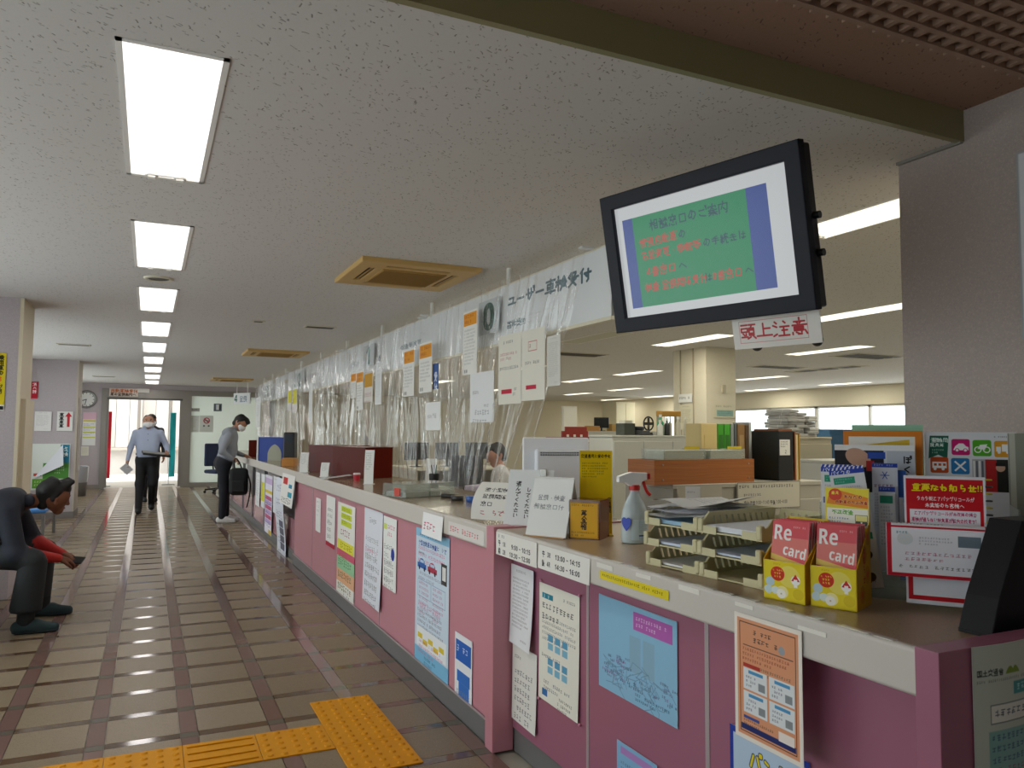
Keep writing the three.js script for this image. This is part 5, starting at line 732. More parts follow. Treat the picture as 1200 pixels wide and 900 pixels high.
  racked('leaflet', 'narrow leaflet with a blue heading in front of the snowflake leaflet', 'leaflet', at(0.12), Y, [[1031, 571], [1050, 570], [1050, 672], [1030, 668]], (g, w, h) => { fillAll(g, '#dde3ea', h); rect(g, '#2c46a8', 0, 0, 100, 34); fine(g, 8, 8, 84, 1, 24, '#e8ecf8', 1, 3); rect(g, '#2f9c7c', 8, 60, 76, 50); fine(g, 10, 130, 80, 12, 22, '#8890a0', 1, 5); }, {});
  racked('leaflet', 'blue leaflet spine wedged behind the important-notice board', 'leaflet', at(0.17), Y, [[1055, 551], [1064, 551], [1062, 680], [1052, 680]], (g, w, h) => { fillAll(g, '#2f5cae', h); rect(g, '#dfe6f0', 10, h * 0.25, 50, h * 0.25); }, {});
  // the red and white important notice, in a ring binder
  const bn = thing('notice_board', 'red and white important-notice board with yellow heading standing in front of the rack', 'notice board', [0, 0, 0]);
  const big = racked('board', '', '', at(0), Y, [[1075, 552], [1173, 566], [1141, 719], [1046, 699]], (g, w, h) => {
    fillAll(g, '#dfe0e8', h); g.fillStyle = '#c21c26'; g.fillRect(3, 4, 94, h - 10); rect(g, '#e0e1ea', 9, 60, 82, h - 72); rect(g, '#c21c26', 9, 58, 82, 2);
    text(g, '重要なお知らせ!!', 10, 10, 11.4, { c: '#efd81c', k: 0.17, outline: '#7c1018' }); text(g, 'タカタ製エアバッグリコールが', 16, 28, 6.6, { c: '#f2eef0', k: 0.13, w: 0.76 }); text(g, '未実施のお客様へ', 26, 37, 7, { c: '#f2eef0', k: 0.13, w: 0.86 }); rect(g, '#e6e5ee', 7, 47, 86, 22);
    text(g, 'エアバッグリコールが未改修の場合', 12, 49, 6, { c: '#b0285c', k: 0.1, w: 0.8 }); text(g, '車検が通らない対象車が拡大されます!', 9, 58, 6.2, { c: '#b0285c', k: 0.13, w: 0.74 }); rect(g, '#c21c26', 7, 70, 86, 1.4); for (let k = 0; k < 4; k++) { frame(g, '#a8acc4', 9 + k * 20.5, 74, 20.5, 40, 0.5); fine(g, 12 + k * 20.5, 78, 15, 2, 6, '#667', 1, k); } rect(g, '#b8d4e8', 52, 74, 39, 12); }, { ppm: 1500, t: 0.012, parent: bn }); big.userData = { label: 'red headed main page' };
  const lower = ink(330, 300, (g, w, h) => { g.fillStyle = '#e2e2ea'; g.fillRect(0, 0, w, h); frame(g, '#bd1f30', 10, 8, w - 20, h - 16, 15); rect(g, '#bd1f30', 10, 84, w - 20, 8); fine(g, 34, 30, 260, 3, 16, '#444', 1, 3); disc(g, '#d0d4d8', 62, 132, 26); fine(g, 34, 104, 44, 1, 14, '#1c6c74', 1, 4); rect(g, '#6c7c88', 228, 112, 70, 44); fine(g, 106, 120, 110, 3, 13, '#8a8a90', 1, 5); fine(g, 60, 186, 220, 2, 26, '#a0486c', 1, 6); fine(g, 40, 246, 250, 1, 24, '#444', 1, 8); });
  const fl = mesh('curled_page', sheet(0.215, 0.16, lower, { nx: 8, ny: 24, t: 0.001, bend: (u, v) => (v < 0.4 ? 0.06 * Math.sin(v / 0.4 * Math.PI / 2) : 0.06 - 0.03 * (v - 0.4)), shift: (u, v) => [0, v < 0.4 ? -0.064 * (0.4 - v) / 0.4 + 0.03 * Math.sin(v / 0.4 * Math.PI) : 0.0] }), inkMat(lower, 0.35, 0.3), bn); fl.position.set(big.position.x, TOP + 0.085, big.position.z).add(V(-0.776 * 0.016, 0, 0.617 * 0.016)).add(V(-0.012, 0, -0.015)); fl.rotation.y = Y;
  for (let k = 0; k < 14; k++) { const m = mesh('binding_ring', new THREE.TorusGeometry(0.007, 0.0022, 6, 12).rotateX(Math.PI / 2).translate(0.092, 0.1 + k * 0.0165, -0.006), M(k % 2 ? '#b9a820' : '#26262a', 0.4), bn); m.position.set(big.position.x, TOP, big.position.z); m.rotation.y = Y; }
  // black magazine holder at the end of the counter
  const e = thing('magazine_holder', 'black plastic magazine holder at the end of the counter', 'magazine holder', [1.56, TOP + 0.001, -1.045], 0), mb = M('#101014', 0.5, { specularIntensity: 0.4 });
  e.position.x = 1.585;
  mesh('case', prism([[0, 0], [0.4, 0], [0.4, 0.232], [0.115, 0.232], [0.03, 0.075]], 0.07, 0.002).translate(0, 0.002, -0.066), mb, e); mesh('base_strip', bx(0.4, 0.006, 0.074, 0.2, 0.005, -0.031), mb, e);
  for (const [x, y] of [[0.13, 0.11], [0.3, 0.2]]) mesh('rivet', new THREE.SphereGeometry(0.003, 8, 6).translate(x, y, 0.006), mSteel, e);
}
// ------------------------------------------------------------------ things on the long counter
const mAcryl = new THREE.MeshPhysicalMaterial({ color: '#5a1a10', roughness: 0.3, specularIntensity: 0.12 });
function smokedBox(x, z, w, h, d, turn, label) {
  const t = thing('acrylic_box', label, 'box', [x, TOP + 0.001, z], turn);
  mesh('front_wall', bx(w, h, 0.005, 0, h / 2, d / 2), mAcryl, t); mesh('rear_wall', bx(w, h, 0.005, 0, h / 2, -d / 2), mAcryl, t); for (const s of [-1, 1]) mesh('side_wall', bx(0.005, h, d, s * w / 2, h / 2, 0), mAcryl, t); mesh('bottom', bx(w, 0.005, d, 0, 0.0025, 0), mAcryl, t); mesh('lid', bx(w + 0.01, 0.006, d + 0.01, 0, h + 0.003, 0), mAcryl, t);
  mesh('contents_rack', [bx(w * 0.86, 0.04, d * 0.7, 0, 0.025, 0), bx(w * 0.86, h * 0.7, 0.02, 0, h * 0.36, -d * 0.32)], M('#2a1a16', 0.6), t);
}
smokedBox(1.78, -7.0, 0.5, 0.27, 0.3, -1.2, 'dark red smoked acrylic box nearer the clear tray on the counter');
smokedBox(1.75, -7.85, 0.62, 0.27, 0.32, -1.25, 'dark red smoked acrylic box beside the small standing cards');
smokedBox(1.7, -12.9, 0.42, 0.26, 0.3, -0.5, 'dark brown acrylic box beside the customer in grey');
{
  const a = onTop(306, 540), t = thing('brochure_stand', 'blue stand with a pale arch in front on the far counter', 'stand', [a.x + 0.14, TOP, a.z + 0.05], -0.55);
  mesh('panel', bx(0.4, 0.33, 0.02, 0, 0.165, 0), M('#1c3f9c', 0.45), t); mesh('side_panel', bx(0.02, 0.33, 0.14, -0.21, 0.165, -0.05), M('#dfe2e6', 0.5), t);
  const s = new THREE.Shape(); s.moveTo(-0.1, 0); s.lineTo(0.1, 0); s.lineTo(0.1, 0.1); s.quadraticCurveTo(0.08, 0.2, 0, 0.23); s.quadraticCurveTo(-0.08, 0.2, -0.1, 0.1); mesh('arch', new THREE.ExtrudeGeometry(s, { depth: 0.008, bevelEnabled: false }).translate(0.04, 0, 0.011), M('#a8aa98', 0.5), t);
  const b = thing('card_terminal', 'black upright terminal standing behind the blue stand', 'terminal', [a.x + 0.36, TOP, a.z + 0.2], -0.5); mesh('body', bx(0.16, 0.4, 0.14, 0, 0.2, 0, 0.02), M('#1a1a1d', 0.4), b); mesh('screen', bx(0.11, 0.12, 0.006, 0, 0.31, 0.07), M('#3a4048', 0.2), b);
  const w = thing('tissue_box', 'small orange wooden box on the counter beside the blue stand', 'box', [1.52, TOP, -9.4], -0.6); mesh('body', bx(0.16, 0.09, 0.1, 0, 0.045, 0, 0.006), M('#b87a28', 0.5), w); mesh('lid', bx(0.15, 0.01, 0.09, 0, 0.094, 0, 0.004), M('#c48a38', 0.5), w);
}
const cardPrint = ink(60, 200, (g, w, h) => { g.fillStyle = '#e9eae8'; g.fillRect(0, 0, w, h); fine(g, 8, 16, 44, 8, 13, '#8a8c90', 1, 3); });
for (const [x0, x1, y, h, label] of [[337, 344, 553.5, 0.2, 'small white standing card between the blue stand and the smoked boxes'], [381, 389, 558.5, 0.13, 'small white standing card on the folded paper strip'], [432, 443, 567, 0.27, 'tall narrow white card standing in front of a smoked box'], [503, 517, 566, 0.2, 'white card leaning behind the clear tray']]) {
  const a = onTop(x0, y), b = onTop(x1, y + 0.6), t = thing('standing_card', label, 'card', [Math.max(1.43, (a.x + b.x) / 2 - 0.04), TOP, (a.z + b.z) / 2], yawOf(a, b) * 0.4 - 0.3), w = Math.min(0.1, a.distanceTo(b) * 0.8);
  mesh('card', sheet(w, h, cardPrint, { t: 0.002, bend: (u, v) => 0.02 * (v - 1) * (v - 1) * -1 }), inkMat(cardPrint), t); mesh('foot', bx(w, 0.004, 0.05, 0, 0.002, -0.01), M('#dcdedd', 0.4), t);
}
tag(mesh('folded_strip', sheet(0.26, 0.12, cardPrint, { nx: 8, ny: 4, bend: (u, v) => 0.03 * u }).rotateX(-Math.PI / 2).translate(1.5, TOP + 0.004, -6.75), inkMat(cardPrint)), 'folded white paper strip lying across the counter edge', 'paper').rotation.set(0, 0, 0);
{
  const a = onTop(449, 583), b = onTop(524, 579), t = thing('clear_tray', 'clear acrylic document tray with papers on the counter', 'tray', [(a.x + b.x) / 2 + 0.02, TOP + 0.001, (a.z + b.z) / 2], yawOf(a, b) + 0.1), w = 0.4, d = 0.24, h = 0.085;
  mesh('front_wall', bx(w, h, 0.004, 0, h / 2, d / 2), mClear, t); mesh('rear_wall', bx(w, h, 0.004, 0, h / 2, -d / 2), mClear, t); for (const s of [-1, 0, 1]) mesh('side_wall', bx(0.004, h, d, s * w / 2, h / 2, 0), mClear, t); mesh('bottom', bx(w, 0.004, d, 0, 0.002, 0), mClear, t);
  mesh('lid', bx(w, 0.003, d, 0, h, 0), mClear, t); mesh('end_mark', bx(0.006, 0.05, 0.06, -w / 2 - 0.004, 0.035, 0.04, 0.003), M('#c8402c', 0.4), t);
  tag(mesh('paper_pile', bx(w - 0.03, 0.028, d - 0.03, 0, 0.014, 0).translate(0, 0, 0), M('#b9b6b4', 0.7)), 'grey sheets of paper inside the clear tray', 'paper').position.set(t.position.x, TOP + 0.0055, t.position.z); scene.children[scene.children.length - 1].rotation.y = t.rotation.y;
}
const roll = (px, py, r, h, c, label) => { const p = onTop(px, py), t = thing('tape_roll', label, 'tape', [p.x, TOP, p.z], 0); mesh('tape', lathe([[r * 0.55, 0], [r, 0], [r, h], [r * 0.55, h], [r * 0.55, 0]], 26), M(c, 0.35, { clearcoat: 0.3 }), t); mesh('core', lathe([[r * 0.5, 0.001], [r * 0.55, 0.001], [r * 0.55, h - 0.001], [r * 0.5, h - 0.001], [r * 0.5, 0.001]], 20), M('#c8b48c', 0.7), t); };
roll(553, 588, 0.036, 0.034, '#2358a8', 'roll of blue tape on the counter'); roll(536, 586.5, 0.04, 0.03, '#1c1c20', 'roll of black tape beside the blue tape');
{
  const p = onTop(527, 583), t = thing('tape_dispenser', 'low black tape dispenser beside the tape rolls', 'tape dispenser', [p.x, TOP, p.z], -0.8); mesh('base', bx(0.11, 0.022, 0.05, 0, 0.011, 0, 0.008), mBlack, t); mesh('blade', bx(0.006, 0.016, 0.04, -0.054, 0.026, 0), mSteel, t);
  const s = onTop(418, 563), q = thing('stamp_pad', 'small red stamp pot on the counter', 'stamp', [s.x, TOP, s.z], 0); mesh('pot', cyl(0.026, 0.03, 0.05), M('#b81c34', 0.4), q); mesh('cap', cyl(0.031, 0.028, 0.014, 0, 0.05, 0), M('#d8d4d4', 0.4), q);
  const c = onTop(459, 571), k = thing('pen_cup', 'black pen cup with pens behind the clear tray', 'pen cup', [1.98, TOP, -5.6], 0); mesh('cup', lathe([[0.0005, 0], [0.035, 0], [0.04, 0.1], [0.036, 0.1], [0.032, 0.004]]), mBlack, k);
  for (let j = 0; j < 4; j++) tag(mesh('pen', [bar([0, 0, 0], [0.02 * Math.cos(j * 1.7), 0.16, 0.02 * Math.sin(j * 1.7)], 0.004)], M(['#2a6a6c', '#c8c4b8', '#222226', '#2c4c9c'][j], 0.4)), ['teal', 'pale', 'black', 'blue'][j] + ' pen standing in the black pen cup', 'pen').position.set(1.98, TOP + 0.006, -5.6);
}
// ------------------------------------------------------------------ staff side: desks and cabinets
const desk = (x0, x1, z0, z1, h, label, c = '#b5b2a8') => { const t = thing('office_desk', label, 'desk', [(x0 + x1) / 2, 0, (z0 + z1) / 2]); const w = x1 - x0, d = z1 - z0; mesh('desktop', bx(w, 0.03, d, 0, h - 0.015, 0, 0.006), M('#c4bfae', 0.5), t); for (const s of [-1, 1]) mesh('side_panel', bx(0.03, h - 0.03, d - 0.04, s * (w / 2 - 0.02), (h - 0.03) / 2, 0), M(c, 0.5), t); mesh('modesty_panel', bx(w - 0.08, h * 0.6, 0.02, 0, h * 0.6, -d / 2 + 0.04), M(c, 0.5), t); return t; };
desk(2.25, 3.05, -8.6, -4.6, 0.72, 'grey staff desk behind the film curtain of windows 0 and 1'); desk(2.3, 3.1, -13.6, -9.4, 0.72, 'grey staff desk behind the curtain of window 2'); desk(4.2, 6.0, -14.5, -12.8, 0.72, 'grey office desk far behind the staff desks');
// grey cabinet with wooden box of forms and binders
{
  const zc = -2.95, c0 = onZ(728, 562, zc), c1 = onZ(962, 568, zc), top = 1.13, x0 = 2.22, x1 = 3.16;
  const t = thing('grey_cabinet', 'grey cabinet with posted notices behind the letter trays', 'cabinet', [(x0 + x1) / 2, 0, zc - 0.2]), w = x1 - x0;
  mesh('body', bx(w, top - 0.02, 0.4, 0, (top - 0.02) / 2, 0, 0.004), M('#a49f92', 0.5), t); mesh('top', bx(w + 0.01, 0.022, 0.41, 0, top - 0.011, 0, 0.004), M('#aaa598', 0.5), t); for (const s of [-0.235, 0.235]) mesh('door', bx(w / 2 - 0.01, top - 0.12, 0.012, s, top / 2 - 0.03, 0.205, 0.003), M('#a6a194', 0.5), t);
  stuckZ('notice', 'cream notice with opening hours on the grey cabinet', 'notice', zc + 0.014, [[864, 565], [938, 563], [938, 596], [864, 597]], (g, w, h) => { fillAll(g, '#c4bfae', h); frame(g, '#6c685c', 1, 1, 98, h - 2, 0.8); fine(g, 3, 4, 94, 1, 6, '#222', 1, 3); fine(g, 10, 14, 30, 1, 5, '#444', 1, 4); text(g, '受付 午前 9:00~11:45 午後 1:00~4:00', 10, 22, 6, { c: '#222', k: 0.1, w: 0.68 }); fine(g, 8, 32, 84, 2, 6, '#444', 1, 5); }, { ppm: 600 });
  stuckZ('notice', 'small cream notice with a red character on the grey cabinet', 'notice', zc + 0.014, [[794, 571], [846, 569], [846, 600], [794, 600]], (g, w, h) => { fillAll(g, '#b0aa9a', h); text(g, '頭', 14, 20, 24, { c: '#a02a28', k: 0.12 }); }, { ppm: 500 });
  // wooden box
  const a = onZ(775, 565, zc), b = onZ(884, 565, zc), W = b.x - a.x, box = thing('wooden_form_box', 'orange-brown wooden box of forms on the grey cabinet', 'box', [(a.x + b.x) / 2 - 0.02, top + 0.0005, zc - 0.105], 0.04), H = 0.115, D = 0.19, Wd = W + 0.06;
  mesh('front_board', uvm(bx(Wd, H, 0.014, 0, H / 2, D / 2)), mWood, box); mesh('rear_board', uvm(bx(Wd, H, 0.014, 0, H / 2, -D / 2)), mWood, box); for (const s of [-1, 1]) mesh('side_board', uvm(bx(0.014, H, D - 0.014, s * (Wd / 2 - 0.007), H / 2, 0)), mWood, box); mesh('inner_tray', bx(Wd - 0.03, 0.012, D - 0.03, 0, H - 0.012, 0), mWood, box);
  for (const [x, y] of [[-0.42, 0.2], [-0.42, 0.8], [0.44, 0.2], [0.44, 0.8]]) mesh('screw', cyl(0.004, 0.004, 0.003).rotateX(Math.PI / 2).translate(x * Wd, y * H, D / 2 + 0.007), mSteel, box);
  for (const [dx, ww, n, label] of [[-0.11, 0.25, 12, 'nearer the yellow board'], [0.15, 0.22, 12, 'beside the binders']]) {
    const q = thing('form_tray', 'clear tray of paper forms on the wooden box, ' + label, 'tray', [box.position.x + dx, top + H - 0.004, zc - 0.105], 0.04); mesh('bottom', bx(ww, 0.003, 0.17, 0, 0.002, 0), mClear, q); mesh('front_wall', bx(ww, 0.055, 0.003, 0, 0.028, 0.085), mClear, q); for (const s of [-1, 1]) mesh('side_wall', bx(0.003, 0.055, 0.17, s * ww / 2, 0.028, 0), mClear, q);
    for (let k = 0; k < n; k++) tag(mesh('form_sheet', bx(ww - 0.02, 0.0034, 0.15, 0, 0, 0), M(['#d8d4bc', '#cfd4c8', '#dcdad0'][k % 3], 0.8)), 'sheet of forms piled in the clear tray ' + label, 'paper', 'forms in the tray ' + label).position.set(q.position.x + (k % 3) * 0.003, q.position.y + 0.0056 + k * 0.0036, q.position.z + (k % 2) * 0.004);
    mesh('tab_label', bx(0.09, 0.014, 0.002, 0.04, 0.06, 0.087), M('#d8c020', 0.5), q);
  }
  // binders and files beside it
  const zf = zc - 0.23; let x = onZ(821, 530, zf).x;
  const file = (w, h, c, label, tint, d = 0.12, lean = 0) => { const q = thing('file_binder', label, 'binder', [x + w / 2, top + 0.001, zf - d / 2], 0); mesh('cover', [bx(w, h, 0.012, 0, h / 2, d / 2, 0.004), bx(0.004, h, d, -w / 2 + 0.002, h / 2, 0), bx(0.004, h, d, w / 2 - 0.002, h / 2, 0)], M(c, 0.55), q); mesh('pages', bx(Math.max(0.006, w - 0.01), h - 0.02, d - 0.02, 0, h / 2, -0.004), M('#d6d2c4', 0.8), q); if (tint) mesh('spine_label', bx(w * 0.6, h * 0.6, 0.002, 0, h * 0.5, d / 2 + 0.007), M(tint, 0.6), q); if (lean) q.rotation.z = lean; x += w + 0.003; };
  file(0.105, 0.29, '#cfb87c', 'cream folder with a handwritten corner leaning by the green binders', '#cdb67a', 0.12); file(0.04, 0.29, '#3f9a24', 'green binder beside the cream folder', '#2c6c1c'); file(0.04, 0.29, '#43a028', 'green binder beside the grey files', '#2c6c1c'); file(0.022, 0.29, '#8b948c', 'thin grey file beside the green binders'); file(0.018, 0.29, '#5a5f60', 'thin dark grey file beside the brown binder'); file(0.05, 0.29, '#8d6a40', 'brown spined binder between dark thin files', '#a98a5c'); file(0.022, 0.285, '#5a4430', 'thin dark brown file'); file(0.02, 0.3, '#b4b8b6', 'thin pale grey file beside the black box file');
  const q = thing('box_file', 'black box file with a white label', 'box file', [x + 0.055, top + 0.001, zc - 0.14], 0); mesh('case', bx(0.1, 0.255, 0.2, 0, 0.1275, 0, 0.006), M('#17181a', 0.5), q); mesh('flap', bx(0.09, 0.012, 0.18, 0.005, 0.258, 0), M('#8a4a24', 0.5), q); mesh('label', sheet(0.07, 0.08, ink(70, 80, (g, w, h) => { g.fillStyle = '#d8d8d0'; g.fillRect(0, 0, w, h); fine(g, 8, 8, 54, 3, 12, '#222', 1, 3); text(g, '2', 34, 50, 24); }), { t: 0.001 }).translate(-0.01, 0.13, 0.101), inkMat(ink(4, 4, (g) => g.fillRect(0, 0, 4, 4))), q);
  const en = thing('paper_folder', 'yellowed folder of papers leaning beside the black box file', 'folder', [x + 0.14, top + 0.001, zc - 0.16], 0.05); mesh('cover', bx(0.01, 0.25, 0.2, -0.008, 0.125, 0), M('#8a4e26', 0.6), en); mesh('pages', bx(0.02, 0.235, 0.19, 0.008, 0.118, 0), M('#c9b98c', 0.8), en); mesh('back_cover', bx(0.006, 0.24, 0.2, 0.023, 0.12, 0), M('#b08a28', 0.6), en);
}
// generic cabinet standing on the floor, seen from pixel rectangle at depth Z
const tops = new Map();
function cabinetZ(name, label, category, [x0, y0, x1], Z, depth, c, o = {}) {
  const a = onZ(x0, y0, Z), b = onZ(x1, y0, Z), w = b.x - a.x, h = o.h ?? a.y, t = thing(name, label, category, [(a.x + b.x) / 2, 0, Z - depth / 2]);
  mesh('body', bx(w, h - 0.02, depth, 0, (h - 0.02) / 2, 0, 0.004), M(c, 0.5), t); mesh('top', bx(w + 0.01, 0.02, depth + 0.01, 0, h - 0.01, 0, 0.004), M(o.top ?? c, 0.5), t);
  const n = o.doors ?? 2; for (let k = 0; k < n; k++) mesh('door', bx(w / n - 0.012, h - 0.1, 0.012, (k + 0.5) * w / n - w / 2, h / 2 - 0.01, depth / 2 + 0.005, 0.003), M(o.door ?? c, 0.5), t);
  tops.set(t, h); return t;
}
const topOf = (t) => tops.get(t);
const cabA = cabinetZ('filing_cabinet', 'long pale filing cabinet with bottles on top in front of the office pillar', 'cabinet', [718, 510, 852], -6.4, 0.45, '#c4c4bc', { doors: 4 });
const cabB = cabinetZ('filing_cabinet', 'cream cabinet carrying bundles of newspapers', 'cabinet', [924, 512, 974], -4.9, 0.4, '#b9b19c', { doors: 1 });
const cabC = cabinetZ('filing_cabinet', 'blue cabinet under the office window', 'cabinet', [972, 503, 1010], -6.5, 0.4, '#3c6c94', { doors: 2 });
const cabD = cabinetZ('filing_cabinet', 'low grey shelf unit carrying the red file trays', 'cabinet', [640, 520, 716], -7.4, 0.4, '#a7a498', { doors: 3 });
const cabE = cabinetZ('storage_cupboard', 'tall cream cupboard against the far office wall', 'cupboard', [722, 473, 744], -19.6, 0.8, '#d8d0b4', { h: 2.3 });
const cabF = cabinetZ('filing_cabinet', 'grey counter cabinet far back in the office left of the pillar', 'cabinet', [690, 505, 786], -15.5, 0.5, '#b4b0a4', { doors: 5 });
const cabG = cabinetZ('filing_cabinet', 'low white cabinet behind the leaflet rack', 'cabinet', [975, 540, 1052], -4.2, 0.4, '#b9b8b0', { doors: 2 });
const cabH = cabinetZ('partition', 'white office partition behind the curtain edge', 'partition', [660, 476, 676], -13.2, 0.06, '#d9d6cc', { doors: 1 });
// bundles of newspapers
{
  seed = 8; const y0 = topOf(cabB), b = cabB.position;
  for (let c = 0; c < 3; c++) for (let k = 0; k < 9 - c; k++) {
    const t = thing('paper_bundle', 'grey bundle of folded papers stacked on the cream cabinet', 'paper bundle', [b.x - 0.14 + c * 0.125 + rnd(-0.008, 0.008), y0 + 0.0005 + k * 0.0262, b.z + rnd(-0.03, 0.03)], rnd(-0.2, 0.2), 'paper bundles on the cream cabinet');
    mesh('papers', bx(0.115, 0.025, 0.26, 0, 0.0125, 0, 0.006), M(['#b5b4b0', '#a8a7a4', '#c0bfbb'][k % 3], 0.9), t); mesh('string', bx(0.117, 0.026, 0.004, 0, 0.0128, 0.05), M('#e0ded4', 0.8), t);
  }
}
// bottles and boxes on the pale cabinet
{
  const y = topOf(cabA), z = -6.6, X = (px) => onZ(px, 505, z).x; seed = 17;
  const bottle = (px, r, h, c, label, group) => { const t = thing('bottle', label, 'bottle', [X(px), y, z + rnd(-0.06, 0.06)], 0, group); mesh('body', lathe([[0.0005, 0], [r, 0], [r, h * 0.6], [r * 0.4, h * 0.75], [r * 0.4, h * 0.85]]), M(c, 0.3, { clearcoat: 0.3 }), t); mesh('cap', cyl(r * 0.45, r * 0.45, h * 0.14, 0, h * 0.85, 0), M('#dcdcd4', 0.4), t); };
  bottle(776, 0.035, 0.22, '#1fa068', 'green bottle with a white cap on the pale cabinet'); bottle(771, 0.03, 0.16, '#dcdcd8', 'white bottle beside the green bottle'); bottle(782, 0.03, 0.18, '#2c2c30', 'dark bottle beside the green bottle');
  for (let k = 0; k < 4; k++) bottle(787 + k * 5, 0.02, 0.2, '#c9c4b4', 'clear stamp holder with a white top in the row on the pale cabinet', 'stamp holders on the pale cabinet');
  const r = thing('stamp_rack', 'wooden stamp rack with amber tops above the stamp holders', 'rack', [X(793), y, z - 0.14], 0); mesh('shelf', bx(0.26, 0.06, 0.1, 0, 0.23, 0, 0.01), M('#b98a34', 0.5), r); for (const s of [-1, 1]) mesh('support', bx(0.012, 0.23, 0.08, s * 0.12, 0.115, 0), M('#8c8878', 0.5), r);
  const ph = thing('desk_telephone', 'dark office telephone on the pale cabinet', 'telephone', [X(748), y, z], 0.4); mesh('base', bx(0.17, 0.05, 0.18, 0, 0.025, 0, 0.01), M('#2c2d30', 0.45), ph); mesh('handset', bx(0.05, 0.04, 0.19, -0.05, 0.07, 0, 0.015), M('#232427', 0.45), ph);
  const mb = thing('cardboard_box', 'dark open box of papers beside the telephone', 'box', [X(733), y, z], 0.1); mesh('box', bx(0.14, 0.12, 0.14, 0, 0.06, 0, 0.004), M('#3c4038', 0.6), mb); mesh('papers', bx(0.1, 0.03, 0.1, 0, 0.135, 0), M('#d4d2c4', 0.8), mb);
  const fr = thing('fan', 'small black fan on the pale cabinet', 'fan', [X(760), y, z], 0.2); mesh('base', cyl(0.05, 0.04, 0.03), mBlack, fr); mesh('guard', new THREE.TorusGeometry(0.07, 0.008, 8, 24).translate(0, 0.12, 0), mBlack, fr); mesh('blade', [bx(0.12, 0.03, 0.006, 0, 0.12, 0), bx(0.03, 0.12, 0.006, 0, 0.12, 0)], M('#3a3a3c', 0.5), fr); mesh('stem', cyl(0.008, 0.008, 0.05, 0, 0.02, 0), mBlack, fr);
}
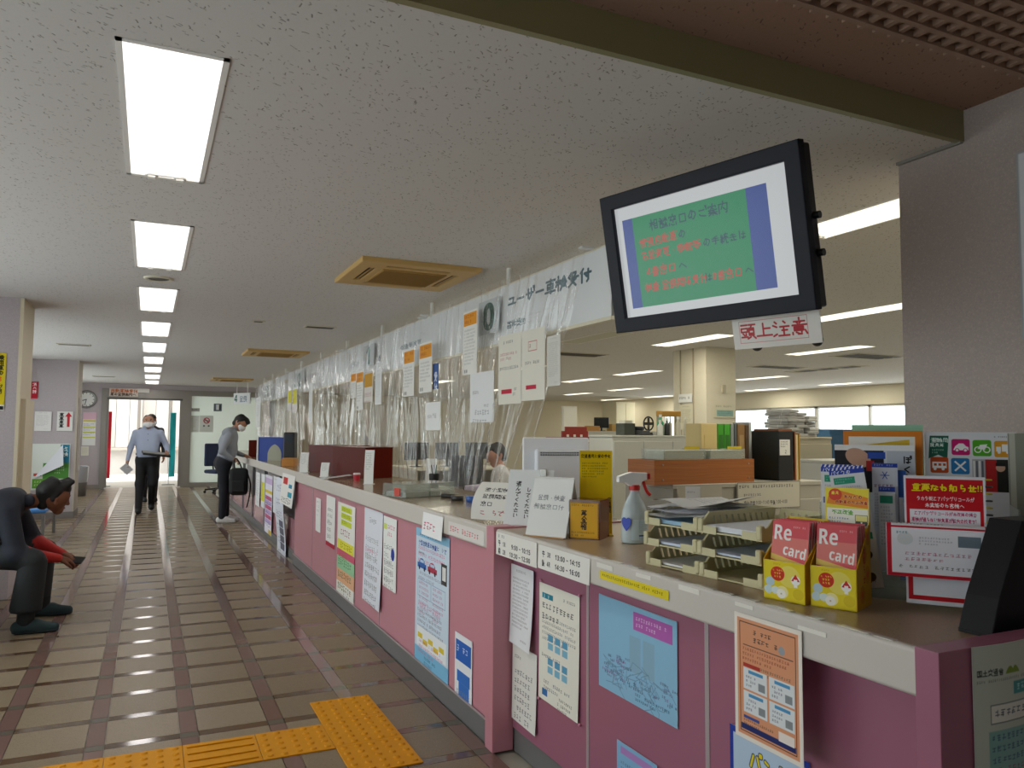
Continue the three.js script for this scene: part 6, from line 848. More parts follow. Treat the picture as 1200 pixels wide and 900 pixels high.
// red file trays
{
  const y = topOf(cabD), z = cabD.position.z; for (let k = 0; k < 6; k++) { const t = thing('red_file_tray', 'dark red open file tray in the row on the grey shelf unit', 'file tray', [cabD.position.x - 0.2 + k * 0.09, y, z], 0, 'red file trays in a row'); mesh('tray', [bx(0.08, 0.004, 0.26, 0, 0.003, 0), bx(0.004, 0.07, 0.26, -0.04, 0.036, 0), bx(0.004, 0.07, 0.26, 0.04, 0.036, 0), bx(0.08, 0.05, 0.004, 0, 0.026, 0.13)], M('#7c1c1c', 0.45), t); mesh('label', bx(0.03, 0.022, 0.002, 0, 0.03, 0.134), M('#d8d4cc', 0.6), t); }
  const b = thing('file_rack', 'red-brown stepped file rack behind the red trays', 'rack', [cabD.position.x + 0.16, y, z - 0.02 - 0.16], 0); mesh('body', [bx(0.34, 0.14, 0.03, 0, 0.07, 0), bx(0.28, 0.05, 0.03, 0.02, 0.165, -0.01)], M('#8c2a20', 0.5), b); for (let k = 0; k < 3; k++) mesh('label', bx(0.03, 0.04, 0.004, -0.1 + k * 0.09, 0.08, 0.017), M('#dcd4c8', 0.6), b);
  const yf = topOf(cabF), mon = thing('television', 'dark flat television on the far grey cabinet', 'television', [onZ(706, 495, -15.7).x, yf, -15.75], -0.3); mesh('screen', bx(0.36, 0.25, 0.03, 0, 0.2, 0, 0.006), M('#1b2028', 0.15), mon); mesh('stand', [bx(0.16, 0.012, 0.12, 0, 0.006, 0), bx(0.04, 0.1, 0.03, 0, 0.05, 0)], mBlack, mon);
  const cb = thing('cardboard_box', 'tan cardboard box beside the far television', 'box', [onZ(718, 500, -15.7).x, yf, -15.7], 0.1); mesh('box', bx(0.2, 0.17, 0.2, 0, 0.085, 0, 0.003), M('#b08c4c', 0.8), cb); mesh('tape', bx(0.03, 0.002, 0.2, 0, 0.171, 0), M('#c4a468', 0.5), cb);
  const cc = thing('cardboard_box', 'long tan cardboard box at the far left of the grey cabinet', 'box', [onZ(694, 502, -15.7).x, yf, -15.7], 0); mesh('box', bx(0.3, 0.12, 0.2, 0, 0.06, 0, 0.003), M('#b8864c', 0.8), cc); mesh('tape', bx(0.3, 0.002, 0.03, 0, 0.121, 0), M('#cca468', 0.5), cc);
  for (let k = 0; k < 3; k++) { const m = thing('desk_monitor', 'dark monitor standing on the far office desk', 'monitor', [4.5 + k * 0.6, 0.72, -13.7], 0.2, 'monitors on the far desk'); mesh('screen', bx(0.5, 0.32, 0.03, 0, 0.29, 0, 0.006), M('#23262b', 0.3), m); mesh('stand', [bx(0.2, 0.012, 0.16, 0, 0.006, 0), bx(0.04, 0.14, 0.03, 0, 0.07, 0)], mBlack, m); }
  const am = thing('desk_monitor', 'dark monitor on the staff desk behind the number 1 window', 'monitor', [2.72, 0.72, -6.8], -1.2); mesh('screen', bx(0.45, 0.3, 0.03, 0, 0.28, 0, 0.006), M('#23262b', 0.3), am); mesh('stand', [bx(0.2, 0.012, 0.16, 0, 0.006, 0), bx(0.04, 0.14, 0.03, 0, 0.07, 0)], mBlack, am);
  const yA = 0.72; for (const [x, z, h, c, label] of [[2.5, -5.75, 0.22, '#b4a8bc', 'lilac stack of drawers behind the clear tray'], [2.5, -5.35, 0.16, '#b4c050', 'yellow-green box behind the clear tray']]) { const t = thing('document_cabinet', label, 'drawer box', [x, yA, z], -1); mesh('body', bx(0.3, h, 0.26, 0, h / 2, 0, 0.006), M(c, 0.5), t); for (let k = 0; k < 3; k++) mesh('drawer', bx(0.28, h / 3.6, 0.008, 0, h * (k + 0.5) / 3, 0.132), M(c, 0.4), t); }
  const bag = thing('tan_bag', 'tan rounded paper bag behind the tape rolls', 'bag', [2.42, 0.72, -4.95], -0.8); mesh('body', lathe([[0.0005, 0], [0.12, 0], [0.15, 0.05], [0.15, 0.2], [0.12, 0.29], [0.05, 0.33], [0.0005, 0.335]]).scale(1, 1, 0.7), M('#b48a48', 0.8), bag); mesh('fold', tube([[-0.1, 0.3, 0], [0, 0.34, 0.01], [0.1, 0.3, 0]], 0.008), M('#a07a3c', 0.8), bag);
}
// poster on office pillar front
stuckZ('notice', 'cream notice with a teal paragraph on the office pillar', 'notice', -7.61, [[837, 474], [862, 473], [862, 489], [837, 490]], (g, w, h) => { fillAll(g, '#d4cfb8', h); fine(g, 8, 6, 84, 1, 10, '#7a7460', 1, 3); rect(g, '#8fb0a8', 12, h * 0.45, 76, h * 0.45); fine(g, 16, h * 0.5, 68, 3, 7, '#3c6460', 1, 4); }, { ppm: 300 });

// ------------------------------------------------------------------ left side of the hall
stuckZ('vertical_sign', 'yellow vertical sign with black and orange characters on the near left pillar', 'sign', -7.42, [[-16, 413], [8, 414], [4, 481], [-20, 481]], (g, w, h) => { fillAll(g, '#d8c31c', h); text(g, '乗用車の', 60, 10, 30, { v: 1, c: '#1c1c14', k: 0.15 }); text(g, '3', 62, 132, 40, { c: '#d8541c', k: 0.15 }); text(g, 'か月', 60, 176, 30, { v: 1, c: '#1c1c14', k: 0.14 }); text(g, '自動車検', 12, 20, 30, { v: 1, c: '#1c1c14', k: 0.14 }); rect(g, '#dcdcd8', 0, h - 34, 100, 34); rect(g, '#222', 76, h - 26, 20, 20); }, { ppm: 500, t: 0.004 });
const ZP2 = -13.785;
stuckZ('extinguisher_sign', 'red fire extinguisher sign on the second left pillar', 'sign', ZP2, [[36.5, 447], [45, 447.5], [44, 467], [35.5, 467]], (g, w, h) => { fillAll(g, '#b81c30', h); text(g, '消火器', 22, 12, 58, { v: 1, c: '#f0e8e8', k: 0.12 }); }, { ppm: 300, t: 0.004 });
stuckZ('notice', 'white text notice on the second left pillar', 'paper', ZP2, [[40.5, 482], [60.5, 482.5], [60, 505], [40.5, 505]], notice('#e0dcda', '#999', 3), { ppm: 250 });
stuckZ('arrow_sign', 'white sign with a red upward arrow and black characters', 'sign', ZP2, [[67, 482], [85.5, 482.5], [85, 505], [66.5, 505]], (g, w, h) => { fillAll(g, '#dedcd8', h); for (let k = 0; k < 4; k++) text(g, '車'.repeat(1), 14, 10 + k * 27, 26, { c: '#222', k: 0.16, w: 1.1 }); g.fillStyle = '#c22430'; g.beginPath(); g.moveTo(72, 6); g.lineTo(94, 38); g.lineTo(80, 38); g.lineTo(80, 112); g.lineTo(64, 112); g.lineTo(64, 38); g.lineTo(50, 38); g.fill(); }, { ppm: 300 });
{
  const t = stuckZ('poster', 'green and blue poster on the pillar with its corner peeling forward', 'poster', ZP2, [[38, 520], [82, 520], [81, 574], [36, 574]], (g, w, h) => { fillAll(g, '#d8dcd4', h); rect(g, '#2f7f9c', 74, 3, 24, h * 0.42); text(g, '点検', 78, 8, 16, { v: 1, c: '#e8f0f0', k: 0.12 }); rect(g, '#4f8a3c', 30, h * 0.42, 68, h * 0.34); rect(g, '#5f9a34', 3, h * 0.76, 50, h * 0.2); rect(g, '#c8402c', 6, h * 0.64, 20, 8); fine(g, 8, h * 0.8, 40, 2, 10, '#e4ecd4', 1, 3); fine(g, 60, h * 0.5, 30, 3, 8, '#dfe8d4', 1, 4); }, { ppm: 300 });
  const g = new THREE.BufferGeometry(); const P0 = onZ(74, 521, ZP2), P1 = onZ(75, 545, ZP2), P2 = onZ(39, 561, ZP2); const q = [P0, P1, P2].map((p) => p.clone().sub(t.position)); const q3 = q.map((p, i) => p.clone().add(V(0, 0, [0.02, 0.09, 0.02][i])));
  g.setAttribute('position', new THREE.Float32BufferAttribute([...q3[0].toArray(), ...q3[2].toArray(), ...q3[1].toArray()], 3)); g.computeVertexNormals(); mesh('peeled_corner', g, new THREE.MeshPhysicalMaterial({ color: '#d3d2d8', roughness: 0.6, side: THREE.DoubleSide }), t).userData.label = 'white back of the peeled corner';
}
tag(mesh('edge_board', span(-1.03, -0.985, 0.72, 1.88, -14.1, -14.06), M('#dcdad6', 0.5)), 'thin white board standing out from the second pillar edge', 'board');
{
  const c = onZ(101.5, 468, ZEND), t = thing('wall_clock', 'round white wall clock with a grey rim', 'clock', [c.x - 0.0, c.y, ZEND]);
  mesh('rim', lathe([[0.16, 0], [0.205, 0], [0.21, 0.03], [0.185, 0.045], [0.175, 0.02], [0.16, 0.02]], 40).rotateX(Math.PI / 2), M('#8c8a88', 0.35, { metalness: 0.5 }), t); mesh('dial', lathe([[0.0005, 0.018], [0.178, 0.018]], 40).rotateX(Math.PI / 2), M('#e6e4e0', 0.5), t);
  for (let k = 0; k < 12; k++) mesh('hour_mark', bx(0.012, 0.034, 0.002, 0, 0.145, 0.02).rotateZ(k * Math.PI / 6), mBlack, t); mesh('hour_hand', bx(0.016, 0.09, 0.002, 0, 0.045, 0.023).rotateZ(1.9), mBlack, t); mesh('minute_hand', bx(0.012, 0.14, 0.002, 0, 0.07, 0.025).rotateZ(2.9), mBlack, t);
}
stuckZ('poster', 'pink-topped poster with yellow and lilac rows on the far wall', 'poster', ZEND + 0.01, [[97, 483], [112.5, 483], [112, 522], [96.5, 522]], (g, w, h) => { fillAll(g, '#e2e0dc', h); rect(g, '#dcb4c4', 0, 0, 100, h * 0.22); rect(g, '#d8c43c', 4, h * 0.24, 92, h * 0.05); for (let k = 0; k < 3; k++) { fine(g, 6, h * (0.34 + k * 0.14), 88, 2, 13, '#7a6aa4', 1, k); rect(g, '#c8d43c', 4, h * (0.44 + k * 0.15), 92, 8); } }, { ppm: 200 });
stuckZ('notice', 'small cream slip below the pink-topped poster', 'paper', ZEND + 0.01, [[95, 523], [104, 523], [104, 534], [95, 534]], notice('#dcd6c4', '#999', 5), { ppm: 200 });
{
  const p = onY(100, 580, 0), t = thing('trash_bin', 'grey wire bin with a clear liner standing by the far left pillar', 'bin', [-1.3, 0, -18.3]); mesh('bin', lathe([[0.0005, 0], [0.16, 0], [0.18, 0.28], [0.17, 0.28], [0.15, 0.01]], 24), M('#6d6a66', 0.5), t); mesh('liner', lathe([[0.17, 0.24], [0.19, 0.4], [0.2, 0.6], [0.17, 0.62], [0.15, 0.4]], 24), M('#b9b9bc', 0.3, { transmission: 0.3, thickness: 0 }), t);
}
// sign above the far door
stuckZ('door_sign', 'white sign with rows of orange and dark characters above the doorway', 'sign', ZEND + 0.05, [[128, 455], [162, 455], [162, 464.5], [128, 464.5]], (g, w, h) => { fillAll(g, '#d0c4b8', h); text(g, '自動車検受付', 4, 3, 15, { c: '#b8603c', k: 0.14, w: 1.05 }); text(g, '車の登録案内へ', 4, h * 0.55, 12, { c: '#4c3c34', k: 0.14, w: 1.05 }); }, { ppm: 200, t: 0.01 });
tag(mesh('exit_lamp', bx(0.26, 0.1, 0.03, onZ(168, 458, ZEND).x, onZ(168, 458, ZEND).y, ZEND + 0.055, 0.006), M('#cfcbc4', 0.4)), 'small white rectangular fitting beside the door sign', 'fitting');
const ZG = ZEND - 0.024;
for (const [c, draw, label] of [
  [[[219, 478.5], [234, 478], [234, 482], [219, 482.5]], (g, w, h) => { fillAll(g, '#a9aaa6', h); fine(g, 6, h * 0.25, 88, 1, 16, '#555', 1, 3); }, 'small grey label on the frosted glass'],
  [[[218, 487], [233, 487], [233, 506.5], [218, 506.5]], notice('#c9ccc8', '#888', 7), 'grey text notice on the frosted glass'],
  [[[234, 487], [250, 487], [250, 506.5], [234, 506.5]], (g, w, h) => { fillAll(g, '#c9ccc8', h); g.strokeStyle = '#b03040'; g.lineWidth = 7; g.beginPath(); g.arc(50, 40, 20, 0, 7); g.stroke(); g.beginPath(); g.moveTo(36, 26); g.lineTo(64, 54); g.stroke(); rect(g, '#444', 34, 38, 32, 5); rect(g, '#444', 26, 76, 12, 10); rect(g, '#444', 60, 76, 12, 10); }, 'no smoking notice on the frosted glass'],
  [[[250.5, 473], [260, 473], [260, 482], [250.5, 482]], (g, w, h) => { fillAll(g, '#6c7480', h); rect(g, '#dfe4e6', 30, 12, 34, 70); rect(g, '#3a4450', 66, 20, 20, 60); }, 'small dark pictogram sign on the frosted glass'],
]) stuckZ('glass_sign', label, 'sign', ZG + 0.004, c, draw, { ppm: 220 });
{ const a = onZ(219, 517, ZG); tag(mesh('triangle_mark', [prism([[-0.07, 0], [0.07, 0], [0, 0.11]], 0.002).translate(a.x, a.y, ZG + 0.002), bx(0.13, 0.02, 0.002, a.x, a.y - 0.05, ZG + 0.004)], M('#5a6468', 0.5)), 'dark triangle mark stuck on the frosted glass', 'sign'); }
// benches
function bench(x, z, L, label) {
  const t = thing('waiting_bench', label, 'bench', [x, 0, z]); for (let k = 0; k < Math.round(L / 0.5); k++) mesh('seat', bx(0.44, 0.05, 0.46, 0, 0.41, -L / 2 + 0.25 + k * 0.5, 0.02), M('#3f78b4', 0.5), t); mesh('rail', bx(0.05, 0.04, L, 0, 0.365, 0), M('#9a9a98', 0.4), t);
  for (const s of [-1, 1]) for (const q of [-1, 1]) mesh('leg', bx(0.035, 0.35, 0.035, q * 0.18, 0.175, s * (L / 2 - 0.15)), M('#8c8c8a', 0.4, { metalness: 0.5 }), t);
}
bench(-1.28, -11.3, 1.5, 'blue waiting bench with grey legs behind the seated man'); bench(-1.22, -6.35, 1.5, 'blue waiting bench under the seated man');
// office chair near the far glass
{
  const t = thing('office_chair', 'dark blue office chair on castors by the frosted glass', 'chair', [1.42, 0, -18.1], 0.5), m = M('#1f2c4c', 0.8); mesh('seat', bx(0.46, 0.08, 0.46, 0, 0.47, 0, 0.035), m, t); mesh('backrest', bx(0.42, 0.5, 0.07, -0.0, 0.83, -0.23, 0.03), m, t); mesh('back_bar', bar([0, 0.45, -0.2], [0, 0.7, -0.27], 0.018), mBlack, t); mesh('gas_lift', cyl(0.028, 0.025, 0.33, 0, 0.11, 0), mBlack, t);
  for (let k = 0; k < 5; k++) { const a = k * 1.2566; mesh('base_arm', bar([0, 0.11, 0], [0.28 * Math.cos(a), 0.075, 0.28 * Math.sin(a)], 0.018), mBlack, t); mesh('castor', new THREE.SphereGeometry(0.03, 10, 8).translate(0.28 * Math.cos(a), 0.03, 0.28 * Math.sin(a)), mBlack, t); }
}
// banners outdoors
for (const [px, z, c, label, w] of [[127.5, ZEND - 0.9, '#d0103c', 'tall red banner on a pole outside the doorway', 0.12], [203, ZEND - 1.1, '#18b4b8', 'tall turquoise banner on a pole outside the doorway', 0.13]]) {
  const p = onZ(px, 500, z), t = thing('nobori_banner', label, 'banner', [p.x, -0.03, z]); const pr = ink(40, 200, (g, W, H) => { g.fillStyle = c; g.fillRect(0, 0, W, H); });
  mesh('cloth', sheet(w, 1.62, pr, { bend: (u, v) => 0.03 * Math.sin(v * 7 + u * 3), t: 0.002 }).translate(0, 0.22, 0), new THREE.MeshPhysicalMaterial({ color: c, roughness: 1, transmission: 0.5, thickness: 0 }), t); mesh('pole', cyl(0.012, 0.012, 1.95, -w / 2 - 0.01, 0.04, 0), M('#e0e0e0', 0.4), t); mesh('foot', bx(0.3, 0.05, 0.3, -w / 2 - 0.01, 0.026, 0, 0.01), M('#b9b9b4', 0.6), t);
}
// ------------------------------------------------------------------ people: smooth bodies from tapered capsules
function field(prims) {
  const P = prims.map((p) => { const [ax, ay, az] = p.a, [bx_, by, bz] = p.b ?? p.a; const dx = bx_ - ax, dy = by - ay, dz = bz - az; return { ax, ay, az, dx, dy, dz, l2: dx * dx + dy * dy + dz * dz || 1e-9, r0: p.r, r1: p.r2 ?? p.r, k: p.k ?? 0.03, c: p.c }; });
  const dist = (p, x, y, z) => { const px = x - p.ax, py = y - p.ay, pz = z - p.az; let t = (px * p.dx + py * p.dy + pz * p.dz) / p.l2; t = t < 0 ? 0 : t > 1 ? 1 : t; const ex = px - t * p.dx, ey = py - t * p.dy, ez = pz - t * p.dz; return Math.sqrt(ex * ex + ey * ey + ez * ez) - (p.r0 + t * (p.r1 - p.r0)); };
  return { f: (x, y, z) => { let d = 1e3; for (const p of P) { const e = dist(p, x, y, z), k = p.k, h = Math.max(k - Math.abs(d - e), 0) / k; d = Math.min(d, e) - h * h * k * 0.25; } return d; }, c: (x, y, z) => { let d = 1e3, c = null; for (const p of P) { const e = dist(p, x, y, z); if (e < d) { d = e; c = p.c; } } return c; } };
}
function nets(prims, cell, cut) {
  const F = field(prims), lo = [1e3, 1e3, 1e3], hi = [-1e3, -1e3, -1e3];
  for (const p of prims) for (const q of [p.a, p.b ?? p.a]) for (let i = 0; i < 3; i++) { const r = Math.max(p.r, p.r2 ?? p.r) + 0.02; lo[i] = Math.min(lo[i], q[i] - r); hi[i] = Math.max(hi[i], q[i] + r); }
  const n = [0, 1, 2].map((i) => Math.ceil((hi[i] - lo[i]) / cell) + 2), N = n[0] * n[1] * n[2], val = new Float32Array(N), id = (i, j, k) => (k * n[1] + j) * n[0] + i;
  for (let k = 0; k < n[2]; k++) for (let j = 0; j < n[1]; j++) for (let i = 0; i < n[0]; i++) { const x = lo[0] + i * cell, y = lo[1] + j * cell, z = lo[2] + k * cell; let v = F.f(x, y, z); if (cut) v = Math.max(v, cut(x, y, z)); val[id(i, j, k)] = v; }
  const vert = new Int32Array(N).fill(-1), pos = [], col = [], idx = [], E = [[0, 1], [2, 3], [4, 5], [6, 7], [0, 2], [1, 3], [4, 6], [5, 7], [0, 4], [1, 5], [2, 6], [3, 7]];
  for (let k = 0; k < n[2] - 1; k++) for (let j = 0; j < n[1] - 1; j++) for (let i = 0; i < n[0] - 1; i++) {
    const c = []; let m = 0; for (let q = 0; q < 8; q++) { const v = val[id(i + (q & 1), j + ((q >> 1) & 1), k + (q >> 2))]; c.push(v); if (v < 0) m |= 1 << q; }
    if (m === 0 || m === 255) continue;
    let x = 0, y = 0, z = 0, s = 0; for (const [a, b] of E) if ((c[a] < 0) !== (c[b] < 0)) { const t = c[a] / (c[a] - c[b]); x += (a & 1) + t * ((b & 1) - (a & 1)); y += ((a >> 1) & 1) + t * (((b >> 1) & 1) - ((a >> 1) & 1)); z += (a >> 2) + t * ((b >> 2) - (a >> 2)); s++; }
    x = lo[0] + (i + x / s) * cell; y = lo[1] + (j + y / s) * cell; z = lo[2] + (k + z / s) * cell; vert[id(i, j, k)] = pos.length / 3; pos.push(x, y, z); const q = F.c(x, y, z) ?? [0.5, 0.5, 0.5]; col.push(...q);
  }
  const quad = (a, b, c, d, flip) => { if (a < 0 || b < 0 || c < 0 || d < 0) return; if (flip) idx.push(a, c, b, a, d, c); else idx.push(a, b, c, a, c, d); };
  for (let k = 1; k < n[2] - 1; k++) for (let j = 1; j < n[1] - 1; j++) for (let i = 1; i < n[0] - 1; i++) {
    const v = val[id(i, j, k)] < 0;
    if (v !== val[id(i + 1, j, k)] < 0) quad(vert[id(i, j - 1, k - 1)], vert[id(i, j, k - 1)], vert[id(i, j, k)], vert[id(i, j - 1, k)], !v);
    if (v !== val[id(i, j + 1, k)] < 0) quad(vert[id(i - 1, j, k - 1)], vert[id(i - 1, j, k)], vert[id(i, j, k)], vert[id(i, j, k - 1)], !v);
    if (v !== val[id(i, j, k + 1)] < 0) quad(vert[id(i - 1, j - 1, k)], vert[id(i, j - 1, k)], vert[id(i, j, k)], vert[id(i - 1, j, k)], !v);
  }
  const g = new THREE.BufferGeometry(); g.setAttribute('position', new THREE.Float32BufferAttribute(pos, 3)); g.setAttribute('color', new THREE.Float32BufferAttribute(col, 3)); g.setIndex(idx); g.computeVertexNormals(); return g;
}
function joinColoured(list) { return mergeGeometries(list.map((g) => { g = g.toNonIndexed(); g.deleteAttribute('uv'); return g; })); }
const lin = (hex) => new THREE.Color(hex).toArray();
const mBody = new THREE.MeshPhysicalMaterial({ vertexColors: true, roughness: 0.75 });
// head frame: centre, facing (unit), up (unit)
function headParts(c, f, u, skin, o = {}) {
  const r = new THREE.Vector3().crossVectors(u, f).normalize(), P = (a, b, d) => [c.x + r.x * a + u.x * b + f.x * d, c.y + r.y * a + u.y * b + f.y * d, c.z + r.z * a + u.z * b + f.z * d], S = lin(skin), dk = lin('#2a1c18'), lip = lin('#8c4a42');
  const head = [
    { a: P(0, 0.03, -0.02), b: P(0, 0.03, 0.02), r: 0.078, c: S, k: 0.03 }, { a: P(0, -0.035, 0.02), b: P(0, -0.075, 0.045), r: 0.056, r2: 0.036, c: S, k: 0.05 }, { a: P(0, 0.01, 0.085), b: P(0, -0.03, 0.1), r: 0.009, r2: 0.013, c: S, k: 0.015 },
    { a: P(0.074, 0.01, -0.005), b: P(0.08, -0.025, -0.002), r: 0.014, r2: 0.01, c: S, k: 0.01 }, { a: P(-0.074, 0.01, -0.005), b: P(-0.08, -0.025, -0.002), r: 0.014, r2: 0.01, c: S, k: 0.01 },
    { a: P(0.03, 0.034, 0.088), b: P(0.03, 0.034, 0.088), r: 0.008, c: dk, k: 0.004 }, { a: P(-0.03, 0.034, 0.088), r: 0.008, c: dk, k: 0.004 }, { a: P(-0.018, -0.06, 0.082), b: P(0.018, -0.06, 0.082), r: 0.006, c: lip, k: 0.004 },
    { a: P(0.018, 0.052, 0.088), b: P(0.045, 0.05, 0.08), r: 0.005, c: dk, k: 0.004 }, { a: P(-0.018, 0.052, 0.088), b: P(-0.045, 0.05, 0.08), r: 0.005, c: dk, k: 0.004 }];
  const hc = lin(o.hair ?? '#15110f'), thin = o.thin ? 0.9 : 1;
  const hair = o.thin
    ? [{ a: P(0.066, 0.03, -0.03), b: P(0.05, 0.075, -0.03), r: 0.024, c: hc }, { a: P(-0.066, 0.03, -0.03), b: P(-0.05, 0.075, -0.03), r: 0.024, c: hc }, { a: P(0, 0.05, -0.07), b: P(0, -0.01, -0.07), r: 0.045, c: hc }, { a: P(-0.03, 0.1, -0.02), b: P(0.03, 0.1, -0.02), r: 0.018, c: hc }]
    : [{ a: P(0, 0.06, -0.03), b: P(0, 0.075, 0.035), r: 0.08, r2: 0.062, c: hc, k: 0.03 }, { a: P(0, 0.02, -0.055), b: P(0, -0.04, -0.06), r: 0.06, r2: 0.042, c: hc, k: 0.03 }, { a: P(0.055, 0.06, 0), b: P(0.068, 0.005, -0.022), r: 0.028, r2: 0.016, c: hc, k: 0.02 }, { a: P(-0.055, 0.06, 0), b: P(-0.068, 0.005, -0.022), r: 0.028, r2: 0.016, c: hc, k: 0.02 }, ...(o.fringe ? [{ a: P(-0.04, 0.085, 0.08), b: P(0.04, 0.085, 0.08), r: 0.026, c: hc, k: 0.02 }] : []), ...(o.spiky ? [-1, 0, 1].flatMap((q) => [{ a: P(q * 0.04, 0.09, -0.06), b: P(q * 0.04, 0.06, -0.08), r: 0.03, c: hc, k: 0.03 }, { a: P(q * 0.035, 0.1, 0.03), b: P(q * 0.045, 0.135, 0.075), r: 0.032, r2: 0.02, c: hc, k: 0.02 }, { a: P(q * 0.035, 0.1, -0.03), b: P(q * 0.04, 0.125, -0.03), r: 0.036, r2: 0.03, c: hc, k: 0.02 }]) : [])];
  const W = lin('#e6e6e8'), mask = [{ a: P(-0.03, -0.035, 0.07), b: P(0.03, -0.035, 0.07), r: 0.042, c: W, k: 0.02 }, { a: P(0, -0.02, 0.095), b: P(0, -0.06, 0.085), r: 0.026, c: W, k: 0.02 }, { a: P(-0.06, -0.03, 0.04), b: P(-0.03, -0.05, 0.07), r: 0.028, c: W, k: 0.02 }, { a: P(0.06, -0.03, 0.04), b: P(0.03, -0.05, 0.07), r: 0.028, c: W, k: 0.02 }];
  return { head, hair, mask, P };
}
// hand: wrist point, direction of the fingers, palm normal; curl in radians per joint
function handParts(w, d, n, skin, curl = 0.5, side = 1) {
  const S = lin(skin), s = new THREE.Vector3().crossVectors(d, n).normalize().multiplyScalar(side), out = [], at = (p, a, b, c) => p.clone().addScaledVector(d, a).addScaledVector(s, b).addScaledVector(n, c);
  out.push({ a: at(w, 0, 0, 0).toArray(), b: at(w, 0.05, 0.012, 0).toArray(), r: 0.022, r2: 0.02, c: S, k: 0.015 }, { a: at(w, 0.01, -0.01, 0).toArray(), b: at(w, 0.07, -0.024, 0).toArray(), r: 0.018, r2: 0.014, c: S, k: 0.02 }, { a: at(w, 0.03, 0.01, 0).toArray(), b: at(w, 0.078, 0.018, 0).toArray(), r: 0.016, r2: 0.014, c: S, k: 0.02 });
  [[-0.032, 0.07, 0.058], [-0.011, 0.08, 0.07], [0.011, 0.082, 0.074], [0.032, 0.078, 0.066]].forEach(([b, a, L]) => {
    let p = at(w, a, b, 0), ang = curl * 0.5; for (let k = 0; k < 3; k++) { const q = p.clone().addScaledVector(d, Math.cos(ang) * L * [0.42, 0.33, 0.25][k]).addScaledVector(n, Math.sin(ang) * L * [0.42, 0.33, 0.25][k]); out.push({ a: p.toArray(), b: q.toArray(), r: 0.0095 - k * 0.0008, r2: 0.0088 - k * 0.0008, c: S, k: 0.006 }); p = q; ang += curl; }
  });
  const t0 = at(w, 0.022, 0.024, 0.004), t1 = at(w, 0.05, 0.05, 0.016), t2 = at(w, 0.078, 0.056, 0.03); out.push({ a: t0.toArray(), b: t1.toArray(), r: 0.013, r2: 0.011, c: S, k: 0.01 }, { a: t1.toArray(), b: t2.toArray(), r: 0.011, r2: 0.009, c: S, k: 0.006 });
  return out;
}
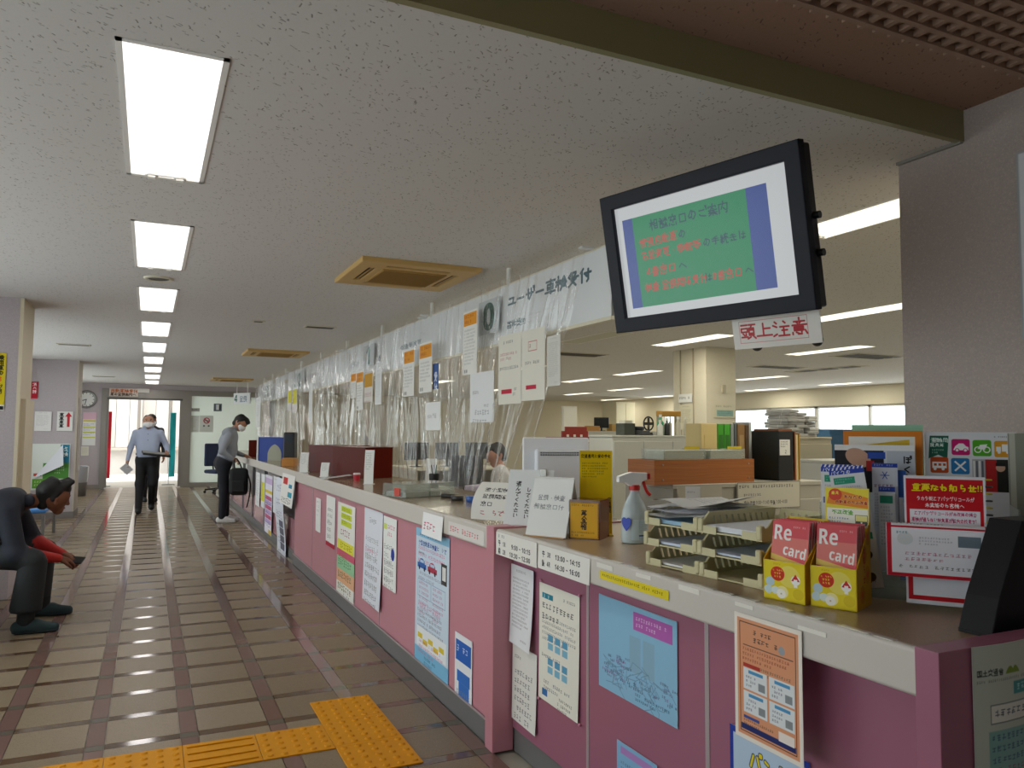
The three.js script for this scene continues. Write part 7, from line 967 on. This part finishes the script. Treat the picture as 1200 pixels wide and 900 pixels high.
function person(label, pos, turn, J, o) {
  const t = thing('person', label, 'person', pos, turn), sh = lin(o.shirt), pa = lin(o.pants), S = lin(o.skin), fo = lin(o.forearm ?? o.shirt), body = [], k = 0.05;
  const L = (a, b, r, r2, c, kk = k) => body.push({ a, b, r, r2, c, k: kk });
  L([J.hip[0] - 0.055 * J.wx, J.hip[1], J.hip[2] - 0.055 * J.wz], [J.hip[0] + 0.055 * J.wx, J.hip[1], J.hip[2] + 0.055 * J.wz], 0.115, 0.115, pa);
  const sp = (y, w, r, c, m) => { const q = [0, 1, 2].map((i) => J.hip[i] + (J.neck[i] - J.hip[i]) * y + (m ? m[i] : 0)); L([q[0] - w * J.wx, q[1], q[2] - w * J.wz], [q[0] + w * J.wx, q[1], q[2] + w * J.wz], r, r, c); return q; };
  const bk = o.bulk ?? 0; sp(0.22, 0.06 + bk, 0.108 + bk, sh, J.belly); sp(0.42, 0.06 + bk, 0.112 + bk, sh, J.belly); sp(0.62, 0.075 + bk, 0.11 + bk, sh, J.back); sp(0.8, 0.085 + bk, 0.095 + bk * 0.6, sh, J.back); sp(0.92, 0.06, 0.06, sh, J.back);
  for (const a of J.arms) { L(a.s, a.e, 0.056 + bk * 0.7, 0.043 + bk * 0.8, sh, 0.035); L(a.e, a.w, a.r ?? 0.045, 0.032, fo, 0.03); }
  for (const l of J.legs) { L(l.h, l.k, 0.092, 0.068, pa, 0.05); L(l.k, l.a, 0.068, 0.052, pa, 0.04); }
  L(J.neck, J.head.toArray(), 0.05, 0.048, S, 0.03);
  const H = headParts(J.head, J.face.clone().normalize(), J.up.clone().normalize(), o.skin, o), parts = [nets(body, 0.013)];
  parts.push(nets(H.head, 0.0055));
  for (const a of J.arms) if (a.hand) parts.push(nets(handParts(V(...a.w), a.hand[0].clone().normalize(), a.hand[1].clone().normalize(), o.skin, a.hand[2] ?? 0.5, a.hand[3] ?? 1), 0.0045));
  mesh('body', joinColoured(parts), mBody, t).userData.label = undefined; delete t.children[0].userData.label;
  mesh('hair', nets(H.hair, 0.0065), new THREE.MeshPhysicalMaterial({ vertexColors: true, roughness: 0.6 }), t);
  if (o.mask) mesh('face_mask', nets(H.mask, 0.006), new THREE.MeshPhysicalMaterial({ vertexColors: true, roughness: 0.8 }), t);
  if (o.collar) mesh('collar', nets([{ a: [J.neck[0] - 0.05 * J.wx, J.neck[1] + 0.01, J.neck[2] - 0.05 * J.wz], b: [J.neck[0] + 0.05 * J.wx, J.neck[1] + 0.01, J.neck[2] + 0.05 * J.wz], r: 0.045, c: lin(o.collar) }], 0.008), mBody, t);
  for (const l of J.legs) if (l.t) { const c = lin(o.shoe), d = V(l.t[0] - l.a[0], 0, l.t[2] - l.a[2]).normalize(), q = (a, y) => [l.a[0] + d.x * a, y, l.a[2] + d.z * a], y = l.sole ?? 0; const list = [{ a: q(-0.04, y + 0.045), b: q(0.06, y + 0.05), r: 0.044, r2: 0.042, c, k: 0.03 }, { a: q(0.06, y + 0.04), b: q(0.17, y + 0.032), r: 0.042, r2: 0.032, c, k: 0.03 }]; mesh('shoe', nets(list, 0.007, (x, yy) => y + 0.004 - yy), mBody, t); if (o.sole) mesh('sole', nets(list.map((e) => ({ ...e, r: e.r + 0.004, r2: e.r2 + 0.004, c: lin(o.sole) })), 0.007, (x, yy) => Math.max(y + 0.002 - yy, yy - y - 0.022)), mBody, t); }
  return t;
}
// walking man
{
  const p = person('man in a pale blue shirt, dark trousers and white mask walking with a binder', [-0.01, 0, -14.25], 0, {
    wx: 1, wz: 0, hip: [0, 0.88, 0], neck: [0, 1.39, 0], head: V(0, 1.5, 0.02), face: V(0, -0.05, 1), up: V(0, 1, 0.05), belly: [0, 0, 0.02],
    arms: [{ s: [-0.185, 1.32, 0], e: [-0.255, 1.08, -0.02], w: [-0.29, 0.87, 0.06], hand: [V(-0.1, -1, 0.25), V(1, 0, 0.3), 0.5, 1] }, { s: [0.185, 1.32, 0], e: [0.29, 1.1, -0.02], w: [0.3, 0.99, 0.17], hand: [V(0.1, -0.2, 1), V(-1, -0.2, 0), 0.9, -1] }],
    legs: [{ h: [-0.085, 0.86, 0], k: [-0.1, 0.48, 0.07], a: [-0.105, 0.085, 0.14], t: [-0.11, 0.03, 0.3] }, { h: [0.085, 0.86, 0], k: [0.09, 0.48, 0.05], a: [0.085, 0.13, -0.16], t: [0.09, 0.04, 0], sole: 0.035 }],
  }, { shirt: '#aab4cc', pants: '#121318', skin: '#b98a72', hair: '#3a322e', thin: 1, mask: 1, shoe: '#0e0e10', collar: '#aab4cc' });
  for (let k = 0; k < 4; k++) mesh('button', new THREE.SphereGeometry(0.007, 8, 6).translate(0, 1.3 - k * 0.1, 0.118), M('#3a4054', 0.4), p);
  mesh('belt', lathe([[0.118, 0], [0.122, 0], [0.122, 0.03], [0.118, 0.03]], 28).scale(1.46, 1, 1.02).translate(0, 0.955, 0.005), M('#0f0f11', 0.4), p);
  const b = thing('ring_binder', 'dark binder of papers held by the walking man', 'binder', [0.1, 0.975, -14.02], 0); b.rotation.set(0.15, 0.1, -0.14); mesh('cover', bx(0.42, 0.03, 0.24, 0.02, 0, 0, 0.006), M('#161618', 0.5), b); mesh('papers', bx(0.34, 0.006, 0.16, -0.01, 0.018, -0.02), M('#a8a6a0', 0.8), b);
  const s = tag(mesh('held_paper', bx(0.13, 0.16, 0.002, 0, 0, 0), M('#c9ccd0', 0.7)), 'small sheet of paper in the walking man’s lowered hand', 'paper'); s.position.set(-0.31, 0.73, -14.13); s.rotation.set(0.2, 0.1, 0.75);
}
// customer at the counter
{
  const p = person('customer in a grey hooded top, navy trousers and white sneakers bowing at the counter', [1.02, 0, -12.35], 0, {
    wx: 0.25, wz: 0.97, hip: [0, 0.88, 0], neck: [0.13, 1.37, 0], head: V(0.225, 1.475, 0.03), face: V(0.75, -0.62, 0.25), up: V(0.62, 0.75, 0.1), belly: [0.02, 0, 0], back: [-0.02, 0, 0],
    arms: [{ s: [0.06, 1.3, 0.17], e: [-0.04, 1.06, 0.24], w: [0.11, 0.95, 0.21], hand: [V(1, -0.4, -0.2), V(0, -1, 0), 0.9, 1] }, { s: [0.1, 1.3, -0.17], e: [0.12, 1.06, -0.22], w: [0.3, 0.99, -0.08], hand: [V(1, -0.2, 0.3), V(0, -1, 0), 0.9, -1] }],
    legs: [{ h: [0, 0.86, 0.08], k: [0.02, 0.47, 0.09], a: [0, 0.085, 0.09], t: [0.16, 0.03, 0.12] }, { h: [0, 0.86, -0.08], k: [0.05, 0.47, -0.1], a: [0.07, 0.085, -0.12], t: [0.24, 0.03, -0.1] }],
  }, { shirt: '#8d919a', pants: '#10131f', skin: '#a87860', hair: '#0c0a0a', fringe: 1, mask: 1, shoe: '#d8d8d6', sole: '#e6e6e4', collar: '#84888f' });
  mesh('hood', nets([{ a: [0.08, 1.36, -0.08], b: [0.08, 1.36, 0.08], r: 0.06, c: lin('#84888f') }, { a: [0.04, 1.33, 0], r: 0.07, c: lin('#84888f') }], 0.01), mBody, p);
  const b = thing('backpack', 'dark green-black backpack hanging from the customer’s hand', 'backpack', [1.22, 0.42, -12.02], -0.2), m = M('#16181a', 0.8); mesh('body', bx(0.26, 0.4, 0.14, 0, 0.2, 0, 0.06), m, b); mesh('pocket', bx(0.19, 0.17, 0.05, 0, 0.13, 0.08, 0.022), m, b); mesh('handle', tube([[-0.06, 0.38, 0], [-0.07, 0.5, 0.0], [-0.05, 0.54, 0], [0, 0.48, 0], [0.04, 0.38, 0]], 0.01), m, b); mesh('strap', tube([[0.11, 0.34, -0.03], [0.16, 0.15, -0.05], [0.14, -0.08, -0.03], [0.12, -0.18, 0]], 0.01), m, b);
}
// seated man
{
  const p = person('man in a dark blue jacket with red undersleeves sitting hunched forward on the bench', [-1.12, 0, -6.4], 0, {
    wx: 0, wz: 1, hip: [0, 0.55, 0], neck: [0.37, 0.86, 0.02], head: V(0.52, 0.875, 0.0), face: V(0.93, -0.12, -0.36), up: V(0.2, 1, 0.05), belly: [-0.04, 0, 0], back: [-0.05, 0.05, 0],
    arms: [{ s: [0.27, 0.81, 0.2], e: [0.34, 0.54, 0.25], w: [0.57, 0.46, 0.06], r: 0.05, hand: [V(0.8, -0.3, -0.5), V(-0.2, -1, -0.2), 0.8, -1] }, { s: [0.27, 0.81, -0.18], e: [0.38, 0.56, -0.24], w: [0.59, 0.47, -0.06], r: 0.05, hand: [V(0.8, -0.3, 0.5), V(-0.2, -1, 0.2), 0.8, 1] }],
    legs: [{ h: [0.04, 0.53, 0.12], k: [0.44, 0.48, 0.25], a: [0.41, 0.09, 0.26], t: [0.56, 0.03, 0.26] }, { h: [0.04, 0.53, -0.12], k: [0.46, 0.48, -0.24], a: [0.45, 0.09, -0.27], t: [0.6, 0.03, -0.26] }],
  }, { shirt: '#161b28', pants: '#14181b', skin: '#6e4029', bulk: 0.022, hair: '#0b0909', spiky: 1, forearm: '#a81c14', shoe: '#1b2f33', sole: '#172629', collar: '#171d2c' });
  for (const z of [0.24, -0.24]) mesh('trouser_leg', nets([{ a: [0.44, 0.46, z], b: [0.41, 0.17, z * 1.08], r: 0.085, r2: 0.095, c: lin('#14181b'), k: 0.03 }], 0.012, (x, y) => 0.15 - y), mBody, p);
  const h = tag(mesh('mobile_phone', bx(0.075, 0.012, 0.14, 0, 0, 0, 0.004), M('#0d0d10', 0.3)), 'dark phone held in the seated man’s hands', 'phone'); h.position.set(-0.46, 0.435, -6.4); h.rotation.set(0.2, 1.2, 0.3);
}
// staff behind the curtain
function clerk(x, z, turn, label, o) {
  const t = person(label, [x, 0, z], turn, { wx: 1, wz: 0, hip: [0, 0.52, 0], neck: [0, 1.0, 0.05], head: V(0, 1.12, 0.09), face: V(0, -0.35, 1), up: V(0, 1, 0.3), belly: [0, 0, 0.01],
    arms: [{ s: [-0.18, 0.94, 0.04], e: [-0.24, 0.74, 0.12], w: [-0.12, 0.76, 0.36], hand: [V(0.2, -0.1, 1), V(0, -1, 0), 0.5, 1] }, { s: [0.18, 0.94, 0.04], e: [0.24, 0.74, 0.12], w: [0.12, 0.76, 0.36], hand: [V(-0.2, -0.1, 1), V(0, -1, 0), 0.5, -1] }],
    legs: [{ h: [-0.09, 0.5, 0.02], k: [-0.11, 0.5, 0.4], a: [-0.11, 0.09, 0.4], t: [-0.11, 0.03, 0.6] }, { h: [0.09, 0.5, 0.02], k: [0.11, 0.5, 0.4], a: [0.11, 0.09, 0.4], t: [0.11, 0.03, 0.6] }] }, { pants: '#22242c', skin: '#b07c66', shoe: '#141416', ...o });
  const c = thing('office_chair', 'grey office chair under the ' + label.split(' sitting')[0], 'chair', [x - Math.sin(turn) * 0.04, 0, z - Math.cos(turn) * 0.04], turn); mesh('seat', bx(0.46, 0.07, 0.44, 0, 0.37, 0, 0.03), M('#5a5e66', 0.8), c); mesh('backrest', bx(0.42, 0.4, 0.06, 0, 0.72, -0.24, 0.03), M('#5a5e66', 0.8), c); mesh('back_bar', bar([0, 0.35, -0.2], [0, 0.6, -0.27], 0.016), mBlack, c); mesh('gas_lift', cyl(0.03, 0.025, 0.3, 0, 0.05, 0), mBlack, c); for (let k = 0; k < 5; k++) mesh('base_arm', bar([0, 0.07, 0], [0.27 * Math.cos(k * 1.2566), 0.03, 0.27 * Math.sin(k * 1.2566)], 0.018), mBlack, c);
}
clerk(3.38, -6.0, -1.35, 'dark-haired clerk in a dark top sitting behind the near curtain', { shirt: '#3a2c38' });
clerk(3.4, -7.4, -1.9, 'dark-haired clerk in a white shirt sitting behind the near curtain', { shirt: '#c9c9cc' });
// person outdoors
person('person in a dark jacket standing just behind the walking man', [0.04, 0, -16.4], 0.2, { wx: 1, wz: 0, hip: [0, 0.9, 0], neck: [0, 1.43, 0], head: V(0, 1.54, 0.02), face: V(0, -0.1, 1), up: V(0, 1, 0.1), arms: [{ s: [-0.18, 1.36, 0], e: [-0.23, 1.1, 0], w: [-0.22, 0.88, 0.08], hand: [V(0, -1, 0.2), V(1, 0, 0), 0.4, 1] }, { s: [0.18, 1.36, 0], e: [0.23, 1.1, 0], w: [0.22, 0.88, 0.08], hand: [V(0, -1, 0.2), V(-1, 0, 0), 0.4, -1] }], legs: [{ h: [-0.085, 0.88, 0], k: [-0.09, 0.48, 0.03], a: [-0.09, 0.085, 0], t: [-0.09, 0.03, 0.2] }, { h: [0.085, 0.88, 0], k: [0.09, 0.48, 0.03], a: [0.09, 0.085, 0], t: [0.09, 0.03, 0.2] }] }, { shirt: '#2c2e34', pants: '#1c1d22', skin: '#a87860', shoe: '#131315', mask: 1 });

renderer.render(scene, camera);
